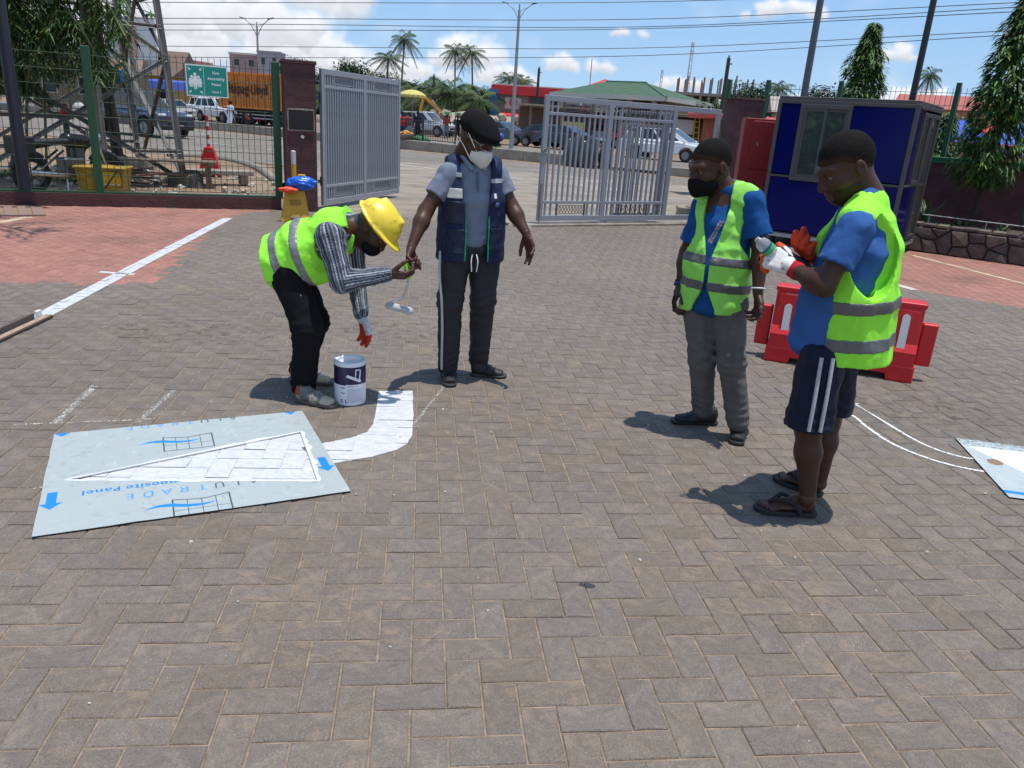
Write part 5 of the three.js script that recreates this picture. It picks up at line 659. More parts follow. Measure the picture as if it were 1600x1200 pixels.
{ // blue guard booth
  const b = [5.221, 0.15, -11.082], W = 1.9, a = [b[0] - 0.809 * W, 0.15, b[2] - 0.588 * W], d = dirOf(a, b), D = 1.65, H = 1.95, g = thing('guard_booth', 'glossy blue guard booth with grey framed windows on castors', 'booth', [a[0], 0.15, a[2]], d.turn);
  const blue = MP([0.0022, 0.005, 0.1], 0.18, { specularIntensity: 0.4 }), alu = M([0.085, 0.082, 0.08], 0.45, { metalness: 0.3 }), pale = M([0.35, 0.35, 0.35], 0.45);
  const fr = 0.055, mid = 0.87;
  part('lower_panel', rbox(W / 2, mid / 2 + 0.03, -0.02, W - 0.04, mid - 0.06, 0.03, 0.004), blue, g); part('upper_panel', rbox(0.16 * W * 0.62, (mid + H) / 2, -0.02, 0.15 * W, H - mid - 0.06, 0.03, 0.004), blue, g); part('upper_panel', rbox(W * 0.767, (mid + H) / 2, -0.02, 0.425 * W, H - mid - 0.06, 0.03, 0.004), blue, g);
  part('back_panel', rbox(W / 2, H / 2, -D + 0.02, W - 0.04, H - 0.04, 0.03, 0.004), blue, g); part('side_panel', rbox(0.02, H / 2, -D / 2, 0.03, H - 0.04, D - 0.08, 0.004), blue, g); part('side_panel', rbox(W - 0.02, mid / 2 + 0.03, -D / 2, 0.03, mid - 0.06, D - 0.08, 0.004), blue, g); part('side_panel', rbox(W - 0.02, (mid + H) / 2, -0.2, 0.03, H - mid - 0.06, 0.3, 0.004), blue, g);
  part('floor', box(W / 2, 0.02, -D / 2, W - 0.06, 0.04, D - 0.06), M([0.1, 0.1, 0.1], 0.8), g);
  part('roof', rbox(W / 2, H + 0.02, -D / 2, W + 0.02, 0.05, D + 0.02, 0.008), alu, g);
  for (const [x, z] of [[0.015, 0.0], [W - 0.015, 0.0], [0.015, -D], [W - 0.015, -D]]) part('corner_post', rbox(x, H / 2, z, fr, H, fr, 0.006), alu, g);
  for (const [x0, z0, x1, z1] of [[0, 0, W, 0], [W, 0, W, -D]]) { const l = Math.hypot(x1 - x0, z1 - z0), ry = x0 === x1 ? Math.PI / 2 : 0, x = (x0 + x1) / 2, z = (z0 + z1) / 2; part('rail', rbox(x, H - 0.03, z, l - 0.06, 0.05, 0.05, 0.005, ry), alu, g); part('rail', rbox(x, mid, z, l - 0.06, 0.03, 0.045, 0.005, ry), alu, g); part('base_rail', rbox(x, 0.0, z, l - 0.05, 0.055, 0.06, 0.005, ry), pale, g); }
  const glass = MP([0.24, 0.3, 0.3], 0.04, { metalness: 0.85 });
  const win = (name, x0, x1, y0, y1, z, ry, px) => { const w = new THREE.Group(); w.name = name; g.add(w); w.position.set(px ? W : 0, 0, px ? 0 : 0); w.rotation.y = ry; const f = (n, ...q) => part(n, rbox(...q, 0.006), alu, w); f('frame', (x0 + x1) / 2, y1, z, x1 - x0 + 0.06, 0.06, 0.07); f('frame', (x0 + x1) / 2, y0, z, x1 - x0 + 0.06, 0.06, 0.07); f('frame', x0, (y0 + y1) / 2, z, 0.06, y1 - y0 - 0.06, 0.07); f('frame', x1, (y0 + y1) / 2, z, 0.06, y1 - y0 - 0.06, 0.07); const m = (x0 + x1) / 2; for (const [p, q, zz] of [[x0 + 0.03, m + 0.02, z + 0.012], [m - 0.02, x1 - 0.03, z - 0.012]]) { for (const xx of [p + 0.018, q - 0.018]) part('sash', box(xx, (y0 + y1) / 2, zz, 0.036, y1 - y0 - 0.06, 0.022), alu, w); for (const yy of [y0 + 0.048, y1 - 0.048]) part('sash', box((p + q) / 2, yy, zz, q - p - 0.072, 0.036, 0.02), alu, w); part('pane', box((p + q) / 2, (y0 + y1) / 2, zz, q - p - 0.072, y1 - y0 - 0.132, 0.006), glass, w); } return w; };
  win('window', W * 0.19, W * 0.54, mid - 0.02, H - 0.085, 0.0, 0); win('side_window', 0.4, 0.86, mid + 0.04, H - 0.12, 0.0, Math.PI / 2, true); win('side_door', 0.94, 1.46, 0.1, H - 0.12, 0.004, Math.PI / 2, true);
  for (const [x, z] of [[0.2, -0.12], [W - 0.15, -0.12], [0.2, -D + 0.12], [W - 0.12, -D + 0.15]]) { const w = part('castor', [cyl(0, 0, 0, 0.05, 0.05, 0.035, 16).rotateZ(Math.PI / 2).translate(x, -0.1, z), box(x, -0.05, z, 0.06, 0.035, 0.08)], mats.rubber, g); }
}
{ // right boundary wall, fence, stone planter
  const a = [3.9, 0, -16.95], b = [12.5, 0, -8.9], d = dirOf(a, b), g = thing('boundary_wall', 'tall maroon wall with green coping behind the stone planter', 'wall', a, d.turn); part('wall', uvBox(box(d.l / 2, 0.67, -0.1, d.l, 1.4, 0.2)), mats.maroon, g); part('coping', rbox(d.l / 2, 1.37, -0.1, d.l, 0.1, 0.27, 0.01), M([0.03, 0.17, 0.07], 0.7, { map: gmap('coarse', 1) }), g);
  const f = thing('mesh_fence', 'green wire mesh fence on the tall wall behind the booth', 'fence', [a[0], 1.42, a[2]], d.turn); const ts = [0.1, 0.95, 2.4, 4.4, 6.2, 8.2, 10.2]; for (const t of ts) part('post', rbox(t, 0.6, -0.1, 0.075, 1.2, 0.075, 0.006), mats.green, f); for (let i = 0; i < ts.length - 1; i++) stuff('wire_panel', wirePanel(ts[i + 1] - ts[i], 0.04, 1.12, 0.085, 0.2, 0.004).translate(ts[i], 0, -0.14), mats.greenWire, f);
  // planter of rubble stone: each stone its own cell
  const p = [6.082, 0, -12.396], q = [7.391, 0, -11.396], e = dirOf(p, q), L = e.l * 2.1, H = 0.43, s = thing('stone_planter', 'dark rubble stone planter wall beside the blue booth', 'planter', p, e.turn), r = rng(91);
  part('mortar', uvBox(box(L / 2, H / 2 - 0.03, -0.13, L, H, 0.2)), M([0.06, 0.05, 0.045], 0.95), s); part('soil', uvBox(box(L / 2, H - 0.12, -0.62, L, 0.2, 0.8)), M([0.07, 0.05, 0.035], 0.98, { map: gmap('coarse', 2) }), s);
  const pts = []; for (let i = 0; i < L / 0.27; i++) for (let k = 0; k < (i % 3 === 1 ? 3 : 2); k++) { const nk = i % 3 === 1 ? 3 : 2; pts.push([(i + 0.05 + 0.9 * r() + (k % 2) * 0.4) * 0.27, (k + 0.1 + 0.8 * r()) * H / nk]); }
  const stoneM = [[0.15, 0.11, 0.1], [0.19, 0.145, 0.12], [0.125, 0.095, 0.09], [0.22, 0.18, 0.135], [0.11, 0.085, 0.085]].map(c => M(c, 0.85, { map: gmap('coarse', 3), bumpMap: gmap('bump', 5), bumpScale: 0.012 }));
  pts.forEach((c, i) => { let cell = [[c[0] - 0.3, 0], [c[0] + 0.3, 0], [c[0] + 0.3, H - 0.045], [c[0] - 0.3, H - 0.045]]; for (const o of pts) { if (o === c || Math.abs(o[0] - c[0]) > 0.7) continue; const mx = (c[0] + o[0]) / 2, my = (c[1] + o[1]) / 2, nx = o[0] - c[0], ny = o[1] - c[1], inp = cell; cell = []; for (let k = 0; k < inp.length; k++) { const u = inp[k], v = inp[(k + 1) % inp.length], du = (u[0] - mx) * nx + (u[1] - my) * ny, dv = (v[0] - mx) * nx + (v[1] - my) * ny; if (du <= 0) cell.push(u); if ((du <= 0) !== (dv <= 0)) { const t = du / (du - dv); cell.push([lerp(u[0], v[0], t), lerp(u[1], v[1], t)]); } } if (cell.length < 3) return; }
    const cx = cell.reduce((t, v) => t + v[0], 0) / cell.length, cy = cell.reduce((t, v) => t + v[1], 0) / cell.length; const sh = cell.map(v => { const l = Math.hypot(v[0] - cx, v[1] - cy) || 1, k = Math.max(0.3, (l - 0.006) / l); return [cx + (v[0] - cx) * k + (r() - 0.5) * 0.01, cy + (v[1] - cy) * k + (r() - 0.5) * 0.01]; });
    const dep = 0.05 + r() * 0.03, quad = []; const face = sh.map(v => [cx + (v[0] - cx) * 0.87, cy + (v[1] - cy) * 0.87, dep + (r() - 0.5) * 0.02]), rim = sh.map(v => [v[0], v[1], dep * 0.35]), bk = sh.map(v => [v[0], v[1], -0.02]), pk = [cx, cy, dep + 0.012]; const pos = []; for (let k = 0; k < sh.length; k++) { const n = (k + 1) % sh.length; pos.push(...pk, ...face[k], ...face[n]); pos.push(...face[k], ...rim[k], ...rim[n], ...face[k], ...rim[n], ...face[n]); pos.push(...rim[k], ...bk[k], ...bk[n], ...rim[k], ...bk[n], ...rim[n]); }
    const geo = new THREE.BufferGeometry(); geo.setAttribute('position', new THREE.Float32BufferAttribute(pos, 3)); geo.computeVertexNormals(); geo.translate(0, 0, -0.03); part('stone', uvBox(geo), stoneM[Math.floor(r() * 5)], s); });
  for (let x = 0; x < L; x += 0.19) { const w = 0.14 + r() * 0.06; part('cap_stone', uvBox(rbox(x + w / 2, H - 0.018 + r() * 0.012, -0.12, w, 0.045, 0.26 + r() * 0.03, 0.012, (r() - 0.5) * 0.12)), stoneM[Math.floor(r() * 5)], s); }
  for (const y of [0.08]) { const rl = thing('planter_rail', 'thin white rail over the stone planter', 'rail', [p[0], H - 0.04, p[2]], e.turn); part('rail', rod([0.1, 0.16, -0.3], [L - 0.2, 0.13, -0.3], 0.008, 8), M([0.4, 0.4, 0.4], 0.5), rl); for (let x = 0.2; x < L; x += 0.8) part('stake', rod([x, 0, -0.3], [x, 0.16, -0.3], 0.008, 6), M([0.35, 0.35, 0.35], 0.5), rl); }
}
{ // lamp posts
  const navy = M([0.022, 0.026, 0.042], 0.5, { map: gmap('fine', 1) });
  const p = [-7.02, 0, -10.973], g = thing('lamp_post', 'dark navy lamp post with flanged foot at the left wall', 'lamp post', p); part('base_plate', [rbox(0, 0.012, 0, 0.34, 0.024, 0.34, 0.004)], navy, g); part('collar', [cyl(0, 0.09, 0, 0.095, 0.1, 0.14, 20)], navy, g); for (let i = 0; i < 4; i++) part('gusset', prism([[0.09, 0.024], [0.16, 0.024], [0.09, 0.13]], 0.012).rotateY(i * Math.PI / 2 + 0.4), navy, g); part('pole', cyl(0, 2.6, 0, 0.06, 0.082, 5.2, 20), navy, g); part('arm', tube([[0, 5.15, 0], [0.1, 5.45, 0.05], [0.7, 5.6, 0.3]], 0.03, 16, 8), navy, g); part('lamp_head', rbox(0.85, 5.6, 0.36, 0.5, 0.07, 0.2, 0.03, -0.4), mats.darkSteel, g);
  for (const [q, lab, m, r, h] of [[[5.007, 0.045, -15.197], 'grey lamp post rising behind the left part of the booth', M([0.09, 0.1, 0.12], 0.5), 0.068, 6.2], [[6.853, 0.201, -14.9], 'black lamp post rising behind the right part of the booth', M([0.018, 0.021, 0.027], 0.5), 0.062, 6.4]]) { const o = thing('lamp_post', lab, 'lamp post', [q[0], 0, q[2]]); part('pole', cyl(0, h / 2, 0, r * 0.8, r, h, 16), m, o); part('foot', cyl(0, 0.05, 0, r * 1.8, r * 1.9, 0.1, 16), m, o); part('arm', tube([[0, h - 0.05, 0], [-0.1, h + 0.3, 0], [-0.7, h + 0.45, 0.1]], 0.028, 14, 8), m, o); part('lamp_head', rbox(-0.9, h + 0.45, 0.12, 0.45, 0.07, 0.18, 0.03), m, o); }
}
{ // floor drain at the foot of the left wall
  const a = [-6.8, 0, -9.552], b = [-6.164, 0, -9.982], c = [-6.54, 0, -11.105], d = dirOf(a, b), g = thing('drain_grate', 'slotted metal drain grate at the foot of the navy lamp post', 'drain', [a[0], 0, a[2]], d.turn), W = d.l, D = 0.95; const st = M([0.3, 0.2, 0.16], 0.7, { map: gmap('coarse', 3) });
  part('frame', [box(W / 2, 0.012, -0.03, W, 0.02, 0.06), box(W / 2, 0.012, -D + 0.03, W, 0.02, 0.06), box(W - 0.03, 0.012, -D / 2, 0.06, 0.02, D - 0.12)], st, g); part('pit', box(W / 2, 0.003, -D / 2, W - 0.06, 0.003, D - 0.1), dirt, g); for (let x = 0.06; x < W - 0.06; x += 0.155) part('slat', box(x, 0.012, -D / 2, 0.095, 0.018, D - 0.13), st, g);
}
{ // red plastic barrier
  const a = [1.835, 0, -5.459], b = [2.761, 0, -5.093], d = dirOf(a, b), W = d.l, H = 0.545, g = thing('plastic_barrier', 'red plastic traffic barrier with white strips behind the person in shorts', 'barrier', a, d.turn), red = M([0.62, 0.012, 0.02], 0.42, { map: gmap('fine', 1.2) });
  const notch = (x) => [[x - 0.1, 0], [x - 0.085, 0.045], [x + 0.085, 0.045], [x + 0.1, 0]];
  part('base', prism([[0, 0], ...notch(W * 0.27), ...notch(W * 0.73), [W, 0], [W - 0.004, 0.12], [0.004, 0.12]], 0.25, 0.012).translate(0, 0, -0.12), red, g);
  const sh = prism([[0.0, 0.0], [0.0, 0.1], [-0.035, 0.16], [-0.055, 0.43], [-0.19, 0.43], [-0.21, 0.16], [-0.25, 0.1], [-0.25, 0]].map(p => [-p[0], p[1]]), W - 0.03, 0.004); sh.rotateY(Math.PI / 2).translate(W / 2, 0.11, 0.003); part('body', sh, red, g);
  for (const s of [0, 1]) { const c = part('end_column', prism([[-0.1, 0], [0.1, 0], [0.085, 0.36], [-0.085, 0.36]], 0.02, 0.006).rotateX(-0.04).translate(s ? W - 0.12 : 0.12, 0.14, -0.035), red, g); part('reflective_strip', prism(Array.from({ length: 20 }, (_, i) => { const t = i / 20 * Math.PI * 2; return [Math.cos(t) * 0.026, Math.sin(t) * 0.026 + (Math.sin(t) > 0 ? 0.115 : -0.115)]; }), 0.006).rotateX(-0.06).translate(s ? W - 0.12 : 0.11, s ? 0.33 : 0.29, -0.021), M([0.66, 0.66, 0.65], 0.4), c); }
  part('label', box(0.12, 0.475, -0.047, 0.09, 0.055, 0.006, 0, -0.06), M([0.6, 0.56, 0.54], 0.6, { map: gmap('coarse', 8) }), g);
  part('top_rail', rbox(W / 2, H - 0.012, -0.122, W - 0.01, 0.035, 0.16, 0.01), red, g);
  for (const x of [0.36, 0.66]) part('step', prism([[0, 0], [0.0, 0.05], [0.06, 0]], 0.16, 0.004).rotateY(-Math.PI / 2).translate(x * W, 0.118, -0.05), red, g);
  part('tab', rbox(W + 0.045, 0.26, -0.13, 0.1, 0.3, 0.07, 0.012), red, g); part('tab', rbox(-0.045, 0.24, -0.13, 0.1, 0.3, 0.07, 0.012), red, g);
}
{ // bollard, yellow A-board with bags on it
  const p = [-3.43, 0, -11.7], g = thing('bollard', 'thin yellow and white striped bollard before the gate pillar', 'bollard', p); const hs = [0, 0.36, 0.55, 0.74, 0.92]; for (let i = 0; i < 4; i++) part('band', cyl(0, (hs[i] + hs[i + 1]) / 2, 0, 0.036, 0.036, hs[i + 1] - hs[i] - 0.001, 18), i % 2 ? M([0.5, 0.5, 0.5], 0.6) : M([0.55, 0.3, 0.02], 0.6), g); part('foot', cyl(0, 0.015, 0, 0.09, 0.1, 0.03, 18), M([0.4, 0.25, 0.03], 0.7), g); part('cap', sph(0, 0.92, 0, 0.036, 1, 0.4, 1), M([0.5, 0.5, 0.5], 0.6), g);
  const q = [-3.245, 0, -11.091], y = thing('floor_stand', 'yellow plastic A-board stand at the foot of the gate pillar', 'stand', q, R(18)), ym = M([0.62, 0.33, 0.01], 0.45, { map: gmap('fine', 2) });
  for (const s of [1, -1]) { const pn = part('leg_panel', prism([[-0.2, 0], [0.2, 0], [0.13, 0.44], [-0.13, 0.44]], 0.03, 0.006, [[[-0.07, 0.0], [0.07, 0.0], [0.055, 0.09], [-0.055, 0.09]].map(v => [v[0], v[1] + 0.02])]).rotateX(-s * 0.28).translate(0, 0, s * 0.135), ym, y); if (s > 0) part('print', box(0, 0.27, 0.083, 0.15, 0.07, 0.008, 0, -0.28), M([0.3, 0.16, 0.01], 0.6), pn); }
  part('handle', rbox(0, 0.46, 0, 0.14, 0.05, 0.05, 0.015), ym, y);
  const bag = (name, label, c, col, s, seed, cat) => { const geo = new THREE.SphereGeometry(1, 40, 28), P = geo.attributes.position; for (let i = 0; i < P.count; i++) { const x = P.getX(i), yy = P.getY(i), z = P.getZ(i), k = 1 + 0.35 * fbm(x * 1.7 + seed, yy * 1.7, z * 1.7, 3) + 0.16 * (1 - 2 * Math.abs(N3(x * 4 + seed, yy * 4, z * 4))); P.setXYZ(i, x * k * s[0], yy * k * s[1], z * k * s[2]); } geo.computeVertexNormals(); const o = thing(name, label, cat, c); part('film', geo, col, o); const kn = new THREE.ConeGeometry(0.03, 0.07, 10).rotateZ(-1.3).translate(s[0] * 0.95, s[1] * 0.3, 0); part('knot', kn, col, o); };
  bag('plastic_bag', 'crumpled bright blue plastic bag on the yellow stand', [q[0] + 0.1, 0.53, q[2] - 0.02], MP([0.01, 0.12, 0.6], 0.3), [0.19, 0.085, 0.12], 3, 'bag'); bag('cloth_bundle', 'orange red cloth bundle on the yellow stand front', [q[0] - 0.06, 0.44, q[2] + 0.13], M([0.75, 0.09, 0.03], 0.7), [0.12, 0.035, 0.06], 8, 'cloth');
  part('yellow_block', rbox(0.1, 0.6, -0.09, 0.11, 0.08, 0.07, 0.012), ym, y);
}
// ---------------------------------------------------------------- stencil boards on the paving
{
  const c1 = [-1.709, 0, -2.429], c2 = [-0.659, 0, -2.949], c4 = [-2.148, 0, -3.333], d = dirOf(c1, c2), W = d.l, D = 1.0, g = thing('stencil_panel', 'pale blue composite board stencil with arrow head cut out', 'board', [c1[0], 0.004, c1[2]], d.turn);
  const tri = [[0.07 * W, 0.464 * D], [0.935 * W, 0.705 * D], [0.908 * W, 0.142 * D]];
  const edge = (a, b, n, s) => Array.from({ length: n }, (_, i) => { const t = i / n; return [lerp(a[0], b[0], t) + (i ? (N3(t * 9, s, 1)) * 0.006 : 0), lerp(a[1], b[1], t) + (i ? (N3(t * 9, s, 5)) * 0.006 : 0)]; });
  const outline = [...edge([0, 0], [W, 0], 14, 1), ...edge([W, 0], [W * 0.985, D * 0.99], 14, 2), ...edge([W * 0.985, D * 0.99], [0.0, D], 14, 3), ...edge([0.0, D], [0, 0], 10, 4)];
  const print = canvasTex(1404, 1200, (k, w, h) => {
    const X = u => u * w, Y = v => (1 - v) * h; k.fillStyle = '#a3acac'; k.fillRect(0, 0, w, h); const r = rng(12);
    for (let i = 0; i < 900; i++) { const a = r() * 0.16; k.fillStyle = r() > 0.5 ? `rgba(225,230,230,${a})` : `rgba(110,100,86,${a})`; k.beginPath(); k.ellipse(r() * w, r() * h, r() * 40, r() * 14, r() * 3, 0, 7); k.fill(); }
    for (let i = 0; i < 140; i++) { k.strokeStyle = `rgba(${r() > 0.5 ? '240,244,244' : '110,104,98'},${0.15 + r() * 0.3})`; k.lineWidth = 0.6 + r(); k.beginPath(); const x = r() * w, y = r() * h; k.moveTo(x, y); k.lineTo(x + (r() - 0.5) * 160, y + (r() - 0.5) * 40); k.stroke(); }
    const up = (u, v, f) => { k.save(); k.translate(X(u), Y(v)); k.rotate(Math.PI); f(); k.restore(); };   // the print reads from the far side
    k.fillStyle = '#1f7fd0'; const arrow = (u, v) => up(u, v, () => { k.beginPath(); k.moveTo(-22, 90); k.lineTo(-22, -30); k.lineTo(-52, -30); k.lineTo(0, -95); k.lineTo(52, -30); k.lineTo(22, -30); k.lineTo(22, 90); k.fill(); });
    arrow(0.035, 0.28); arrow(0.96, 0.3); arrow(0.03, 1.035); arrow(0.93, 1.03);
    const logo = (u, v) => up(u, v, () => { k.strokeStyle = '#3c454c'; k.lineWidth = 7; k.beginPath(); k.moveTo(-130, -100); k.lineTo(130, -100); k.lineTo(130, 100); k.lineTo(0, 72); k.lineTo(-130, 100); k.closePath(); k.stroke(); k.lineWidth = 3.5; for (const x of [-65, 0, 65]) { k.beginPath(); k.moveTo(x, -100); k.lineTo(x, 84); k.stroke(); } k.beginPath(); k.moveTo(-130, -20); k.lineTo(130, -20); k.stroke(); k.fillStyle = '#1f7fd0'; k.beginPath(); k.moveTo(-70, 34); k.quadraticCurveTo(0, -22, 110, 18); k.quadraticCurveTo(200, 56, 260, 20); k.quadraticCurveTo(190, 96, 90, 44); k.quadraticCurveTo(0, 12, -70, 34); k.fill(); });
    logo(0.49, 0.73); logo(0.5, 0.06);
    const word = (u, v, a, b) => up(u, v, () => { k.font = '84px sans-serif'; k.textAlign = 'center'; [...'ALUTRADE'].forEach((c, i) => { k.fillStyle = i < 3 ? '#4a545c' : '#3f8fce'; k.fillText(c, (i - 3.5) * 82, 30); }); });
    word(0.48, 0.985); word(0.48, 0.225); up(0.27, 0.315, () => { k.fillStyle = '#2a79bd'; k.font = 'bold 66px sans-serif'; k.textAlign = 'center'; k.fillText('Composite Panel', -60, 20); });
    // paint that ran over the cut edge
    k.fillStyle = '#eef1f4'; const P = tri.map(p => [X(p[0] / W), Y(p[1] / D)]), cx = (P[0][0] + P[1][0] + P[2][0]) / 3, cy = (P[0][1] + P[1][1] + P[2][1]) / 3; k.beginPath(); for (let e = 0; e < 3; e++) { const a = P[e], b = P[(e + 1) % 3]; for (let i = 0; i < 40; i++) { const t = i / 40, x = lerp(a[0], b[0], t), y = lerp(a[1], b[1], t), nl = Math.hypot(x - cx, y - cy), s = 6 + 46 * Math.abs(N3(t * 7, e * 3, 2)) + 10 * Math.abs(N3(t * 30, e, 5)) + (e === 0 ? 8 : 2); k[e + i ? 'lineTo' : 'moveTo'](x + (x - cx) / nl * s, y + (y - cy) / nl * s); } } k.fill();
  });
  const geo = new THREE.ExtrudeGeometry(shapeOf(outline, [[...tri].reverse()]), { depth: 0.005, bevelEnabled: false }); { const p = geo.attributes.position, uv = geo.attributes.uv; for (let i = 0; i < p.count; i++) uv.setXY(i, p.getX(i) / W, p.getY(i) / D); } geo.rotateX(-Math.PI / 2);
  part('board', geo, [M('#ffffff', 0.42, { map: print }), mats.black], g); const tc = [(tri[0][0] + tri[1][0] + tri[2][0]) / 3, (tri[0][1] + tri[1][1] + tri[2][1]) / 3], tin = tri.map(p => [lerp(tc[0], p[0], 0.985), lerp(tc[1], p[1], 0.985)]); part('painted_edge', new THREE.ExtrudeGeometry(shapeOf(tri.map(p => [lerp(tc[0], p[0], 1.004), lerp(tc[1], p[1], 1.004)]), [[...tin].reverse()]), { depth: 0.0062, bevelEnabled: false }).rotateX(-Math.PI / 2), freshPaint, g);
  const a2 = [2.53, 0, -4.079], b2 = [2.394, 0, -3.332], e2 = dirOf(b2, a2), g2 = thing('stencil_panel', 'paint splashed pale board with blue edge at the right border', 'board', [b2[0], 0.004, b2[2]], e2.turn - Math.PI / 2);
  const pr2 = canvasTex(1024, 800, (k, w, h) => { k.fillStyle = '#a9b2b3'; k.fillRect(0, 0, w, h); const r = rng(9); for (let i = 0; i < 400; i++) { k.fillStyle = r() > 0.5 ? 'rgba(230,235,235,0.12)' : 'rgba(130,118,100,0.12)'; k.beginPath(); k.ellipse(r() * w, r() * h, r() * 40, r() * 14, r() * 3, 0, 7); k.fill(); } k.fillStyle = '#e9ecef'; k.beginPath(); k.moveTo(30, 120); k.lineTo(w, 80); k.lineTo(w, 700); k.lineTo(250, 560); k.closePath(); k.fill(); k.fillStyle = '#5d5850'; for (let i = 0; i < 900; i++) { k.beginPath(); k.ellipse(r() * w, Math.pow(r(), 2) * 110, r() * 14, r() * 4, r() * 3, 0, 7); k.fill(); } k.fillStyle = '#8a6a4c'; k.beginPath(); k.ellipse(90, 330, 36, 46, 0.3, 0, 7); k.fill(); k.fillStyle = '#1f7fd0'; k.fillRect(0, 715, 500, 40); });
  const W2 = 1.1, D2 = e2.l, gq = new THREE.BoxGeometry(W2, 0.005, D2).translate(W2 / 2, 0.0025, -D2 / 2); part('board', gq, [mats.black, mats.black, M('#ffffff', 0.45, { map: pr2 }), mats.black, mats.black, mats.black], g2);
}
{ // edging batten left on the long line
  const a = [-3.276, 0, -4.14], b = [-3.361, 0, -5.323], d = dirOf(a, b), g = thing('edging_batten', 'dark edged timber batten lying on the long white line', 'batten', [a[0], 0.003, a[2]], d.turn); part('board', rbox(d.l / 2, 0.012, 0.0, d.l, 0.02, 0.045, 0.003), M([0.42, 0.31, 0.23], 0.75, { map: rep(GR.coarse, 8, 0.4) }), g); part('upright', rbox(d.l / 2 - 0.06, 0.03, -0.045, d.l - 0.12, 0.055, 0.02, 0.003), M([0.1, 0.075, 0.065], 0.7), g); part('painted_end', box(d.l - 0.05, 0.03, -0.045, 0.055, 0.056, 0.022), mats.white, g); part('edge', rbox(d.l / 2, 0.008, 0.028, d.l - 0.01, 0.014, 0.008, 0.002), M([0.06, 0.04, 0.03], 0.7), g);
}

// ---------------------------------------------------------------- beyond the left fence: pylon, bamboo, tree, clutter
{ // lattice pylon
  const A = [-6.557, 0, -15.172], s = 3.5, H = 13, e1 = [-0.62, -0.78], e2 = [-0.78, 0.62], base = [[0, 0], [1, 0], [1, 1], [0, 1]].map(([i, j]) => [A[0] + s * (e1[0] * i + e2[0] * j), A[2] + s * (e1[1] * i + e2[1] * j)]);
  const cx = (base[0][0] + base[2][0]) / 2, cz = (base[0][1] + base[2][1]) / 2, k = y => 1 - 0.037 * y, P = (c, y) => { const b = base[c % 4]; return [cx + (b[0] - cx) * k(y), y, cz + (b[1] - cz) * k(y)]; };
  const g = thing('lattice_pylon', 'rusty galvanised lattice pylon beyond the left fence', 'pylon'), st = [M([0.27, 0.26, 0.25], 0.6, { metalness: 0.1, map: gmap('coarse', 1.3) }), M([0.2, 0.18, 0.165], 0.75, { map: gmap('coarse', 1.6) }), M([0.27, 0.26, 0.245], 0.55, { metalness: 0.25 })];
  const angle = (a, b, w, m, n) => { const t = w * 0.14, L = len(a, b), q = [new THREE.BoxGeometry(w, L, t).translate(0, 0, 0), new THREE.BoxGeometry(t, L, w - t).translate(-w / 2 + t / 2, 0, w / 2)]; part(n, aim(join(q), a, b), m, g); };
  const ys = [0, 2.2, 4.3, 6.3, 8.2, 10, 11.7, 13];
  for (let c = 0; c < 4; c++) {
    angle(P(c, 0), P(c, H), 0.095, st[c % 2 ? 2 : 0], 'leg'); part('footing', uvBox(rbox(P(c, 0)[0], 0.05, P(c, 0)[2], 0.5, 0.3, 0.5, 0.04)), mats.concrete, g);
    for (let i = 0; i < ys.length - 1; i++) { const a = P(c, ys[i] + 0.05), b = P(c + 1, ys[i + 1]), d = P(c + 1, ys[i] + 0.05), e = P(c, ys[i + 1]); angle(a, b, 0.06, st[(i + c) % 3], 'brace'); angle(d, e, 0.06, st[(i + c + 1) % 3], 'brace'); if (i) angle(e, b, 0.06, st[2], 'strut'); const m = vec.mix(vec.mix(a, b, 0.5), vec.mix(d, e, 0.5), 0.5), h = P(c, (ys[i] + ys[i + 1]) / 2), h2 = P(c + 1, (ys[i] + ys[i + 1]) / 2), lo = vec.mix(a, b, 0.25), lo2 = vec.mix(d, e, 0.25); if (i < 3) { angle(P(c, ys[i] + (ys[i + 1] - ys[i]) * 0.27), lo, 0.05, st[2], 'redundant'); angle(P(c + 1, ys[i] + (ys[i + 1] - ys[i]) * 0.27), lo2, 0.05, st[0], 'redundant'); angle(h, vec.mix(a, m, 0.98), 0.045, st[1], 'redundant'); } }
  }
  rebase(g, [cx, 0, cz]);
}
// leaf helper: a long folded blade that droops, appended to plain arrays
function blade(pos, col, p, d, L, w, droop, c) { const up = Math.abs(d[1]) > 0.95 ? [1, 0, 0] : [0, 1, 0], s = vec.norm(vec.cross(d, up)), n = vec.cross(s, d), q = t => [p[0] + d[0] * L * t, p[1] + d[1] * L * t - droop * L * t * t, p[2] + d[2] * L * t], a = q(0), m = q(0.45), e = q(1), f = w * 0.18, ml = [m[0] + s[0] * w / 2 + n[0] * f, m[1] + s[1] * w / 2 + n[1] * f, m[2] + s[2] * w / 2 + n[2] * f], mr = [m[0] - s[0] * w / 2 + n[0] * f, m[1] - s[1] * w / 2 + n[1] * f, m[2] - s[2] * w / 2 + n[2] * f]; for (const t of [[a, m, ml], [a, mr, m], [m, e, ml], [m, mr, e]]) for (const v of t) { pos.push(v[0], v[1], v[2]); col.push(c[0], c[1], c[2]); } }
function leafMesh(name, pos, col, mat, parent) { const g = new THREE.BufferGeometry(); g.setAttribute('position', new THREE.Float32BufferAttribute(pos, 3)); g.setAttribute('color', new THREE.Float32BufferAttribute(col, 3)); g.setAttribute('uv', new THREE.Float32BufferAttribute(new Float32Array(pos.length / 3 * 2), 2)); g.computeVertexNormals(); return part(name, g, mat, parent); }
const leafMat = new THREE.MeshPhysicalMaterial({ vertexColors: true, roughness: 0.5, specularIntensity: 0.5, side: THREE.DoubleSide, transmission: 0.22, thickness: 0 });
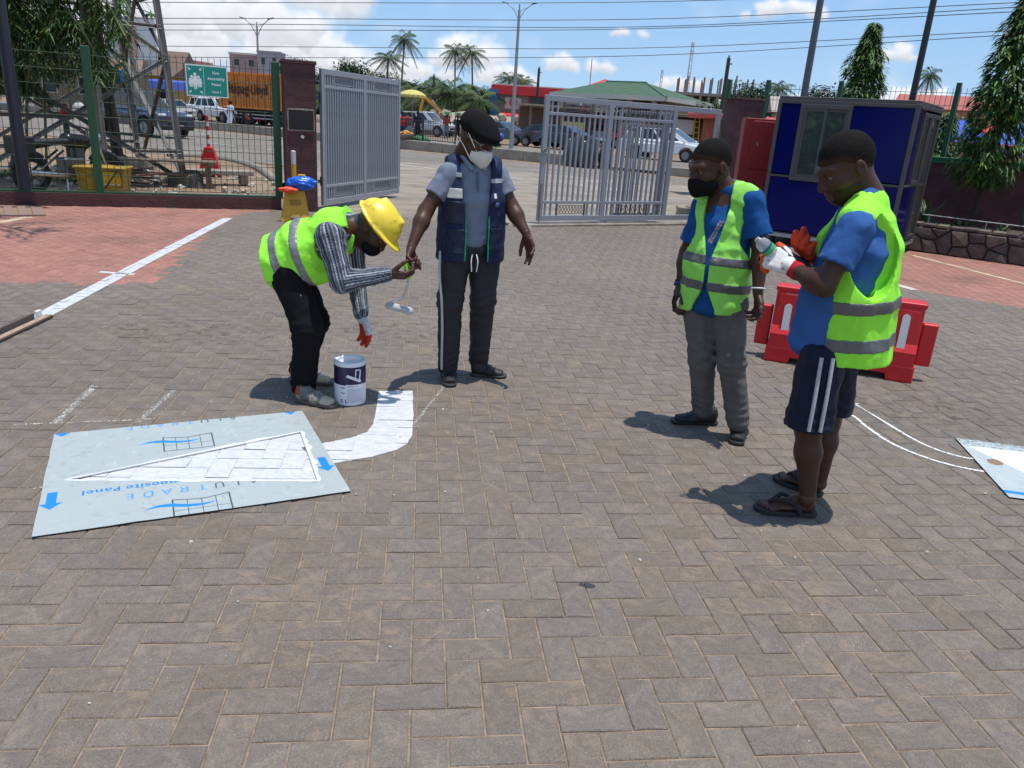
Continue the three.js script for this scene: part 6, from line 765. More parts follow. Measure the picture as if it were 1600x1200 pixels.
const dullLeaf = new THREE.MeshStandardMaterial({ vertexColors: true, roughness: 0.75, side: THREE.DoubleSide });
const barkMat = M([0.1, 0.075, 0.055], 0.95, { map: rep(GR.coarse, 3, 1), bumpMap: gmap('bump', 4), bumpScale: 0.02 });
{ // bamboo leaning over the fence
  const g = thing('bamboo_clump', 'dense drooping bamboo foliage over the left fence', 'bamboo'), r = rng(31), pos = [], col = [];
  const heads = []; for (let i = 0; i < 34; i++) { const u = r(), bx = -11.8 + r() * 3.3, bz = -13.3 - r() * 1.0, h = (i % 2 ? 2.2 : 2.8) + r() * (i % 2 ? 1.4 : 2.2), out = 0.7 + r() * 2.2; const tip = [bx + 0.25 + out * (0.5 + 0.5 * r()), h, bz + (r() - 0.3) * 1.1]; heads.push([[bx, 0, bz], [lerp(bx, tip[0], 0.25), h * 0.75, lerp(bz, tip[2], 0.3)], [lerp(bx, tip[0], 0.65), h * 1.02, lerp(bz, tip[2], 0.7)], [tip[0], h * 0.72, tip[2]]]); }
  heads.push([[-10.5, 0, -12.6], [-8.6, 3.6, -11.6], [-6.6, 5.2, -9.6], [-4.9, 4.7, -8.5]], [[-11, 0, -12.4], [-9, 4.2, -11], [-7, 5.2, -9], [-5.7, 4.6, -8.3]]);
  heads.forEach((h, hi) => { const cv = new THREE.CatmullRomCurve3(h.map(p => V3(p))); if (hi < 12 || hi > 33) part('culm', new THREE.TubeGeometry(cv, 18, 0.022, 6), M([0.13, 0.16, 0.05], 0.6), g);
    const n = hi > 33 ? 26 : 62; for (let i = 0; i < n; i++) { const t = hi > 33 ? 0.72 + 0.28 * r() : 0.38 + 0.62 * Math.pow(r(), 0.8), c = cv.getPoint(t), a = r() * 6.283, bl = 0.25 + r() * 0.55, d = vec.norm([Math.cos(a), -0.15 - r() * 0.9, Math.sin(a)]); for (let k = 0; k < 9; k++) { const q = k / 9, p = [c.x + d[0] * bl * q, c.y + d[1] * bl * q - 0.12 * q * q, c.z + d[2] * bl * q], b = a + (r() - 0.5) * 2.4, ld = vec.norm([Math.cos(b) * 0.8, -0.1 - r() * 0.75, Math.sin(b) * 0.8]), l = r(), yel = r() > 0.9 ? 1 : 0, m = 0.55 + 0.75 * l; blade(pos, col, p, ld, 0.15 + r() * 0.12, 0.022 + r() * 0.013, 0.15 + r() * 0.3, [(0.05 + yel * 0.12) * m, (0.108 + yel * 0.08) * m, 0.02 * m]); } } });
  leafMesh('foliage', pos, col, leafMat, g); rebase(g, [-10, 0, -13.2]);
}
{ // tree beside the pylon with lobed leaves, and a concrete stub post
  const p = [-8.122, 0.181, -15.501], g = thing('papaya_tree', 'slim mottled tree trunk with lobed leaves beside the pylon', 'tree', [p[0], 0, p[2]]), r = rng(8); part('trunk', tube([[0.15, -0.05, 0], [0.08, 1.2, 0], [-0.02, 2.4, 0.02], [-0.12, 3.6, 0], [-0.2, 5.2, 0]], 0.105, 24, 10), M([0.11, 0.085, 0.07], 0.95, { map: gmap('coarse', 4), bumpMap: gmap('bump', 3), bumpScale: 0.03 }), g); const pos = [], col = [];
  for (let i = 0; i < 17; i++) { const y = 2.4 + r() * 2.4, a = -0.5 + (r() - 0.3) * 2.2, L = 0.5 + r() * 0.55, e = [-0.1 + Math.cos(a) * L, y + 0.12 * (r() - 0.3), Math.sin(a) * L]; part('petiole', tube([[-0.06, y - 0.1, 0], [e[0] * 0.6, y + 0.12, e[2] * 0.6], e], 0.009, 8, 5), M([0.12, 0.15, 0.05], 0.7), g); for (let k = 0; k < 9; k++) { const b = a + (k - 4) * 0.5, l = 0.6 + 0.5 * r(); blade(pos, col, e, vec.norm([Math.cos(b), -0.25, Math.sin(b)]), 0.2 + r() * 0.05, 0.07, 0.25, [0.05 * l, 0.12 * l, 0.02 * l]); } }
  leafMesh('crown', pos, col, leafMat, g);
  const q = [-7.659, 0.345, -14.275], c = thing('concrete_post', 'square grey concrete post beside the mottled tree trunk', 'post', [q[0], 0, q[2]]); part('shaft', uvBox(rbox(0, 1.7, 0, 0.16, 3.5, 0.16, 0.015)), mats.concrete, c); part('plinth', uvBox(rbox(0, 0.08, 0, 0.34, 0.2, 0.34, 0.02)), mats.concrete, c);
}
{ // motorbike
  const p = [-7.319, 0, -12.613], g = thing('motorbike', 'dusty black motorbike parked behind the left fence', 'motorbike', p, R(62)), bk = MP([0.012, 0.012, 0.014], 0.3), eng = M([0.12, 0.12, 0.12], 0.4, { metalness: 0.7 });
  for (const x of [-0.6, 0.62]) { const w = part('wheel', new THREE.TorusGeometry(0.25, 0.05, 10, 30).translate(x, 0.3, 0), mats.rubber, g); part('rim', [new THREE.TorusGeometry(0.2, 0.014, 6, 28).translate(x, 0.3, 0), cyl(0, 0, 0, 0.05, 0.05, 0.1, 12).rotateX(Math.PI / 2).translate(x, 0.3, 0), ...Array.from({ length: 8 }, (_, i) => rod([x, 0.3, 0], [x + Math.cos(i * 0.785) * 0.2, 0.3 + Math.sin(i * 0.785) * 0.2, 0], 0.006, 5))], eng, w); }
  part('fuel_tank', rbox(0.16, 0.8, 0, 0.46, 0.22, 0.26, 0.1, 0, 0, -0.1, 5), bk, g); part('seat', rbox(-0.32, 0.78, 0, 0.66, 0.1, 0.26, 0.045, 0, 0, 0.05, 4), mats.black, g); part('rear_box', rbox(-0.72, 0.74, 0, 0.3, 0.26, 0.34, 0.03), mats.black, g); part('engine', [rbox(0.05, 0.42, 0, 0.36, 0.26, 0.26, 0.04), cyl(0.18, 0.6, 0, 0.1, 0.1, 0.2, 14)], eng, g); part('frame', [rod([-0.6, 0.3, 0.09], [-0.1, 0.66, 0.08], 0.018), rod([-0.6, 0.3, -0.09], [-0.1, 0.66, -0.08], 0.018), rod([-0.5, 0.7, 0], [0.4, 0.86, 0], 0.025), rod([0.4, 0.84, 0], [0.1, 0.3, 0], 0.022), rod([0.1, 0.3, 0], [-0.5, 0.32, 0], 0.02)], mats.darkSteel, g);
  for (const z of [-0.09, 0.09]) part('fork', rod([0.62, 0.3, z], [0.42, 0.98, z], 0.02), mats.chrome, g); part('handlebar', tube([[0.3, 1.05, -0.36], [0.4, 1.0, -0.14], [0.42, 0.98, 0], [0.4, 1.0, 0.14], [0.3, 1.05, 0.36]], 0.014, 20, 7), mats.darkSteel, g); part('headlamp', sph(0.52, 0.86, 0, 0.085, 0.8, 1, 1), mats.chrome, g); part('exhaust', rod([0.1, 0.26, 0.13], [-0.7, 0.34, 0.15], 0.035, 12, 0.045), mats.chrome, g); part('mudguard', [new THREE.TorusGeometry(0.31, 0.05, 6, 14, 1.9).scale(1, 1, 0.9).rotateZ(0.5).translate(0.62, 0.3, 0), new THREE.TorusGeometry(0.31, 0.05, 6, 14, 1.9).rotateZ(0.9).translate(-0.6, 0.3, 0)], bk, g); part('side_stand', rod([-0.1, 0.3, 0.1], [-0.2, 0, 0.24], 0.012), mats.chrome, g);
  const q = [-7.886, 0, -12.658], pl = thing('traffic_pole', 'dark stub pole with red reflector behind the motorbike', 'pole', [-9.496, -0.037, -16.457]); pl.position.y = 0; part('pole', cyl(0, 0.65, 0, 0.06, 0.06, 1.3, 14), mats.darkSteel, pl); part('reflector', [sph(0.02, 1.15, 0.05, 0.09, 1, 1.1, 0.5), sph(-0.02, 1.0, 0.05, 0.07, 1, 1, 0.5)], M([0.4, 0.02, 0.02], 0.4), pl);
}
{ // yellow tub, bench, slab, red divider
  const p = [-6.828, 0, -12.746], g = thing('yellow_tub', 'dirty yellow plastic tub with printed panel behind the fence', 'tub', p, R(12)), ym = M([0.42, 0.27, 0.02], 0.6, { map: gmap('coarse', 3) }), tap = (w, h, d, t, y) => { const b = new THREE.BoxGeometry(w, h, d), P = b.attributes.position; for (let i = 0; i < P.count; i++) if (P.getY(i) < 0) P.setXYZ(i, P.getX(i) * t, P.getY(i), P.getZ(i) * t); b.computeVertexNormals(); return b.translate(0, y, 0); };
  part('tub', tap(0.72, 0.42, 0.5, 0.86, 0.21), ym, g); part('rim', rbox(0, 0.425, 0, 0.77, 0.035, 0.55, 0.012), ym, g); const pr = canvasTex(256, 192, (k, w, h) => { k.fillStyle = '#c9a21a'; k.fillRect(0, 0, w, h); const r = rng(4); k.fillStyle = '#d9d4c8'; k.fillRect(10, 110, w - 20, 70); for (let i = 0; i < 26; i++) { k.fillStyle = ['#b53a1d', '#2c4a73', '#dd8a1f', '#e9e4d8', '#4d3421'][i % 5]; k.fillRect(12 + i * 9, 112 + r() * 20, 8, 20 + r() * 44); } k.fillStyle = '#d8b93a'; for (let i = 0; i < 7; i++) { k.save(); k.translate(90 + i * 18, 60); k.rotate(r() - 0.5); k.fillRect(-6, -40, 12, 80); k.restore(); } }); part('print', new THREE.PlaneGeometry(0.36, 0.33).rotateX(0.16).translate(0.13, 0.21, 0.236), M('#ffffff', 0.6, { map: pr }), g); part('cord', tube([[0.02, 0.05, 0.25], [0.16, 0.24, 0.27], [0.3, 0.4, 0.28], [0.33, 0.3, 0.29]], 0.01, 14, 6), mats.black, g);
  const b = [-6.656, 0, -14.617], t = thing('plank_table', 'rough grey plank table at the pylon foot', 'table', [b[0] - 0.3, 0, b[2]], R(20)); for (let i = 0; i < 4; i++) part('plank', uvBox(rbox(0.15, 0.44 + (i % 2) * 0.006, -0.3 + i * 0.15, 2.0, 0.035, 0.135, 0.006, (i - 1.5) * 0.006)), mats.wood, t); for (const [x, z] of [[-0.7, 0.14], [1.0, 0.14], [-0.7, -0.28], [1.0, -0.28]]) part('leg', rbox(x, 0.21, z, 0.09, 0.43, 0.09, 0.008), mats.wood, t); part('shelf_board', uvBox(rbox(-0.1, 0.2, -0.06, 1.3, 0.03, 0.34, 0.006)), mats.wood, t);
  const o = thing('timber_pile', 'dark broken timber piled under the plank table', 'timber', [b[0] - 0.7, 0, b[2] + 0.35], R(8)), r = rng(6); for (let i = 0; i < 9; i++) part('board', rbox((r() - 0.5) * 0.9, 0.04 + i * 0.035, (r() - 0.5) * 0.3, 0.6 + r() * 0.6, 0.03, 0.09, 0.004, (r() - 0.5) * 1.2, 0, (r() - 0.5) * 0.25), M([0.06 + r() * 0.05, 0.05, 0.04], 0.9), o);
  const q = [-5.976, 0, -15.675], s = thing('concrete_bench', 'low pale concrete slab bench beyond the fence', 'bench', q, R(30)); part('seat', uvBox(rbox(-0.1, 0.22, 0, 1.25, 0.09, 0.4, 0.015)), mats.concrete, s); for (const x of [-0.5, 0.35]) part('leg', uvBox(rbox(x, 0.085, 0, 0.14, 0.18, 0.34, 0.012)), mats.concrete, s);
  const u = [-6.896, 0, -17.263], v = thing('red_divider', 'red plastic traffic divider with striped pole on top', 'traffic divider', u, R(16)), rm = M([0.5, 0.012, 0.015], 0.45); part('body', prism([[-0.24, 0], [0.24, 0], [0.11, 0.52], [0.08, 0.6], [-0.08, 0.6], [-0.11, 0.52]], 0.34, 0.02), rm, v); for (const y of [0.16, 0.36]) part('groove', rbox(0, y, 0.172, 0.3 - y * 0.3, 0.012, 0.012, 0.003), M([0.6, 0.2, 0.18], 0.6), v); for (let i = 0; i < 7; i++) part('pole_band', cyl(0, 0.62 + i * 0.09, 0, 0.028, 0.028, 0.089, 12), i % 2 ? mats.white : rm, v); part('pole_cap', sph(0, 1.22, 0, 0.028), rm, v);
  const kp = [[-10.17, 0, -22.484], [-9.564, 0, -23.001], [-8.342, 0, -22.36], [-6.899, 0, -20.228], [-5.725, 0, -17.781], [-4.81, 0, -15.842]], k = thing('curved_kerb', 'curved worn kerb round the driveway corner', 'kerb'); part('kerb', tube(kp.map(a => [a[0], 0.0, a[2]]), 0.1, 40, 8), mats.concrete, k); rebase(k, kp[2]);
  const isl = [3.129, 0, -15.478], il = thing('kerb_island', 'paved kerb island with black and yellow stripe by the gate', 'kerb', isl, R(-20)); part('kerb', prism([[-0.2, 0.12], [0.1, -0.05], [0.6, -0.12], [2.2, -0.1], [2.2, 0.9], [0.4, 0.9], [-0.1, 0.6]].map(a => [a[0], -a[1]]), 0.16, 0.02).rotateX(-Math.PI / 2).translate(0, 0.07, -0.6), mats.concrete, il); part('paving', prism([[0.0, 0.1], [0.6, 0.0], [2.1, 0.0], [2.1, 0.8], [0.4, 0.8], [0.02, 0.5]].map(a => [a[0], -a[1]]), 0.02).rotateX(-Math.PI / 2).translate(0, 0.155, -0.6), M([0.3, 0.16, 0.12], 0.9, { map: gmap('coarse', 4) }), il); for (let i = 0; i < 7; i++) part('stripe', box(-0.19 + i * 0.06, 0.085, -0.44 + i * 0.036, 0.035, 0.1, 0.02, 0.5, 0, 0.3), i % 2 ? mats.black : M([0.5, 0.55, 0.05], 0.6), il);
}

// ---------------------------------------------------------------- across the road
function carBody(o) {   // side outline extruded, then drawn in towards the roof
  const g = prism(o, 1, 0.0); return g;
}
const carGlass = MP([0.012, 0.016, 0.02], 0.05, {}), tyre = mats.rubber, rimM = M([0.22, 0.22, 0.23], 0.4, { metalness: 0.5 }), lampM = MP([0.6, 0.6, 0.58], 0.1), tailM = MP([0.35, 0.01, 0.01], 0.2);
const kinds = {
  sedan: { L: 4.5, W: 1.76, H: 1.45, low: [[-2.25, 0.35], [-2.22, 0.8], [-2.1, 0.98], [-1.35, 1.02], [0.7, 1.0], [1.9, 0.88], [2.2, 0.72], [2.25, 0.35]], cab: [[-1.75, 1.0], [-1.05, 1.42], [0.1, 1.45], [1.0, 0.98]], wx: [-1.35, 1.4], wr: 0.31 },
  suv: { L: 4.6, W: 1.85, H: 1.78, low: [[-2.3, 0.42], [-2.3, 1.05], [-2.2, 1.12], [0.8, 1.12], [2.0, 1.02], [2.28, 0.85], [2.3, 0.42]], cab: [[-2.22, 1.1], [-1.95, 1.72], [0.1, 1.78], [0.95, 1.1]], wx: [-1.4, 1.42], wr: 0.37 },
  van: { L: 4.8, W: 1.88, H: 1.72, low: [[-2.4, 0.36], [-2.4, 0.95], [-2.32, 1.05], [1.0, 1.05], [2.0, 0.9], [2.32, 0.72], [2.4, 0.36]], cab: [[-2.3, 1.03], [-1.95, 1.66], [0.3, 1.72], [1.6, 0.98]], wx: [-1.45, 1.5], wr: 0.34 },
  pickup: { L: 5.2, W: 1.85, H: 1.8, low: [[-2.6, 0.5], [-2.6, 1.15], [-0.5, 1.15], [0.8, 1.12], [2.25, 1.05], [2.55, 0.9], [2.6, 0.5]], cab: [[-0.85, 1.13], [-0.6, 1.75], [0.55, 1.8], [1.3, 1.1]], wx: [-1.6, 1.65], wr: 0.38 },
};
function car(name, label, kind, paint, p, turn) {
  const K = kinds[kind], g = thing(name, label, kind === 'suv' ? 'car' : kind === 'sedan' ? 'car' : kind, p, turn, 'vehicles across the road'), pm = MP(paint, 0.32, { clearcoat: 0.8, clearcoatRoughness: 0.1 });
  const arch = []; const base = K.low[0][1]; for (const wx of [...K.wx]) { const n = 9; for (let i = 0; i <= n; i++) { const a = Math.PI - i / n * Math.PI; arch.push([wx + Math.cos(a) * (K.wr + 0.07), Math.max(base, K.wr + Math.sin(a) * (K.wr + 0.07))]); } }
  const outline = [...K.low.slice(0, 1), ...arch, ...K.low.slice(1).reverse()]; // underside first, then back over the top
  const b = prism(outline, K.W, 0.07); { const P = b.attributes.position; for (let i = 0; i < P.count; i++) { const x = P.getX(i), y = P.getY(i), t = 1 - 0.06 * smooth(0.9, 1.2, y) - 0.1 * smooth(K.L * 0.3, K.L * 0.5, Math.abs(x)); P.setZ(i, P.getZ(i) * t); } b.computeVertexNormals(); } part('body', b, pm, g);
  const c = K.cab, wB = K.W * 0.44, wT = K.W * 0.36; const q = [[-1, c[0]], [-1, c[1]], [-1, c[2]], [-1, c[3]]]; const pt = (i, s, out = 0) => [c[i][0], c[i][1], s * ((i === 1 || i === 2 ? wT : wB) + out)]; const hull = quads([[pt(0, 1), pt(3, 1), pt(2, 1), pt(1, 1)], [pt(3, -1), pt(0, -1), pt(1, -1), pt(2, -1)], [pt(1, 1), pt(2, 1), pt(2, -1), pt(1, -1)], [pt(3, 1), pt(3, -1), pt(2, -1), pt(2, 1)], [pt(0, -1), pt(0, 1), pt(1, 1), pt(1, -1)]]); part('cabin', hull, pm, g);
  const lerp2 = (a, b, t) => vec.mix(a, b, t), paneOn = (A, B, C, D, i0, i1, j0, j1, nrm) => { const f = (u, v) => vec.add(lerp2(lerp2(A, B, u), lerp2(D, C, u), v), nrm, 0.006); return quads([[f(i0, j0), f(i1, j0), f(i1, j1), f(i0, j1)]]); };
  for (const s of [1, -1]) { const A = pt(0, s), B = pt(3, s), C = pt(2, s), D = pt(1, s), n = [0, 0.25, s]; const cuts = kind === 'pickup' ? [[0.1, 0.48], [0.53, 0.86]] : kind === 'sedan' ? [[0.17, 0.49], [0.53, 0.86]] : [[0.05, 0.27], [0.31, 0.56], [0.6, 0.88]]; for (const [u0, u1] of cuts) { const w = part('side_window', paneOn(A, B, C, D, u0, u1, 0.1, 0.86, n), carGlass, g); } part('mirror', rbox(c[3][0] - 0.25, c[3][1] + 0.08, s * (wB + 0.1), 0.1, 0.13, 0.2, 0.04), pm, g); for (let k = 0; k < 2; k++) { const wx = K.wx[k], zz = s * (K.W / 2 - 0.1), w = part('wheel', cyl(0, 0, 0, K.wr, K.wr, 0.2, 22).rotateX(Math.PI / 2).translate(wx, K.wr, zz), tyre, g); part('rim', [cyl(0, 0, 0, K.wr * 0.6, K.wr * 0.6, 0.01, 18).rotateX(Math.PI / 2).translate(wx, K.wr, zz + s * 0.102), ...Array.from({ length: 5 }, (_, i) => box(0, 0, 0, 0.05, K.wr * 0.6, 0.02).translate(0, K.wr * 0.32, 0).rotateZ(i * 1.257).translate(wx, K.wr, zz + s * 0.112))], rimM, w); } part('headlight', rbox(K.L / 2 - 0.1, K.low.at(-2)[1] + 0.02, s * K.W * 0.34, 0.14, 0.14, 0.32, 0.05), lampM, g); part('tail_light', rbox(-K.L / 2 + 0.05, 0.88, s * K.W * 0.37, 0.1, 0.24, 0.2, 0.04), tailM, g); part('door_handle', rbox(-0.1, 0.9, s * (K.W / 2 - 0.015), 0.16, 0.03, 0.03, 0.01), pm, g); }
  part('windscreen', paneOn(pt(3, 1), pt(3, -1), pt(2, -1), pt(2, 1), 0.05, 0.95, 0.06, 0.92, [0.6, 0.5, 0]), carGlass, g); part('rear_window', paneOn(pt(0, -1), pt(0, 1), pt(1, 1), pt(1, -1), 0.08, 0.92, 0.2, 0.9, [-0.7, 0.4, 0]), carGlass, g); part('grille', rbox(K.L / 2 - 0.02, 0.62, 0, 0.06, 0.16, K.W * 0.5, 0.02), mats.black, g); part('number_plate', box(K.L / 2 + 0.012, 0.46, 0, 0.012, 0.11, 0.5), mats.white, g); part('bumper', rbox(K.L / 2 - 0.06, 0.42, 0, 0.18, 0.2, K.W * 0.84, 0.06), kind === 'sedan' ? pm : mats.black, g);
  return g;
}
const hdg = Math.atan2(-roadDir[1], roadDir[0]);   // +x of a car along the road towards the right
const on = (p, y = 0) => [p[0], y, p[2]];
car('parked_car', 'dark blue off-road car seen through the pylon legs', 'suv', [0.02, 0.03, 0.055], on([-16.179, 0, -33.528]), hdg + 0.1);
car('parked_car', 'beige saloon car behind the pylon', 'sedan', [0.3, 0.28, 0.24], on([-26.126, 0, -59.268]), hdg - 0.2);
car('pickup_truck', 'white pickup left of the two white vehicles behind the fence sign', 'pickup', [0.75, 0.76, 0.77], on([-27.123, 0, -67.149]), hdg - 0.1);
car('parked_car', 'white off-road car right below the green sign', 'suv', [0.7, 0.71, 0.73], on([-23.952, 0, -62.748]), hdg);
car('parked_car', 'red car nearest the person in the white dress', 'sedan', [0.42, 0.02, 0.035], on([-22.438, 0, -62.99]), hdg - 0.1);
car('parked_car', 'red car under the right end of the orange container', 'sedan', [0.4, 0.02, 0.03], on([-20.85, 0, -64.289]), hdg + 0.1);
car('parked_car', 'silver off-road car behind the yellow parasol', 'suv', [0.42, 0.44, 0.46], on([-7.947, 0, -63.501]), hdg + 0.15);
car('parked_car', 'blue grey saloon behind the person carrying a green tub', 'sedan', [0.1, 0.15, 0.24], on([-6.587, 0, -75.654]), hdg + 0.1);
car('parked_car', 'dark grey saloon right of the flat cap', 'sedan', [0.06, 0.075, 0.1], on([-1.732, 0, -54.633]), hdg + 0.1);
car('parked_car', 'dark red saloon standing behind the black one', 'sedan', [0.25, 0.015, 0.03], on([1.123, 0, -86.363]), hdg + 0.2);
car('parked_car', 'black saloon just left of the barred gate', 'sedan', [0.012, 0.014, 0.018], on([1.41, 0, -53]), hdg + 0.1);
car('parked_car', 'white saloon seen through the left bay of the barred gate', 'sedan', [0.68, 0.69, 0.71], on([4.266, 0, -67.124]), hdg + 0.1);
car('parked_car', 'dark red off-road car seen through the barred gate', 'suv', [0.24, 0.015, 0.03], on([6.141, 0, -64.295]), hdg + 0.05);
car('parked_car', 'dark blue saloon low behind the black sacks', 'sedan', [0.02, 0.03, 0.06], on([2.614, 0, -51.649]), hdg + 0.1);
car('parked_van', 'white people carrier right of the barred gate', 'van', [0.76, 0.77, 0.79], on([7.657, 0, -44.794]), hdg + 0.06);
car('parked_car', 'white saloon partly behind the people carrier', 'sedan', [0.66, 0.67, 0.7], on([15.357, 0, -68.203]), hdg);
// people far off: one body each
function farPerson(label, p, turn, o) {
  const h = o.h || 1.65, k = h / 1.7, g = thing('person', label, 'person', p, turn); const f = union([oval([0, 0.85 * k, 0], [0, 1.12 * k, 0], [1, 0, 0], 0.15, 0.11, 0.15, 0.11), oval([0, 1.12 * k, 0], [0, 1.36 * k, 0], [1, 0, 0], 0.17, 0.12, 0.16, 0.1), capsule([0, 1.38 * k, 0], [0, 1.5 * k, 0.01], 0.055), ball([0, 1.59 * k, 0.015], [1, 0, 0], [0, 1, 0], [0, 0, 1], 0.082, 0.115, 0.1), ...[-1, 1].flatMap(s => [capsule([s * 0.18, 1.36 * k, 0], [s * 0.24, 1.08 * k, o.arm ? 0.1 : 0], 0.06, 0.05), capsule([s * 0.24, 1.08 * k, o.arm ? 0.1 : 0], o.arm ? [s * 0.16, 1.6 * k, 0.1] : [s * 0.25, 0.84 * k, 0.06], 0.048, 0.036), capsule([s * 0.09, 0.86 * k, 0], [s * 0.1, 0.46 * k, 0.02], 0.095, 0.07), capsule([s * 0.1, 0.46 * k, 0.02], [s * 0.1, 0.07 * k, -0.01], 0.068, 0.05), capsule([s * 0.1, 0.04, -0.03], [s * 0.11, 0.035, 0.12], 0.042, 0.036)]), ...(o.dress ? [oval([0, 0.42, 0], [0, 1.0 * k, 0], [1, 0, 0], 0.26, 0.2, 0.16, 0.13)] : [])], 0.04);
  part('body', meshField((x, y, z) => Math.max(f(x, y, z), 0.002 - y), [[-0.42, -0.03, -0.3], [0.42, h + 0.15, 0.35]], 0.022, (x, y, z) => y > 1.62 * k || (y > 1.54 * k && z < 0.0) ? [0.012, 0.011, 0.01] : y > 1.46 * k ? skinDark : Math.abs(x) > 0.2 && y < (o.sleeve ?? 1.2) * k ? skinDark : y > 0.92 * k ? o.top : o.dress ? (y > 0.42 ? o.top : skinDark) : y > 0.1 ? o.leg : [0.03, 0.03, 0.03]), clothMat, g); return g;
}
farPerson('person in a white dress walking along the far kerb', on([-16.589, 0, -44.893]), 2.6, { top: [0.55, 0.57, 0.66], leg: skinDark, dress: true, h: 1.62 });
farPerson('person in a red shirt under the yellow parasol', on([-7.147, 0, -45.564], 0), 0.4, { top: [0.45, 0.04, 0.04], leg: [0.03, 0.04, 0.08] });
farPerson('person in dark clothes leaning on the black railing', on([-6.216, 0, -45.153], 0), 0.2, { top: [0.03, 0.03, 0.045], leg: [0.02, 0.02, 0.03], h: 1.72 });
farPerson('person in a pale blue skirt beside the wheelbarrow', on([-6.859, 0, -46.321], 0), -0.5, { top: [0.25, 0.1, 0.1], leg: [0.3, 0.38, 0.5] });
const pt1 = on([-5.911, 0, -57.972], 0), pt2 = on([-5, 0, -56.575], 0);
farPerson('person in red and white top carrying a green tub overhead', pt1, 0.3, { top: [0.4, 0.05, 0.06], leg: [0.15, 0.2, 0.3], arm: true });
farPerson('person in black carrying a green tub, next to the flat cap', pt2, 0.2, { top: [0.02, 0.02, 0.025], leg: [0.02, 0.02, 0.03], arm: true });
for (const [p, lab] of [[pt1, 'green plastic tub on the head of the person in red'], [pt2, 'green plastic tub on the head of the person in black']]) { const t = thing('plastic_tub', lab, 'tub', [p[0], 1.665, p[2]]); part('tub', lathe([[0, 0], [0.17, 0.0], [0.22, 0.16], [0.2, 0.16], [0.16, 0.02], [0, 0.02]], 20), M([0.12, 0.5, 0.2], 0.5), t); part('rim', new THREE.TorusGeometry(0.215, 0.015, 6, 24).rotateX(Math.PI / 2).translate(0, 0.16, 0), M([0.12, 0.5, 0.2], 0.5), t); }
farPerson('person in dark blue beyond the dark grey saloon', on([-3.727, 0, -117.218], 0), 0, { top: [0.03, 0.05, 0.14], leg: [0.03, 0.03, 0.04] });
farPerson('person in black beyond the saloons', on([-2.359, 0, -110.108], 0), 0.6, { top: [0.02, 0.02, 0.02], leg: [0.03, 0.03, 0.04] });
farPerson('person in white walking near the people carrier', on([5.642, 0, -45.006], 0), -0.8, { top: [0.6, 0.58, 0.56], leg: [0.1, 0.1, 0.14] });
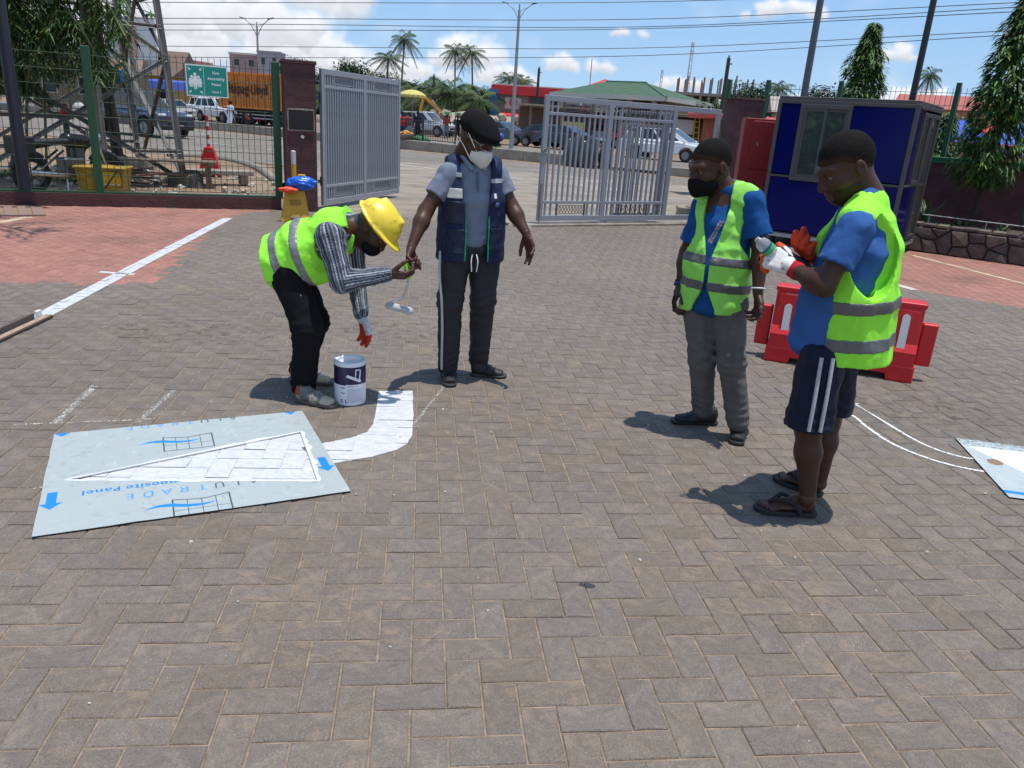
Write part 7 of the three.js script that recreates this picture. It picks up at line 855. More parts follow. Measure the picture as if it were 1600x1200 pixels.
{ // median: low wall of blocks, earth fill, railing and the street sellers' things
  const a = kerbP(-75, 0), g = thing('median_wall', 'low worn concrete wall along the far side of the road', 'wall', [a[0], 0, a[1]], hdg), r = rng(3); for (let i = 0; i < 52; i++) { if (i > 34 && i < 37) continue; const hgt = i > 36 ? 0.3 : 0.4; part('block', uvBox(rbox(i * 2.2 + 1.1, hgt / 2 - 0.02, -0.12, 2.17, hgt + r() * 0.04, 0.26, 0.03, (r() - 0.5) * 0.012)), mats.concrete, g); }
  groundGrid([kerbP(-75, 0.3), kerbP(45, 0.3), kerbP(45, 1.9), kerbP(-75, 1.9)], 0.2, 3, 'median_earth', dirt);
  const rl = (t0, n, lab) => { const p = kerbP(t0, 0.45), o = thing('railing', lab, 'railing', [p[0], 0.3, p[1]], hdg); for (let i = 0; i < n; i++) { for (const x of [0, 1.9]) part('post', box(i * 1.95 + x, 0.5, 0, 0.05, 1.2, 0.05), mats.darkSteel, o); for (const y of [0.15, 0.98]) part('rail', box(i * 1.95 + 0.95, y, 0, 1.85, 0.035, 0.03), mats.darkSteel, o); for (let k = 1; k < 13; k++) part('baluster', box(i * 1.95 + k * 0.146, 0.565, 0, 0.016, 0.8, 0.016), mats.darkSteel, o); } };
  rl(-8.1, 2, 'black metal railing beside the yellow parasol'); rl(-38, 4, 'black metal railing below the green fence sign'); rl(15.5, 1, 'short grey railing before the people carrier');
  const u = on([-6.455, 0, -44.562], 0.1), s = thing('parasol', 'yellow patterned parasol over the street sellers', 'parasol', u); part('pole', rod([0, 0, 0], [0, 2.5, 0], 0.022, 10), mats.steel, s); const c = new THREE.SphereGeometry(1.15, 32, 8, 0, Math.PI * 2, 0, 0.9).scale(0.82, 0.62, 0.82).translate(0, 1.98, 0); part('canopy', c, M([0.62, 0.5, 0.17], 0.8, { map: tex(128, (x, y) => { const n = tn(x, y, 6, 3, 3); return n > 0.06 ? [0.75, 0.85, 0.8] : [1, 1, 0.95]; }, 6), side: THREE.DoubleSide }), s); for (let i = 0; i < 16; i++) { const t = i / 16 * 6.283; part('valance', box(Math.cos(t) * 0.735, 2.36, Math.sin(t) * 0.735, 0.012, 0.12, 0.26, -t), M([0.55, 0.44, 0.14], 0.8), s); }
  const w = on([-5.695, 0, -37.485]), b = thing('wheelbarrow', 'metal wheelbarrow heaped with oranges on the far kerb', 'wheelbarrow', w, 0.4); part('tray', lathe([[0, 0.35], [0.25, 0.36], [0.42, 0.62], [0.4, 0.62], [0.24, 0.38], [0, 0.37]], 4).rotateY(0.785).scale(1.2, 1, 0.85), mats.steel, b); part('wheel', new THREE.TorusGeometry(0.17, 0.04, 8, 20).translate(0.52, 0.2, 0), tyre, b); for (const z of [-0.2, 0.2]) { part('handle', rod([0.5, 0.2, z * 0.3], [-0.8, 0.6, z], 0.02), mats.wood, b); part('leg', rod([-0.3, 0.42, z], [-0.35, 0, z], 0.02), mats.steel, b); } const r2 = rng(17), org = M([0.6, 0.26, 0.03], 0.6); for (let i = 0; i < 34; i++) { const a2 = r2() * 6.28, d = Math.sqrt(r2()) * 0.34, o = thing('orange', 'orange in the heap on the wheelbarrow', 'fruit', [w[0] + Math.cos(a2) * d, 0.64 + 0.14 * (1 - d / 0.36) + r2() * 0.02, w[2] + Math.sin(a2) * d], r2() * 6, 'oranges heaped on the wheelbarrow'); part('peel', new THREE.SphereGeometry(0.048, 10, 8).scale(1, 0.92, 1), org, o); part('navel', new THREE.SphereGeometry(0.01, 6, 5).translate(0, 0.042, 0), mats.wood, o); }
  const sack = (lab, p, c, sc, seed, name = 'sack') => { const geo = new THREE.SphereGeometry(1, 26, 18), P = geo.attributes.position; for (let i = 0; i < P.count; i++) { const x = P.getX(i), y = P.getY(i), z = P.getZ(i), k = 1 + 0.2 * fbm(x * 1.6 + seed, y * 1.6, z * 1.6, 3) + 0.13 * (1 - 2 * Math.abs(N3(x * 5 + seed, y * 1.2, z * 5))); P.setXYZ(i, x * k * sc[0], Math.max(-0.7, y) * k * sc[1], z * k * sc[2]); } geo.computeVertexNormals(); const o = thing(name, lab, name, [p[0], p[1] + sc[1] * 0.6, p[2]]); part('film', geo, c, o); part('tied_neck', new THREE.ConeGeometry(sc[0] * 0.3, sc[1] * 0.5, 10).rotateX(Math.PI).translate(0, sc[1] * 1.05, 0), c, o); };
  const blk = MP([0.05, 0.052, 0.056], 0.22); [[860, 250], [873, 251], [886, 252], [897, 252], [880, 249]].forEach(([x], i) => { const p = kerbP(2.3 + i * 0.34, -0.45 + (i === 4 ? 0.45 : 0)); sack(['tied black refuse sack at the left end of the row', 'second tied black refuse sack in the row', 'middle tied black refuse sack in the row', 'tied black refuse sack at the right end of the row', 'tied black refuse sack behind the others'][i], [p[0], 0, p[1]], blk, [0.24, 0.62 + (i % 2) * 0.1, 0.24], i * 7 + 1); });
  const heap = (x, y, lab, col, s, seed) => { const p = on([-1.684, 0, -53.209]), q = kerbP(x, 0.8); sack(lab, [q[0], 0.2, q[1]], M(col, 0.7), s, seed, 'bundle'); };
  heap(-3.4, 0, 'orange vests heaped on the median', [0.7, 0.2, 0.05], [0.38, 0.2, 0.3], 3); heap(-2.75, 0, 'red and yellow goods stacked on the median', [0.6, 0.12, 0.06], [0.24, 0.42, 0.22], 9); heap(-2.25, 0, 'lime goods at the end of the stack on the median', [0.35, 0.55, 0.06], [0.2, 0.34, 0.2], 5); heap(-6.6, 0, 'green net bag on the railing foot', [0.03, 0.14, 0.05], [0.4, 0.26, 0.25], 15); heap(-27, 0, 'yellow bundle by the person in white', [0.6, 0.42, 0.03], [0.3, 0.4, 0.3], 21); heap(-36, 0, 'orange bundle at the far left kerb', [0.6, 0.3, 0.03], [0.34, 0.42, 0.3], 23); heap(-37.5, 0, 'white sack left of the orange bundle', [0.6, 0.6, 0.58], [0.4, 0.4, 0.3], 25); heap(-31.5, 0, 'white sacks heaped by the kerb', [0.62, 0.62, 0.6], [0.9, 0.3, 0.4], 27);
  const bq = kerbP(-2.55, 0.8); for (const [dx, c, y, lab] of [[0, [0.75, 0.6, 0.5], 0.95, 'pale ball on top of the stacked goods'], [0.42, [0.02, 0.06, 0.4], 0.82, 'blue ball on top of the stacked goods'], [-0.25, [0.7, 0.35, 0.02], 0.98, 'orange yellow ball on top of the stacked goods']]) { const o = thing('ball', lab, 'ball', [bq[0] + dx, y, bq[1]]); part('shell', new THREE.SphereGeometry(0.19, 18, 14), M(c, 0.45), o); part('valve', new THREE.SphereGeometry(0.02, 6, 5).translate(0, 0, 0.185), mats.black, o); }
  const tb = on([-15.509, 0, -44.885]), t = thing('blue_crate', 'dark blue crate on the far kerb below the container', 'crate', tb, hdg); part('crate', rbox(0, 0.18, 0, 0.62, 0.36, 0.42, 0.03), M([0.02, 0.05, 0.13], 0.6), t); part('rim', rbox(0, 0.36, 0, 0.66, 0.04, 0.46, 0.015), M([0.03, 0.07, 0.18], 0.6), t);
}
{ // container on its trailer
  const a = [-23.572, 0.996, -61.647], b = [-17.78, 1.064, -59.918], d = dirOf(a, b), L = d.l, g = thing('shipping_container', 'orange shipping container with dark lettering beyond the fence', 'container', [a[0], 1.15, a[2]], d.turn), or = M([0.82, 0.26, 0.035], 0.55, { map: gmap('fine', 0.5) }); g.scale.y = 0.93;
  part('core', box(L / 2, 1.32, -1.22, L - 0.1, 2.5, 2.36), or, g); for (let x = 0.14; x < L - 0.1; x += 0.24) part('rib', prism([[0, 0], [0.13, 0], [0.1, 0.036], [0.03, 0.036]], 2.38).rotateX(Math.PI / 2).rotateX(Math.PI).translate(x, 1.32, -0.04).translate(0, 0, 0), or, g); for (const y of [0.06, 2.6]) part('rail', box(L / 2, y, -0.03, L, 0.13, 0.1), or, g); for (const x of [0.06, L - 0.06]) part('corner_post', box(x, 1.33, -0.03, 0.13, 2.66, 0.11), or, g); part('roof', box(L / 2, 2.68, -1.22, L, 0.05, 2.44), or, g);
  const dk = M([0.025, 0.018, 0.03], 0.6), navy = M([0.015, 0.03, 0.17], 0.6); const tx = text('Hapag-Lloyd', 0.72, 0.012); tx.computeBoundingBox(); const tw = tx.boundingBox.max.x - tx.boundingBox.min.x; part('lettering', tx.scale(3.35 / tw, 1, 1).translate(2.55, 1.36, 0.008), dk, g);
  for (const s of [0, 1]) part('logo', prism([[0.05, 0], [0.5, 0], [0.55, 0.12], [0.36, 0.12], [0.4, 0.22], [0.58, 0.22], [0.58, 0.4], [0.46, 0.52], [0.14, 0.52], [0.0, 0.34], [0.0, 0.1]], 0.012, 0, [[[0.18, 0.16], [0.3, 0.16], [0.34, 0.3], [0.22, 0.3]]]).translate(0.3 + s * 0.06, 0.92 + s * 0.56, 0.012), navy, g);
  const t = thing('trailer', 'dark trailer carrying the orange container', 'trailer', [a[0], 0, a[2]], d.turn); part('chassis', box(L / 2, 1.0, -1.2, L, 0.24, 0.9), mats.darkSteel, t); for (const x of [1.2, 2.3, L - 1]) for (const z of [-0.25, -2.15]) part('wheel', cyl(0, 0, 0, 0.5, 0.5, 0.3, 20).rotateX(Math.PI / 2).translate(x, 0.5, z), tyre, t); part('side_bar', [box(L / 2, 0.75, -0.12, L - 1, 0.08, 0.04), box(L / 2, 0.5, -0.12, L - 1, 0.08, 0.04)], M([0.4, 0.4, 0.42], 0.5), t);
}
// buildings: wall, roof, windows as parts
function wallWin(g, w, x, y, z, ww, hh, fr, gl) { const f = part('window', rbox(x, y, z, ww, hh, 0.1, 0.01), fr, g); part('pane', box(x, y, z + 0.054, ww - 0.16, hh - 0.16, 0.012), gl, f); return f; }
const winGlass = MP([0.02, 0.025, 0.03], 0.1), shadeDoorBrown = M([0.17, 0.135, 0.11], 0.85);  // the brown paints shade into panels set for openings, and also colours doors
{ // red and grey shop
  const a = [-3.998, 2.862, -83.905], b = [2.59, 2.964, -83.96], d = dirOf(a, b), W = d.l + 6, g = thing('shop_building', 'grey shop building with red fascia behind the street lamp', 'building', [a[0], 0, a[2]], d.turn), wl = M([0.33, 0.29, 0.24], 0.9, { map: gmap('coarse', 0.2) }), red = M([0.55, 0.02, 0.025], 0.55);
  part('wall', box(W / 2, 2.4, -4, W, 4.8, 8), wl, g); part('fascia', box(W / 2, 4.45, 0.25, W + 0.2, 0.85, 0.5), red, g); part('awning', prism([[0, 0], [1.4, -0.35], [1.4, -0.55], [0, -0.2]], W * 0.92).rotateY(-Math.PI / 2).translate(W * 0.54, 2.35, 0.05), red, g); part('balcony', box(W * 0.55, 2.95, 0.5, W * 0.6, 0.7, 0.9), M([0.1, 0.07, 0.07], 0.8), g); for (let i = 0; i < 4; i++) wallWin(g, W, W * (0.36 + i * 0.17), 3.45, 0.02, 1.6, 1.1, red, winGlass); part('sign_column', box(0.25, 3.1, 0.35, 0.75, 2.7, 0.5), M([0.03, 0.16, 0.4], 0.6), g); part('sign_board', box(2.2, 3.2, 0.12, 1.7, 1.1, 0.12), M([0.45, 0.42, 0.4], 0.6), g); part('sign_disc', cyl(0, 0, 0, 0.42, 0.42, 0.05, 20).rotateX(Math.PI / 2).translate(2.2, 3.3, 0.2), M([0.4, 0.08, 0.1], 0.6), g); part('roof_rail', box(W / 2, 4.95, -0.1, W, 0.12, 0.1), M([0.5, 0.45, 0.4], 0.7), g);
}
{ // green hipped roof
  const a = [2.77, 3.282, -69.945], b = [10.233, 3.258, -65.202], d = dirOf(a, b), W = d.l, D = 9, g = thing('green_roof_building', 'building with a green hipped roof behind the barred gate', 'building', [a[0], 0, a[2]], d.turn), wl = M([0.34, 0.31, 0.27], 0.9, { map: gmap('coarse', 0.25) }), grn = M([0.05, 0.115, 0.06], 0.8, { map: gmap('coarse', 0.6) }), trim = M([0.5, 0.48, 0.44], 0.7), y = 4.0, e = 0.9, h = 1.3;
  part('wall', box(W / 2, y / 2, -D / 2 - 0.6, W - 1.0, y, D - 1.2), wl, g); const A = [-e, y, e], B = [W + e, y, e], C = [W + e, y, -D - e], Dd = [-e, y, -D - e], P = [W * 0.18, y + h, -D / 2], Q = [W * 0.62, y + h, -D / 2]; const pos = []; for (const t of [[A, B, Q], [A, Q, P], [B, C, Q], [C, Dd, P], [C, P, Q], [Dd, A, P]]) for (const v of t) pos.push(...v); const rg = new THREE.BufferGeometry(); rg.setAttribute('position', new THREE.Float32BufferAttribute(pos, 3)); rg.computeVertexNormals(); const rf = part('roof', uvBox(rg), grn, g); part('hip_cap', [bar(Q, vec.add(B, [0, 0.03, 0]), 0.22, 0.08), bar(P, Q, 0.22, 0.08)], M([0.13, 0.24, 0.15], 0.7), rf); part('aerial', rod([W * 0.12, y + 0.8, -D / 2 + 2], [W * 0.12, y + 3.0, -D / 2 + 2], 0.03, 6), mats.darkSteel, rf);
  part('fascia', [box(W / 2, y - 0.12, e - 0.05, W + 2 * e, 0.34, 0.1), box(W + e - 0.05, y - 0.12, -D / 2, 0.1, 0.34, D + 2 * e)], trim, g); for (let i = 0; i < 5; i++) part('column', box(0.2 + i * (W - 0.4) / 4, y / 2, 0.5, 0.4, y - 0.3, 0.4), i % 2 ? M([0.3, 0.12, 0.1], 0.8) : wl, g); part('beam', box(W / 2, y - 0.75, 0.5, W - 0.4, 0.35, 0.3), wl, g); for (const x of [0.2, 0.56]) { part('shade_panel', box(W * x + 1.2, y - 1.6, -0.55, 2.6, 1.6, 0.12), shadeDoorBrown, g); part('soffit_light', new THREE.ConeGeometry(0.2, 0.35, 10).translate(W * x + 0.4, y - 0.75, 0.75), mats.white, g); } part('pale_panel', box(W * 0.38, y - 1.6, 0.2, 2.6, 1.6, 0.1), M([0.55, 0.5, 0.42], 0.8), g); part('banner', box(W * 0.82, y - 2.1, 0.75, 4.4, 1.1, 0.06), mats.white, g); part('banner_mark', cyl(0, 0, 0, 0.3, 0.3, 0.02, 18).rotateX(Math.PI / 2).translate(W * 0.73, y - 2.1, 0.79), M([0.1, 0.13, 0.2], 0.6), g); for (let i = 0; i < 2; i++) wallWin(g, W, W * 0.7 + i * 2.6, y - 0.9, 0.0, 0.8, 0.4, trim, winGlass);  // the two dark brown panels stand proud; their colour paints shaded openings
  const rr = [7.35, 5.825, -83.678], r2 = thing('red_roof_house', 'small red hipped roof behind the green roof', 'building', [rr[0], 0, rr[2]]); part('wall', box(0, 2.4, 0, 5, 4.8, 5), wl, r2); part('roof', new THREE.ConeGeometry(4.3, 1.3, 4).rotateY(0.785).translate(0, 5.45, 0), M([0.4, 0.05, 0.05], 0.7), r2); wallWin(r2, 5, 0, 3.4, 2.5, 1.2, 1.0, wl, winGlass);
}
{ // unfinished frame, cream shed, masts
  const a = [19.019, 6.004, -110.373], b = [29.24, 5.942, -108.116], d = dirOf(a, b), W = d.l, g = thing('unfinished_building', 'unfinished concrete frame with bare columns on its roof', 'building', [a[0], 0, a[2]], d.turn), c = M([0.27, 0.22, 0.18], 0.95), r = rng(44); for (const y of [3.4, 6.4]) part('slab', box(W / 2, y, -4, W, 0.35, 8.4), c, g); for (let i = 0; i <= 9; i++) for (const z of [-0.2, -4, -7.8]) { part('column', box(0.2 + i * (W - 0.4) / 9, 3.2, z, 0.35, 6.4, 0.35), c, g); part('stub_column', box(0.2 + i * (W - 0.4) / 9 + (r() - 0.5) * 0.5, 7.3 + r() * 0.4, z, 0.22, 1.6 + r() * 0.9, 0.22), i % 3 ? c : M([0.3, 0.16, 0.11], 0.9), g); } part('shade_infill', box(W * 0.3, 5, -6, W * 0.5, 2.6, 0.2), shadeDoorBrown, g);  // dark panel behind the columns, coloured to paint shade inside the frame
  const s = [14.743, 4.049, -78.63], sh = thing('cream_shed', 'long cream roofed shed right of the green roof', 'building', [s[0], 0, s[2]], 0.1); part('wall', box(0, 1.5, -2, 8, 3, 4), M([0.35, 0.3, 0.24], 0.9), sh); part('roof', prism([[-2.6, 2.9], [2.6, 2.9], [0, 3.9]], 8.6).rotateY(Math.PI / 2).translate(0, 0, -2), M([0.62, 0.55, 0.4], 0.7), sh); part('door', box(1, 1, 0.02, 1.2, 2, 0.06), shadeDoorBrown, sh);
  for (const [p, h, lab] of [[[27.681, 7.641, -147.424], 16.5, 'tall thin red and white radio mast above the bare columns'], [[29.158, 8.928, -187.749], 14.5, 'short distant radio mast left of the tall one']]) { const m = thing('radio_mast', lab, 'mast', [p[0], 0, p[2]]), mm = [M([0.45, 0.1, 0.08], 0.7), M([0.55, 0.55, 0.55], 0.7)]; const R0 = 0.45; for (let k = 0; k < 3; k++) { const t = k * 2.094; part('leg', rod([Math.cos(t) * R0, 0, Math.sin(t) * R0], [Math.cos(t) * R0 * 0.6, h, Math.sin(t) * R0 * 0.6], 0.05, 6), mm[1], m); } for (let i = 0; i < 14; i++) for (let k = 0; k < 3; k++) { const q = y => 1 - 0.4 * y / h, y0 = i * h / 14, y1 = (i + 1) * h / 14, t0 = k * 2.094, t1 = (k + 1) * 2.094; part('brace', rod([Math.cos(t0) * R0 * q(y0), y0, Math.sin(t0) * R0 * q(y0)], [Math.cos(t1) * R0 * q(y1), y1, Math.sin(t1) * R0 * q(y1)], 0.035, 5), mm[(i >> 1) % 2], m); } }
}
{ // houses on the left, pink block, market tarp
  const house = (lab, p, turn, W, H, D, wc, rc, gable, fl = 1) => { const g = thing('house', lab, 'building', p, turn), wm = M(wc, 0.9, { map: gmap('coarse', 0.3) }); part('wall', box(0, H / 2, 0, W, H, D), wm, g); if (gable) part('roof', prism([[-D / 2 - 0.4, H - 0.05], [D / 2 + 0.4, H - 0.05], [0, H + gable]], W + 0.7).rotateY(Math.PI / 2), M(rc, 0.8), g); else part('parapet', box(0, H + 0.15, 0, W + 0.3, 0.4, D + 0.3), M(rc, 0.8), g); const n = Math.max(2, Math.round(W / 2.6)); for (let f = 0; f < fl; f++) for (let i = 0; i < n; i++) wallWin(g, W, (i - (n - 1) / 2) * (W / n), H * (f + 0.58) / fl, D / 2 + 0.02, W / n * 0.42, H / fl * 0.4, M([0.5, 0.45, 0.42], 0.8), winGlass); part('door', box(W * 0.1, 1.05, D / 2 + 0.03, 0.95, 2.1, 0.08), shadeDoorBrown, g); return g; };
  house('white gabled house behind the pylon', on([-42.02, 0.21, -86.315]), 0.4, 5, 5.6, 8, [0.6, 0.57, 0.52], [0.3, 0.28, 0.26], 2.0); house('brown roofed house right of the white gable', on([-42.004, 0.277, -90.75]), 0.1, 7.5, 4.2, 7, [0.34, 0.26, 0.17], [0.15, 0.09, 0.07], 2.2); house('ochre house under the brown roof', on([-37.815, 0.437, -83.869]), 0, 4, 3.6, 5, [0.42, 0.28, 0.1], [0.12, 0.08, 0.06], 1.0); house('pink house left of the green sign', on([-41.287, 0.392, -95.453]), -0.1, 5.4, 5.4, 6, [0.5, 0.22, 0.18], [0.42, 0.2, 0.17], 0); house('large pink block on the skyline above the container', on([-60.504, 1.792, -180.109]), 0.1, 9, 11.2, 8, [0.5, 0.33, 0.32], [0.55, 0.5, 0.5], 0, 3); house('grey block beside the pink one on the skyline', on([-56.067, 2.007, -177.349]), 0.1, 4.6, 11.8, 6, [0.42, 0.42, 0.45], [0.3, 0.3, 0.32], 0, 3); house('low brown house at the far left', on([-37.86, 0.234, -70.474]), 0.3, 8, 3.5, 6, [0.3, 0.22, 0.15], [0.18, 0.12, 0.09], 1.4);
  const p = [-33.258, 1.196, -77.136], t = thing('market_tarp', 'blue tarpaulin stall roof left of the green sign', 'stall', on(p)), blue = M([0.05, 0.1, 0.42], 0.7); part('tarp', prism([[-1.6, 2.25], [-1.4, 2.95], [1.6, 3.15], [1.7, 2.5]], 5.4).rotateY(Math.PI / 2 + 0.1), blue, t); for (const x of [-2.4, 0, 2.4]) part('post', rod([x, 0, 1.4], [x, 2.4, 1.4], 0.05, 6), mats.wood, t);
  const q = [-26.197, 5.036, -53.979], bb = thing('billboard', 'pale billboard high behind the papaya leaves', 'billboard', on(q)); part('pole', rod([0, 0, 0], [0, 8.2, 0], 0.16, 10), mats.steel, bb); part('panel', box(0, q[1], 0, 3.2, 2.6, 0.2), M([0.55, 0.56, 0.6], 0.6), bb); part('poster', box(-0.2, q[1] - 0.15, 0.11, 1.3, 2.0, 0.02), M([0.5, 0.33, 0.28], 0.7), bb); const rb = [-31.138, 2.853, -62.693], bs = thing('round_sign', 'round blue sign on a pole behind the pylon', 'sign', on(rb)); part('pole', rod([0, 0, 0], [0, 3.9, 0], 0.06, 8), mats.steel, bs); part('disc', cyl(0, 0, 0, 0.55, 0.55, 0.12, 24).rotateX(Math.PI / 2).translate(0, rb[1], 0), M([0.03, 0.2, 0.5], 0.5), bs);
  // right side beyond the boundary wall
  house('orange pink house with red roof behind the right fence', on([24.508, 2.752, -45.863]), -0.5, 7, 3.6, 5, [0.5, 0.3, 0.19], [0.35, 0.1, 0.08], 0.8); house('cream house with pale roof behind the booth', on([18.545, 3.327, -54.955]), -0.2, 4.4, 3.2, 4, [0.5, 0.44, 0.33], [0.35, 0.3, 0.28], 1.0);
  for (const [x, c, lab] of [[1498, [0.03, 0.09, 0.5], 'blue stall umbrella beyond the right fence'], [1545, [0.5, 0.03, 0.04], 'red stall umbrella beyond the right fence'], [1594, [0.04, 0.1, 0.45], 'blue stall umbrella at the right border']]) { const u = thing('stall_umbrella', lab, 'parasol', on({ 1498: [13.954, 2.033, -26.557], 1545: [16.195, 2.228, -28.753], 1594: [14.984, 1.901, -24.829] }[x])); part('pole', rod([0, 0, 0], [0, 2.3, 0], 0.025, 8), mats.steel, u); part('canopy', new THREE.ConeGeometry(1.25, 0.7, 8).translate(0, 2.15, 0), M(c, 0.7), u); part('finial', sph(0, 2.52, 0, 0.04), mats.steel, u); }
  const rf = [10.766, 2.363, -36.443], h2 = thing('red_roof_kiosk', 'kiosk with red tiled roof behind the steel cabinet', 'kiosk', on(rf), -0.3); part('wall', box(0, 0.9, 0, 3.4, 1.9, 2.2), M([0.45, 0.33, 0.24], 0.9), h2); part('roof', prism([[-1.6, 1.75], [1.6, 1.75], [0, 2.4]], 4.2).rotateY(Math.PI / 2), M([0.5, 0.06, 0.06], 0.65), h2); for (let i = 0; i < 12; i++) part('roof_rib', bar([-1.95 + i * 0.355, 1.8, 1.55], [-1.95 + i * 0.355, 2.43, 0.02], 0.05, 0.04), M([0.42, 0.05, 0.05], 0.65), h2); part('hatch', box(0, 1.0, 1.12, 1.4, 0.8, 0.06), shadeDoorBrown, h2);
  // stalls and yellow scaffold frames seen between gate and pillar
  const sf = [12.65, 1.211, -60.696], y = thing('market_stall', 'brown market stall with yellow ladder frames right of the barred gate', 'stall', on(sf), 0.3); part('back', box(0, 1.3, -0.6, 8.5, 2.6, 0.2), M([0.12, 0.07, 0.05], 0.9), y); part('canopy', box(0, 2.75, 0, 9, 0.12, 2), M([0.35, 0.25, 0.15], 0.8), y); for (const x of [-2.6, -0.4, 2.4]) { const l = part('ladder', [rod([x - 0.25, 0, 0.6], [x - 0.18, 2.6, 0.3], 0.05, 6), rod([x + 0.25, 0, 0.6], [x + 0.18, 2.6, 0.3], 0.05, 6), ...Array.from({ length: 6 }, (_, i) => rod([x - 0.22, 0.4 + i * 0.38, 0.55 - i * 0.04], [x + 0.22, 0.4 + i * 0.38, 0.55 - i * 0.04], 0.04, 6))], M([0.5, 0.32, 0.04], 0.6), y); } part('cloth', box(-1.4, 1.9, 0.3, 1.5, 1.0, 0.05), M([0.45, 0.45, 0.46], 0.8), y);
  const st2 = [5.397, 1.892, -63.772], y2 = thing('market_stall', 'dark market stall row behind the parked cars', 'stall', on(st2), 0.4); part('back', box(0, 1.3, -0.6, 13, 2.6, 0.2), M([0.14, 0.09, 0.065], 0.9), y2); part('canopy', box(0, 2.75, 0, 13.4, 0.12, 2), M([0.3, 0.24, 0.17], 0.8), y2); for (let i = 0; i < 6; i++) part('post', box(-6.2 + i * 2.5, 1.35, 0.9, 0.12, 2.7, 0.12), mats.wood, y2); for (let i = 0; i < 5; i++) part('goods', rbox(-5 + i * 2.5, 0.6 + (i % 2) * 0.3, 0.4, 1.7, 1.2 + (i % 2) * 0.5, 0.8, 0.1), M([[0.4, 0.3, 0.2], [0.5, 0.42, 0.1], [0.2, 0.2, 0.26], [0.45, 0.2, 0.12], [0.35, 0.34, 0.3]][i], 0.85), y2);
}
{ // excavator, rubble
  const p = [-8.193, 1.038, -71.532], g = thing('excavator', 'orange excavator with raised boom among the palms', 'excavator', on(p), 0.2), or = M([0.55, 0.24, 0.02], 0.5); g.scale.setScalar(0.72); part('track', rbox(0, 0.45, 0.9, 3.4, 0.8, 0.5, 0.3), mats.rubber, g); part('track', rbox(0, 0.45, -0.9, 3.4, 0.8, 0.5, 0.3), mats.rubber, g); part('house', rbox(0.5, 1.5, 0, 2.6, 1.2, 2.2, 0.15), or, g); part('cab', rbox(-0.5, 2.0, 0.6, 1.1, 1.5, 0.9, 0.1), carGlass, g); part('boom', [bar([1.6, 1.7, 0], [-1.6, 4.3, 0], 0.4, 0.36)], or, g); part('arm', bar([-1.6, 4.35, 0], [-2.1, 2.2, 0], 0.3, 0.28), or, g); part('bucket', prism([[-0.4, 0], [0.4, 0], [0.3, -0.7], [-0.2, -0.8]], 0.9, 0.04).translate(-2.1, 2.2, 0), mats.darkSteel, g); part('piston', rod([0.6, 2.2, 0.1], [-0.6, 3.9, 0.1], 0.09, 8), mats.chrome, g);
  const r = rng(61), q = [-3.146, 1.25, -69.929], rb = thing('rubble_bank', 'pale earth bank and debris behind the parked cars', 'rubble', on(q), 0.1), rk = [M([0.3, 0.25, 0.19], 0.95), M([0.42, 0.38, 0.33], 0.95), M([0.2, 0.16, 0.12], 0.95)]; { const s = new THREE.SphereGeometry(1, 30, 14), P = s.attributes.position; for (let i = 0; i < P.count; i++) { const k = 1 + 0.4 * fbm(P.getX(i) * 3, P.getY(i) * 3, P.getZ(i) * 3, 3); P.setXYZ(i, P.getX(i) * 9 * k, P.getY(i) * 1.9 * k, P.getZ(i) * 3 * k); } s.computeVertexNormals(); part('bank', s, rk[0], rb); } for (let i = 0; i < 46; i++) part('lump', new THREE.DodecahedronGeometry(0.2 + r() * 0.35, 0).rotateY(r() * 6).rotateX(r() * 6).translate((r() - 0.5) * 15, 0.5 + r() * 1.2, 2 + r() * 1.0), rk[i % 3], rb);
}
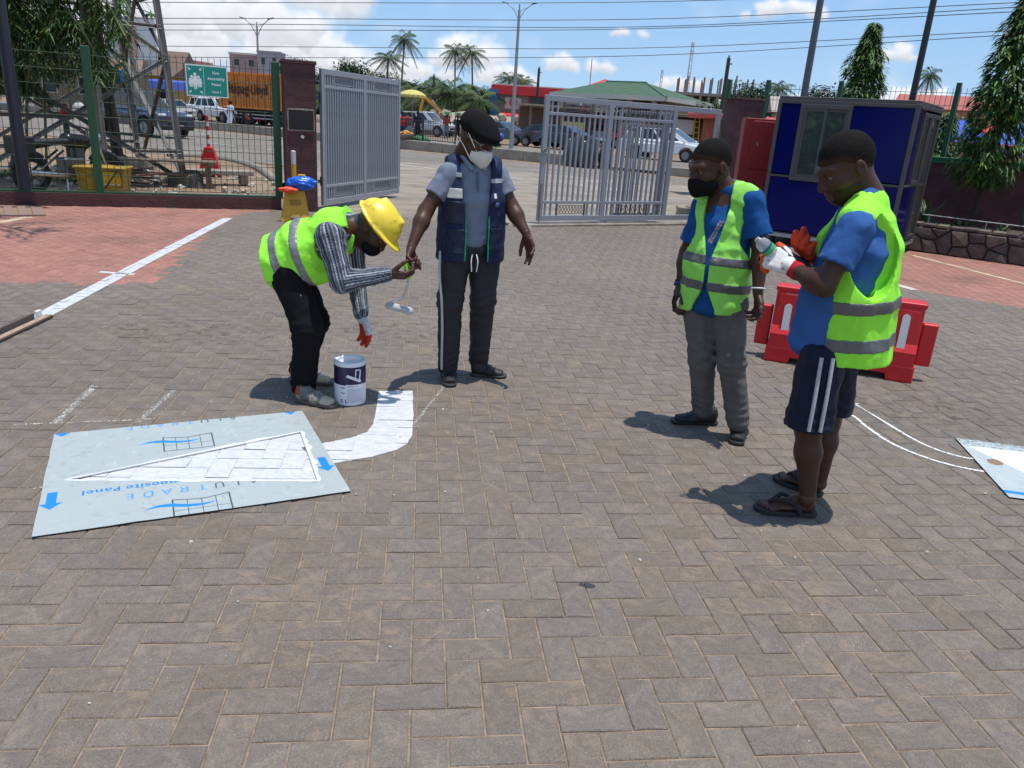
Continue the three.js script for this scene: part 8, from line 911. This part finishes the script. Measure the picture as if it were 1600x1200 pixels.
{ // street lamps, utility poles, power lines
  const lamp = (p, h, lab, tw, k = 1) => { const g = thing('street_lamp', lab, 'street lamp', on(p), tw), m = M([0.3, 0.31, 0.32], 0.5, { metalness: 0.3 }); part('pole', cyl(0, h / 2, 0, 0.07, 0.13, h, 12), m, g); for (const s of [-1, 1]) { part('arm', tube([[0, h - 1.2 * k, 0], [s * 0.35 * k, h - 0.5 * k, 0], [s * 0.8 * k, h + 0.1 * k, 0], [s * 1.6 * k, h + 0.7 * k, 0]], 0.045 * k, 16, 7), m, g); part('brace', tube([[0, h - 0.1, 0], [s * 0.5 * k, h + 0.05, 0], [s * 1.0 * k, h + 0.3 * k, 0]], 0.028 * k, 10, 6), m, g); part('lamp_head', rbox(s * 1.85 * k, h + 0.78 * k, 0, 0.75 * k, 0.09 * k, 0.3 * k, 0.04 * k, 0, 0, s * 0.22), mats.darkSteel, g); } part('finial', rod([0, h, 0], [0, h + 0.3, 0], 0.04, 6), m, g); };
  lamp([-0.967, 0.25, -46.99], 7.35, 'double arm street lamp in the middle of the view', -0.2, 0.45); lamp([-23.356, 0.612, -70.218], 7.7, 'double arm street lamp above the orange container', -0.3, 0.75);
  for (const [p, h, lab] of [[[0.491, 1.089, -65.998], 5.6, 'dark wooden utility pole by the red shop'], [[10.89, 1.537, -46.748], 5.6, 'dark wooden utility pole behind the gate frame'], [[-9.938, 2.79, -83.41], 5.4, 'dark pole rising from the palms']]) { const g = thing('utility_pole', lab, 'pole', on(p)); part('shaft', cyl(0, h / 2, 0, 0.1, 0.14, h, 10), M([0.05, 0.042, 0.036], 0.9), g); part('insulator', cyl(0, h + 0.07, 0, 0.05, 0.06, 0.16, 8), mats.steel, g); part('bracket', box(0.12, h - 0.3, 0, 0.2, 0.08, 0.08), mats.steel, g); }
  const wm = M([0.04, 0.045, 0.055], 0.6); const wires = [[[[-16.759, 3.554, -22.431], [-9.071, 4.802, -28.596], [3.696, 5.879, -30.779], [14.659, 5.833, -22.674]], 'highest power line'], [[[-16.809, 3.14, -22.393], [-9.089, 4.307, -28.59], [3.761, 5.314, -30.771], [14.724, 5.529, -22.632]], 'second power line from the top'], [[[-16.829, 2.98, -22.378], [-9.096, 4.128, -28.588], [3.79, 5.06, -30.767], [14.744, 5.437, -22.619]], 'third power line from the top'], [[[-17.446, 2.899, -23.165], [-9.102, 3.947, -28.586], [3.797, 4.997, -30.767], [14.77, 5.315, -22.602]], 'fourth power line from the top'], [[[-18.701, 2.563, -24.724], [-9.729, 3.546, -30.485], [4.12, 4.537, -32.742], [15.416, 4.992, -23.374]], 'second lowest power line'], [[[-18.736, 2.274, -24.697], [-9.743, 3.176, -30.481], [4.152, 4.261, -32.738], [15.433, 4.912, -23.363]], 'lowest power line']];
  for (const [pts, lab] of wires) { const g = thing('power_line', lab + ' across the sky', 'cable'); part('cable', tube(pts, 0.012, 60, 5), wm, g); rebase(g, pts[1]); }
}

// ---------------------------------------------------------------- trees and plants
function palmProto(name, seed, h, R0, n, opt = {}) {
  const g = new THREE.Group(), r = rng(seed), pos = [], col = [], lean = opt.lean || 0.6; g.name = name;
  const top = [lean, h, 0]; const tr = new THREE.Mesh(uvBox(new THREE.TubeGeometry(new THREE.CatmullRomCurve3([V3([0, -0.2, 0]), V3([lean * 0.15, h * 0.35, 0]), V3([lean * 0.5, h * 0.7, 0]), V3(top)]), 20, opt.tr || 0.16, 8)), M([0.16, 0.13, 0.1], 0.95, { map: gmap('coarse', 2) })); tr.name = 'trunk'; g.add(tr);
  for (let f = 0; f < n; f++) { const a = f * 2.4 + r() * 0.4, e = opt.low ? 1.1 - 1.5 * (f / n) + (r() - 0.5) * 0.3 : 1.15 - 2.1 * (f / n) + (r() - 0.5) * 0.3, L = R0 * (0.85 + 0.3 * r()), m = 0.6 + 0.6 * r(), dead = f > n * 0.86 && !opt.low, N = 22; const c = dead ? [0.16 * m, 0.12 * m, 0.06 * m] : [0.04 * m + 0.015 * r(), 0.085 * m, 0.022 * m];
    const q = t => [top[0] + Math.cos(a) * Math.cos(e) * L * t, top[1] + Math.sin(e) * L * t - L * 0.55 * t * t, top[2] + Math.sin(a) * Math.cos(e) * L * t];
    for (let i = 0; i < N; i++) { const t = 0.08 + 0.92 * i / N, p = q(t), p2 = q(t + 0.02), d = vec.norm(vec.sub(p2, p)), s = vec.norm(vec.cross(d, [0, 1, 0.001])), ll = R0 * (0.13 + 0.12 * Math.sin(Math.PI * Math.min(1, t * 1.1))) * (opt.leaf || 1); if (i % 2 === 0) blade(pos, col, p, d, L / N * 2.3, 0.06, 0, c.map(v => v * 1.2)); for (const k of [-1, 1]) blade(pos, col, p, vec.norm([s[0] * k + d[0] * 0.55, s[1] * k + d[1] * 0.55 - 0.35 - r() * 0.3, s[2] * k + d[2] * 0.55]), ll, R0 * 0.024, 0.35, c); } }
  leafMesh('crown', pos, col, dullLeaf, g); return g;
}
function treeProto(name, seed, h, Rc, n, c0, opt = {}) {
  const g = new THREE.Group(), r = rng(seed), pos = [], col = []; g.name = name; const tm = (geo, nm) => { const t = new THREE.Mesh(geo, barkMat); t.name = nm; g.add(t); }; tm(new THREE.CylinderGeometry(0.1 * Rc / 2, 0.17 * Rc / 2 + 0.05, h * 0.75, 9).translate(0, h * 0.37, 0), 'trunk');
  const clumps = []; const nc = 26; for (let i = 0; i < nc; i++) { const a = i * 2.4 + r(), u = r(), y = h * ((opt.base ?? 0.42) + (1 - (opt.base ?? 0.42)) * (i / nc)), rr = Rc * Math.sqrt(Math.max(0.05, 1 - Math.pow((i / nc - 0.4) * 1.5, 2))) * (0.45 + 0.5 * r()); clumps.push([Math.cos(a) * rr, y, Math.sin(a) * rr, Rc * (0.24 + 0.2 * r()), 0.65 + 0.6 * r()]); }
  for (let i = 0; i < 6; i++) { const c = clumps[i * 4 + 1]; tm(rod([0, h * 0.35, 0], [c[0] * 0.8, c[1] - 0.1, c[2] * 0.8], 0.05 * Rc / 2, 6, 0.02), 'limb'); }
  for (let i = 0; i < n; i++) { const c = clumps[Math.floor(r() * nc)], a = r() * 6.283, z = r() * 2 - 1, s = Math.sqrt(1 - z * z), k = c[3] * Math.pow(r(), 0.4), m = c[4] * (0.7 + 0.6 * r()), d = vec.norm([Math.cos(a) * s + (r() - 0.5), z * 0.5 - 0.25 + (r() - 0.5) * 0.8, Math.sin(a) * s + (r() - 0.5)]); blade(pos, col, [c[0] + Math.cos(a) * s * k, c[1] + z * k * 0.8, c[2] + Math.sin(a) * s * k], d, (opt.leaf || 0.3) * (0.7 + 0.6 * r()), (opt.leaf || 0.3) * 0.5, 0.2, [c0[0] * m, c0[1] * m, c0[2] * m]); }
  leafMesh('crown', pos, col, dullLeaf, g); return g;
}
const grow = (proto, label, category, group, p, turn, s) => { const c = proto.clone(); c.name = numbered(proto.name); tag(c, label, category, group); c.position.set(p[0], 0, p[2]); c.rotation.y = turn; if (Array.isArray(s)) c.scale.set(...s); else c.scale.setScalar(s); scene.add(c); return c; };
const coco = palmProto('coconut_palm', 5, 10, 2.6, 24, { lean: 0.5, tr: 0.13, leaf: 1.15 }), oil = palmProto('oil_palm', 9, 3.6, 4.0, 26, { low: true, tr: 0.3, lean: 0.2 });
[[[-20.452, 4.083, -128.381], 0.4, 'tallest coconut palm above the sheet gate', [1.05, 1.24, 1.05]], [[-12.008, 4.639, -129.444], 2.2, 'left one of the two coconut palms above the flat cap', [0.95, 1.13, 0.95]], [[-9.192, 4.821, -129.675], 3.6, 'right one of the two coconut palms above the flat cap', [1.05, 1.12, 1.05]], [[-20.865, 3.754, -118.172], 1.4, 'dark coconut palm left of the tallest one', [1.15, 0.9, 1.15]], [[51.422, 7.174, -108.424], 4.4, 'lone coconut palm over the right fence', [0.72, 1.05, 0.72]], [[25.578, 5.698, -86.289], 0.9, 'short coconut palm left of the grey lamp post', [0.75, 0.66, 0.75]], [[-3.541, 4.885, -119.948], 5.2, 'coconut palm left of the red shop', [1.15, 0.74, 1.15]], [[-0.774, 5.236, -125.998], 2.9, 'coconut palm rising behind the red shop', [1.0, 0.74, 1.0]]].forEach(([p, t, l, s]) => grow(coco, l, 'palm', 'coconut palms', p, t, s));
[[505, 104, 'first'], [532, 98, 'second'], [560, 106, 'third'], [588, 96, 'fourth'], [616, 100, 'fifth'], [645, 92, 'sixth'], [672, 98, 'seventh'], [700, 86, 'eighth'], [728, 94, 'ninth'], [752, 84, 'tenth'], [776, 96, 'eleventh']].forEach(([x, d, l], i) => { const P = { 505: [-25.662, 1.449, -100.784], 532: [-22.263, 1.581, -95.438], 560: [-21.899, 1.728, -103.713], 588: [-17.832, 1.842, -94.329], 616: [-16.468, 1.991, -98.635], 645: [-13.123, 2.088, -91.059], 672: [-11.95, 2.253, -97.269], 700: [-8.628, 2.287, -85.566], 728: [-7.388, 2.486, -93.709], 752: [-5.031, 2.486, -83.849], 776: [-3.949, 2.734, -95.919] }[x]; grow(oil, l + ' oil palm from the left in the row behind the parked cars', 'palm', 'oil palms behind the parked cars', P, i * 1.7, 0.85 + 0.25 * ((i * 37) % 10) / 10); });
const bush = treeProto('bush', 41, 2.6, 1.7, 2200, [0.03, 0.06, 0.018], { leaf: 0.26, base: 0.05 }); [[-7.6, -4.2], [-9.4, -2.6], [-11.4, -1.4], [-10.6, -4.4]].forEach(([x, z], i) => grow(bush, ['bush left of the yard nearest the wall', 'second bush left of the yard', 'bush left of the yard nearest the camera side', 'bush behind the others left of the yard'][i], 'bush', 'bushes mirrored in the booth window', [x, 0, z], i, 1 + 0.12 * i));
const tA = treeProto('leafy_tree', 21, 7, 3.0, 2600, [0.035, 0.07, 0.02], { leaf: 0.5 }), tB = treeProto('leafy_tree', 22, 6, 2.6, 2400, [0.05, 0.095, 0.028], { leaf: 0.42 });
[[tA, [-32.944, 1.211, -115.389], 1.05, 'round dark tree just right of the maroon pillar top'], [tA, [-28.687, 1.724, -131.917], 1.22, 'dark tree crown left of the tallest palm'], [tB, [-29.001, 1.35, -108.18], 0.95, 'pale green tree behind the sheet gate'], [tB, [-22.673, 1.829, -113.763], 1.0, 'mid green tree between sheet gate and palms'], [tA, [-21.917, 2, -122.048], 0.95, 'dark tree under the tallest palm'], [tB, [-15.119, 2.26, -110.975], 0.85, 'mid green tree left of the two palms'], [tB, [-8.902, 2.628, -109.639], 0.8, 'mid green tree below the two palms'], [tB, [13.862, 2.887, -62.481], 0.62, 'olive tree behind the gate frame'], [tA, [15.472, 2.954, -57.971], 0.68, 'dark tree behind the steel cabinet'], [tB, [18.21, 3.167, -63.438], 0.66, 'mid green tree left of the grey lamp post'], [tA, [33.467, 4.354, -94.234], 1.0, 'round tree between grey lamp post and tall slim tree'], [tB, [37.516, 3.911, -81.808], 0.85, 'mid green tree right of the black lamp post'], [tA, [58.869, 5.254, -115.907], 0.95, 'left dark tree on the right skyline'], [tA, [60.365, 5.348, -112.872], 1.0, 'middle dark tree on the right skyline'], [tB, [64.645, 5.617, -115.087], 0.95, 'right tree on the right skyline'], [tA, [-36.382, 0.614, -59.803], 1.0, 'dark tree far behind the bamboo'], [tB, [-38.765, 0.693, -69.98], 0.9, 'mid green tree far behind the bamboo'], [tA, [-62.754, 0.674, -136.242], 0.9, 'dark tree on the skyline behind the pylon'], [tB, [-59.749, 1.133, -148.425], 0.9, 'tree on the skyline behind the green sign'], [tA, [-50.473, 1.552, -141.253], 0.85, 'tree on the skyline above the container'], [tB, [-32.938, 1.087, -107.047], 0.75, 'tree between container and maroon pillar'], [tA, [2.876, 3.37, -109.962], 0.55, 'small dark tree behind the red shop'], [tA, [-33.027, 1.514, -136.049], 0.95, 'dark tree in the line behind the sheet gate'], [tA, [-19.625, 2.3, -132.555], 0.9, 'dark tree in the line right of the tallest palm'], [tA, [-15.445, 2.629, -137.133], 0.92, 'dark tree in the line left of the paired palms'], [tA, [-6.466, 3.082, -129.839], 0.85, 'dark tree in the line right of the paired palms'], [tB, [-1.737, 3.44, -133.989], 0.85, 'tree in the line behind the red shop'], [tB, [19.219, 3.337, -77.657], 0.62, 'tree behind the utility pole by the gate frame'], [tA, [33.632, 4.443, -104.732], 0.8, 'tree behind the cream house'], [tB, [43.624, 4.295, -89.983], 0.6, 'tree under the lone right palm'], [tA, [-9.8, 0, -0.6], 0.92, 'leafy tree mirrored in the booth window'], [tB, [-13.5, 0, 2.5], 1.0, 'leafy tree left of the yard, outside the frame']].forEach(([t, p, s, l], i) => grow(t, l, 'tree', 'trees across the road', p, i * 1.3, s));
{ // distant wood that closes the horizon
  const r = rng(71), pos = [], col = []; for (let i = 0; i < 110; i++) { const a = r() * 6.283, z = r() * 2 - 1, s = Math.sqrt(1 - z * z), m = 0.7 + 0.6 * r(); blade(pos, col, [Math.cos(a) * s * 1.0, z * 0.7 + 0.5, Math.sin(a) * s], vec.norm([r() - 0.5, r() - 0.6, r() - 0.5]), 0.75, 0.42, 0.2, [0.04 * m, 0.075 * m, 0.03 * m]); }
  const tmp = new THREE.Group(), cl = leafMesh('clump', pos, col, dullLeaf, tmp).geometry, n = 900, im = new THREE.InstancedMesh(cl, dullLeaf, n), o = new THREE.Object3D(); for (let i = 0; i < n; i++) { const a = -0.95 + 1.9 * r(), d = 200 + 120 * r(), s = 2.2 + 1.8 * r(); o.position.set(Math.sin(a) * d, 0.5 + r() * 3 * (0.6 + 0.5 * N3(a * 9, 2, 1)), -Math.cos(a) * d); o.rotation.y = r() * 6; o.scale.set(s * 1.3, s, s * 1.3); o.updateMatrix(); im.setMatrixAt(i, o.matrix); } im.name = 'distant_wood'; tag(im, 'far green wood along the horizon', 'wood', null, 'stuff'); scene.add(im);
}
function slimTree(label, p, y0, h, R0, n, seed, lean) { const g = thing('asoka_tree', label, 'tree', p), r = rng(seed), pos = [], col = []; part('trunk', tube([[0, -0.1, 0], [lean * 0.3, y0 + 0.2, 0], [lean * 0.7, h * 0.6, 0], [lean, h - 0.1, 0]], 0.042, 18, 8), barkMat, g); for (let i = 0; i < n; i++) { const a = r() * 6.283, t = Math.pow(r(), 0.85), y = y0 + (h - y0) * t, env = R0 * (t < 0.12 ? 0.6 + 3.3 * t : 1.0 - 0.9 * Math.pow((t - 0.12) / 0.88, 2.1)) * (0.8 + 0.6 * N3(y * 3.4, seed + Math.cos(a) * 1.6, Math.sin(a) * 1.6)), k = env * Math.sqrt(r() * 0.9 + 0.1), m = 0.5 + 0.85 * r(), yg = r() > 0.82 ? 1.7 : 1; const cx = lerp(0, lean, clamp(y / h, 0, 1)); if (i % 60 === 0) part('twig', tube([[cx, y, 0], [cx + Math.cos(a) * k * 0.6, y + 0.02, Math.sin(a) * k * 0.6], [cx + Math.cos(a) * k, y - 0.14, Math.sin(a) * k]], 0.007, 8, 5), barkMat, g); const cl = 3; for (let j = 0; j < cl; j++) { const b = a + (r() - 0.5) * 1.8; blade(pos, col, [cx + Math.cos(a) * k, y - j * 0.035, Math.sin(a) * k], vec.norm([Math.cos(b) * 0.85, 0.15 - r() * 1.0, Math.sin(b) * 0.85]), 0.11 + r() * 0.07, 0.034 + r() * 0.014, 0.35, [0.065 * m * yg, 0.13 * m * yg, 0.028 * m]); } } leafMesh('crown', pos, col, leafMat, g); }
slimTree('slim columnar tree standing behind the blue booth', on([6.414, 0.597, -16.175]), 1.6, 3.75, 0.47, 1500, 3, 0.02);
slimTree('slim drooping tree growing from the stone planter at right', [[7.211, 0.491, -12.695][0], 0.35, [7.211, 0.491, -12.695][2]], 0.75, 3.45, 0.58, 1800, 8, 0.05);
slimTree('low weeping shrub tree beside the right corner of the booth', on([7.495, 0.782, -14.811]), 1.0, 2.2, 0.45, 420, 12, 0.02);
{ // planter plants
  const r = rng(19), p = [6.082, 0, -12.396], q = [7.391, 0, -11.396], e = dirOf(p, q); const lm = [M([0.05, 0.1, 0.035], 0.5, { side: THREE.DoubleSide }), M([0.16, 0.2, 0.07], 0.5, { side: THREE.DoubleSide }), M([0.03, 0.07, 0.025], 0.55, { side: THREE.DoubleSide })];
  const plant = (t, off, label, n, h, w, spread, mi) => { const b = run(e, p, t, off), g = thing('garden_plant', label, 'plant', [b[0], 0.4, b[2]]); for (let i = 0; i < n; i++) { const a = r() * 6.283, pos = [], col = []; blade(pos, col, [(r() - 0.5) * 0.1, -0.06, (r() - 0.5) * 0.1], vec.norm([Math.cos(a) * spread, 1, Math.sin(a) * spread]), h * (0.6 + 0.5 * r()), w, spread * 0.5, [1, 1, 1]); const geo = new THREE.BufferGeometry(); geo.setAttribute('position', new THREE.Float32BufferAttribute(pos, 3)); geo.computeVertexNormals(); part('leaf', uvBox(geo), lm[(mi + (r() > 0.75 ? 1 : 0)) % 3], g); } };
  [[0.35, 0.35, 'small shrub at the booth end of the planter', 16, 0.34, 0.05, 0.9, 2], [0.6, 0.5, 'dark rosette plant second from the booth in the planter', 14, 0.4, 0.05, 0.7, 0], [0.95, 0.4, 'bushy green plant left of the planter tree trunk', 18, 0.36, 0.06, 0.9, 2], [1.2, 0.55, 'spiky plant at the planter tree trunk', 12, 0.34, 0.05, 0.6, 0], [1.55, 0.42, 'upright sword leaved plant right of the planter tree trunk', 11, 0.62, 0.06, 0.28, 0], [1.8, 0.5, 'tall sword leaved plant near the right border', 12, 0.85, 0.065, 0.3, 0], [2.05, 0.4, 'pale edged sword leaved plant at the right border', 12, 0.75, 0.07, 0.35, 1], [0.1, 0.6, 'leggy shrub against the booth side', 14, 0.7, 0.05, 0.5, 2]].forEach(a => plant(...a));
  // weeds and litter stones by the pylon
  const pos = [], col = [], s = [-8.82, 0.189, -14.533]; for (let i = 0; i < 900; i++) { const x = s[0] + (r() - 0.5) * 2.4, z = s[2] + (r() - 0.5) * 1.2, m = 0.7 + 0.7 * r(), a = r() * 6.283; blade(pos, col, [x, -0.02, z], vec.norm([Math.cos(a) * 0.6, 1, Math.sin(a) * 0.6]), 0.1 + r() * 0.22, 0.02, 0.3, [0.07 * m, 0.13 * m, 0.03 * m]); } const w = leafMesh('weeds', pos, col, dullLeaf, scene); w.userData = { kind: 'stuff', label: 'low weeds behind the motorbike', category: 'weeds' };
  const st = [new THREE.DodecahedronGeometry(1, 0)], n = 420, im = new THREE.InstancedMesh(st[0], M([0.42, 0.38, 0.33], 0.95), n), o = new THREE.Object3D(); for (let i = 0; i < n; i++) { const x = -10.5 + r() * 6.4, z = -12.9 - r() * 5.5, k = 0.012 + Math.pow(r(), 3) * 0.07; o.position.set(x, k * 0.3 - 0.02, z); o.rotation.set(r() * 6, r() * 6, r() * 6); o.scale.set(k, k * 0.7, k); o.updateMatrix(); im.setMatrixAt(i, o.matrix); } im.name = 'gravel'; tag(im, 'loose gravel and stones behind the left fence', 'gravel', null, 'stuff'); scene.add(im);
  const gm = M([0.5, 0.46, 0.4], 0.95), n2 = 420, g2 = new THREE.InstancedMesh(st[0], gm, n2); for (let i = 0; i < n2; i++) { const d = 1.6 + r() * 7, x = (r() - 0.5) * d * 1.4, k = 0.0012 + Math.pow(r(), 5) * 0.006; o.position.set(x, k * 0.5, -d); o.rotation.set(r() * 6, r() * 6, 0); o.scale.set(k * 1.3, k * 0.8, k); o.updateMatrix(); g2.setMatrixAt(i, o.matrix); } g2.name = 'grit'; tag(g2, 'pale grit scattered over the pavers', 'grit', null, 'stuff'); scene.add(g2);
}

scene.traverse(o => { if (o.isMesh) o.castShadow = o.receiveShadow = true; });
renderer.render(scene, camera);
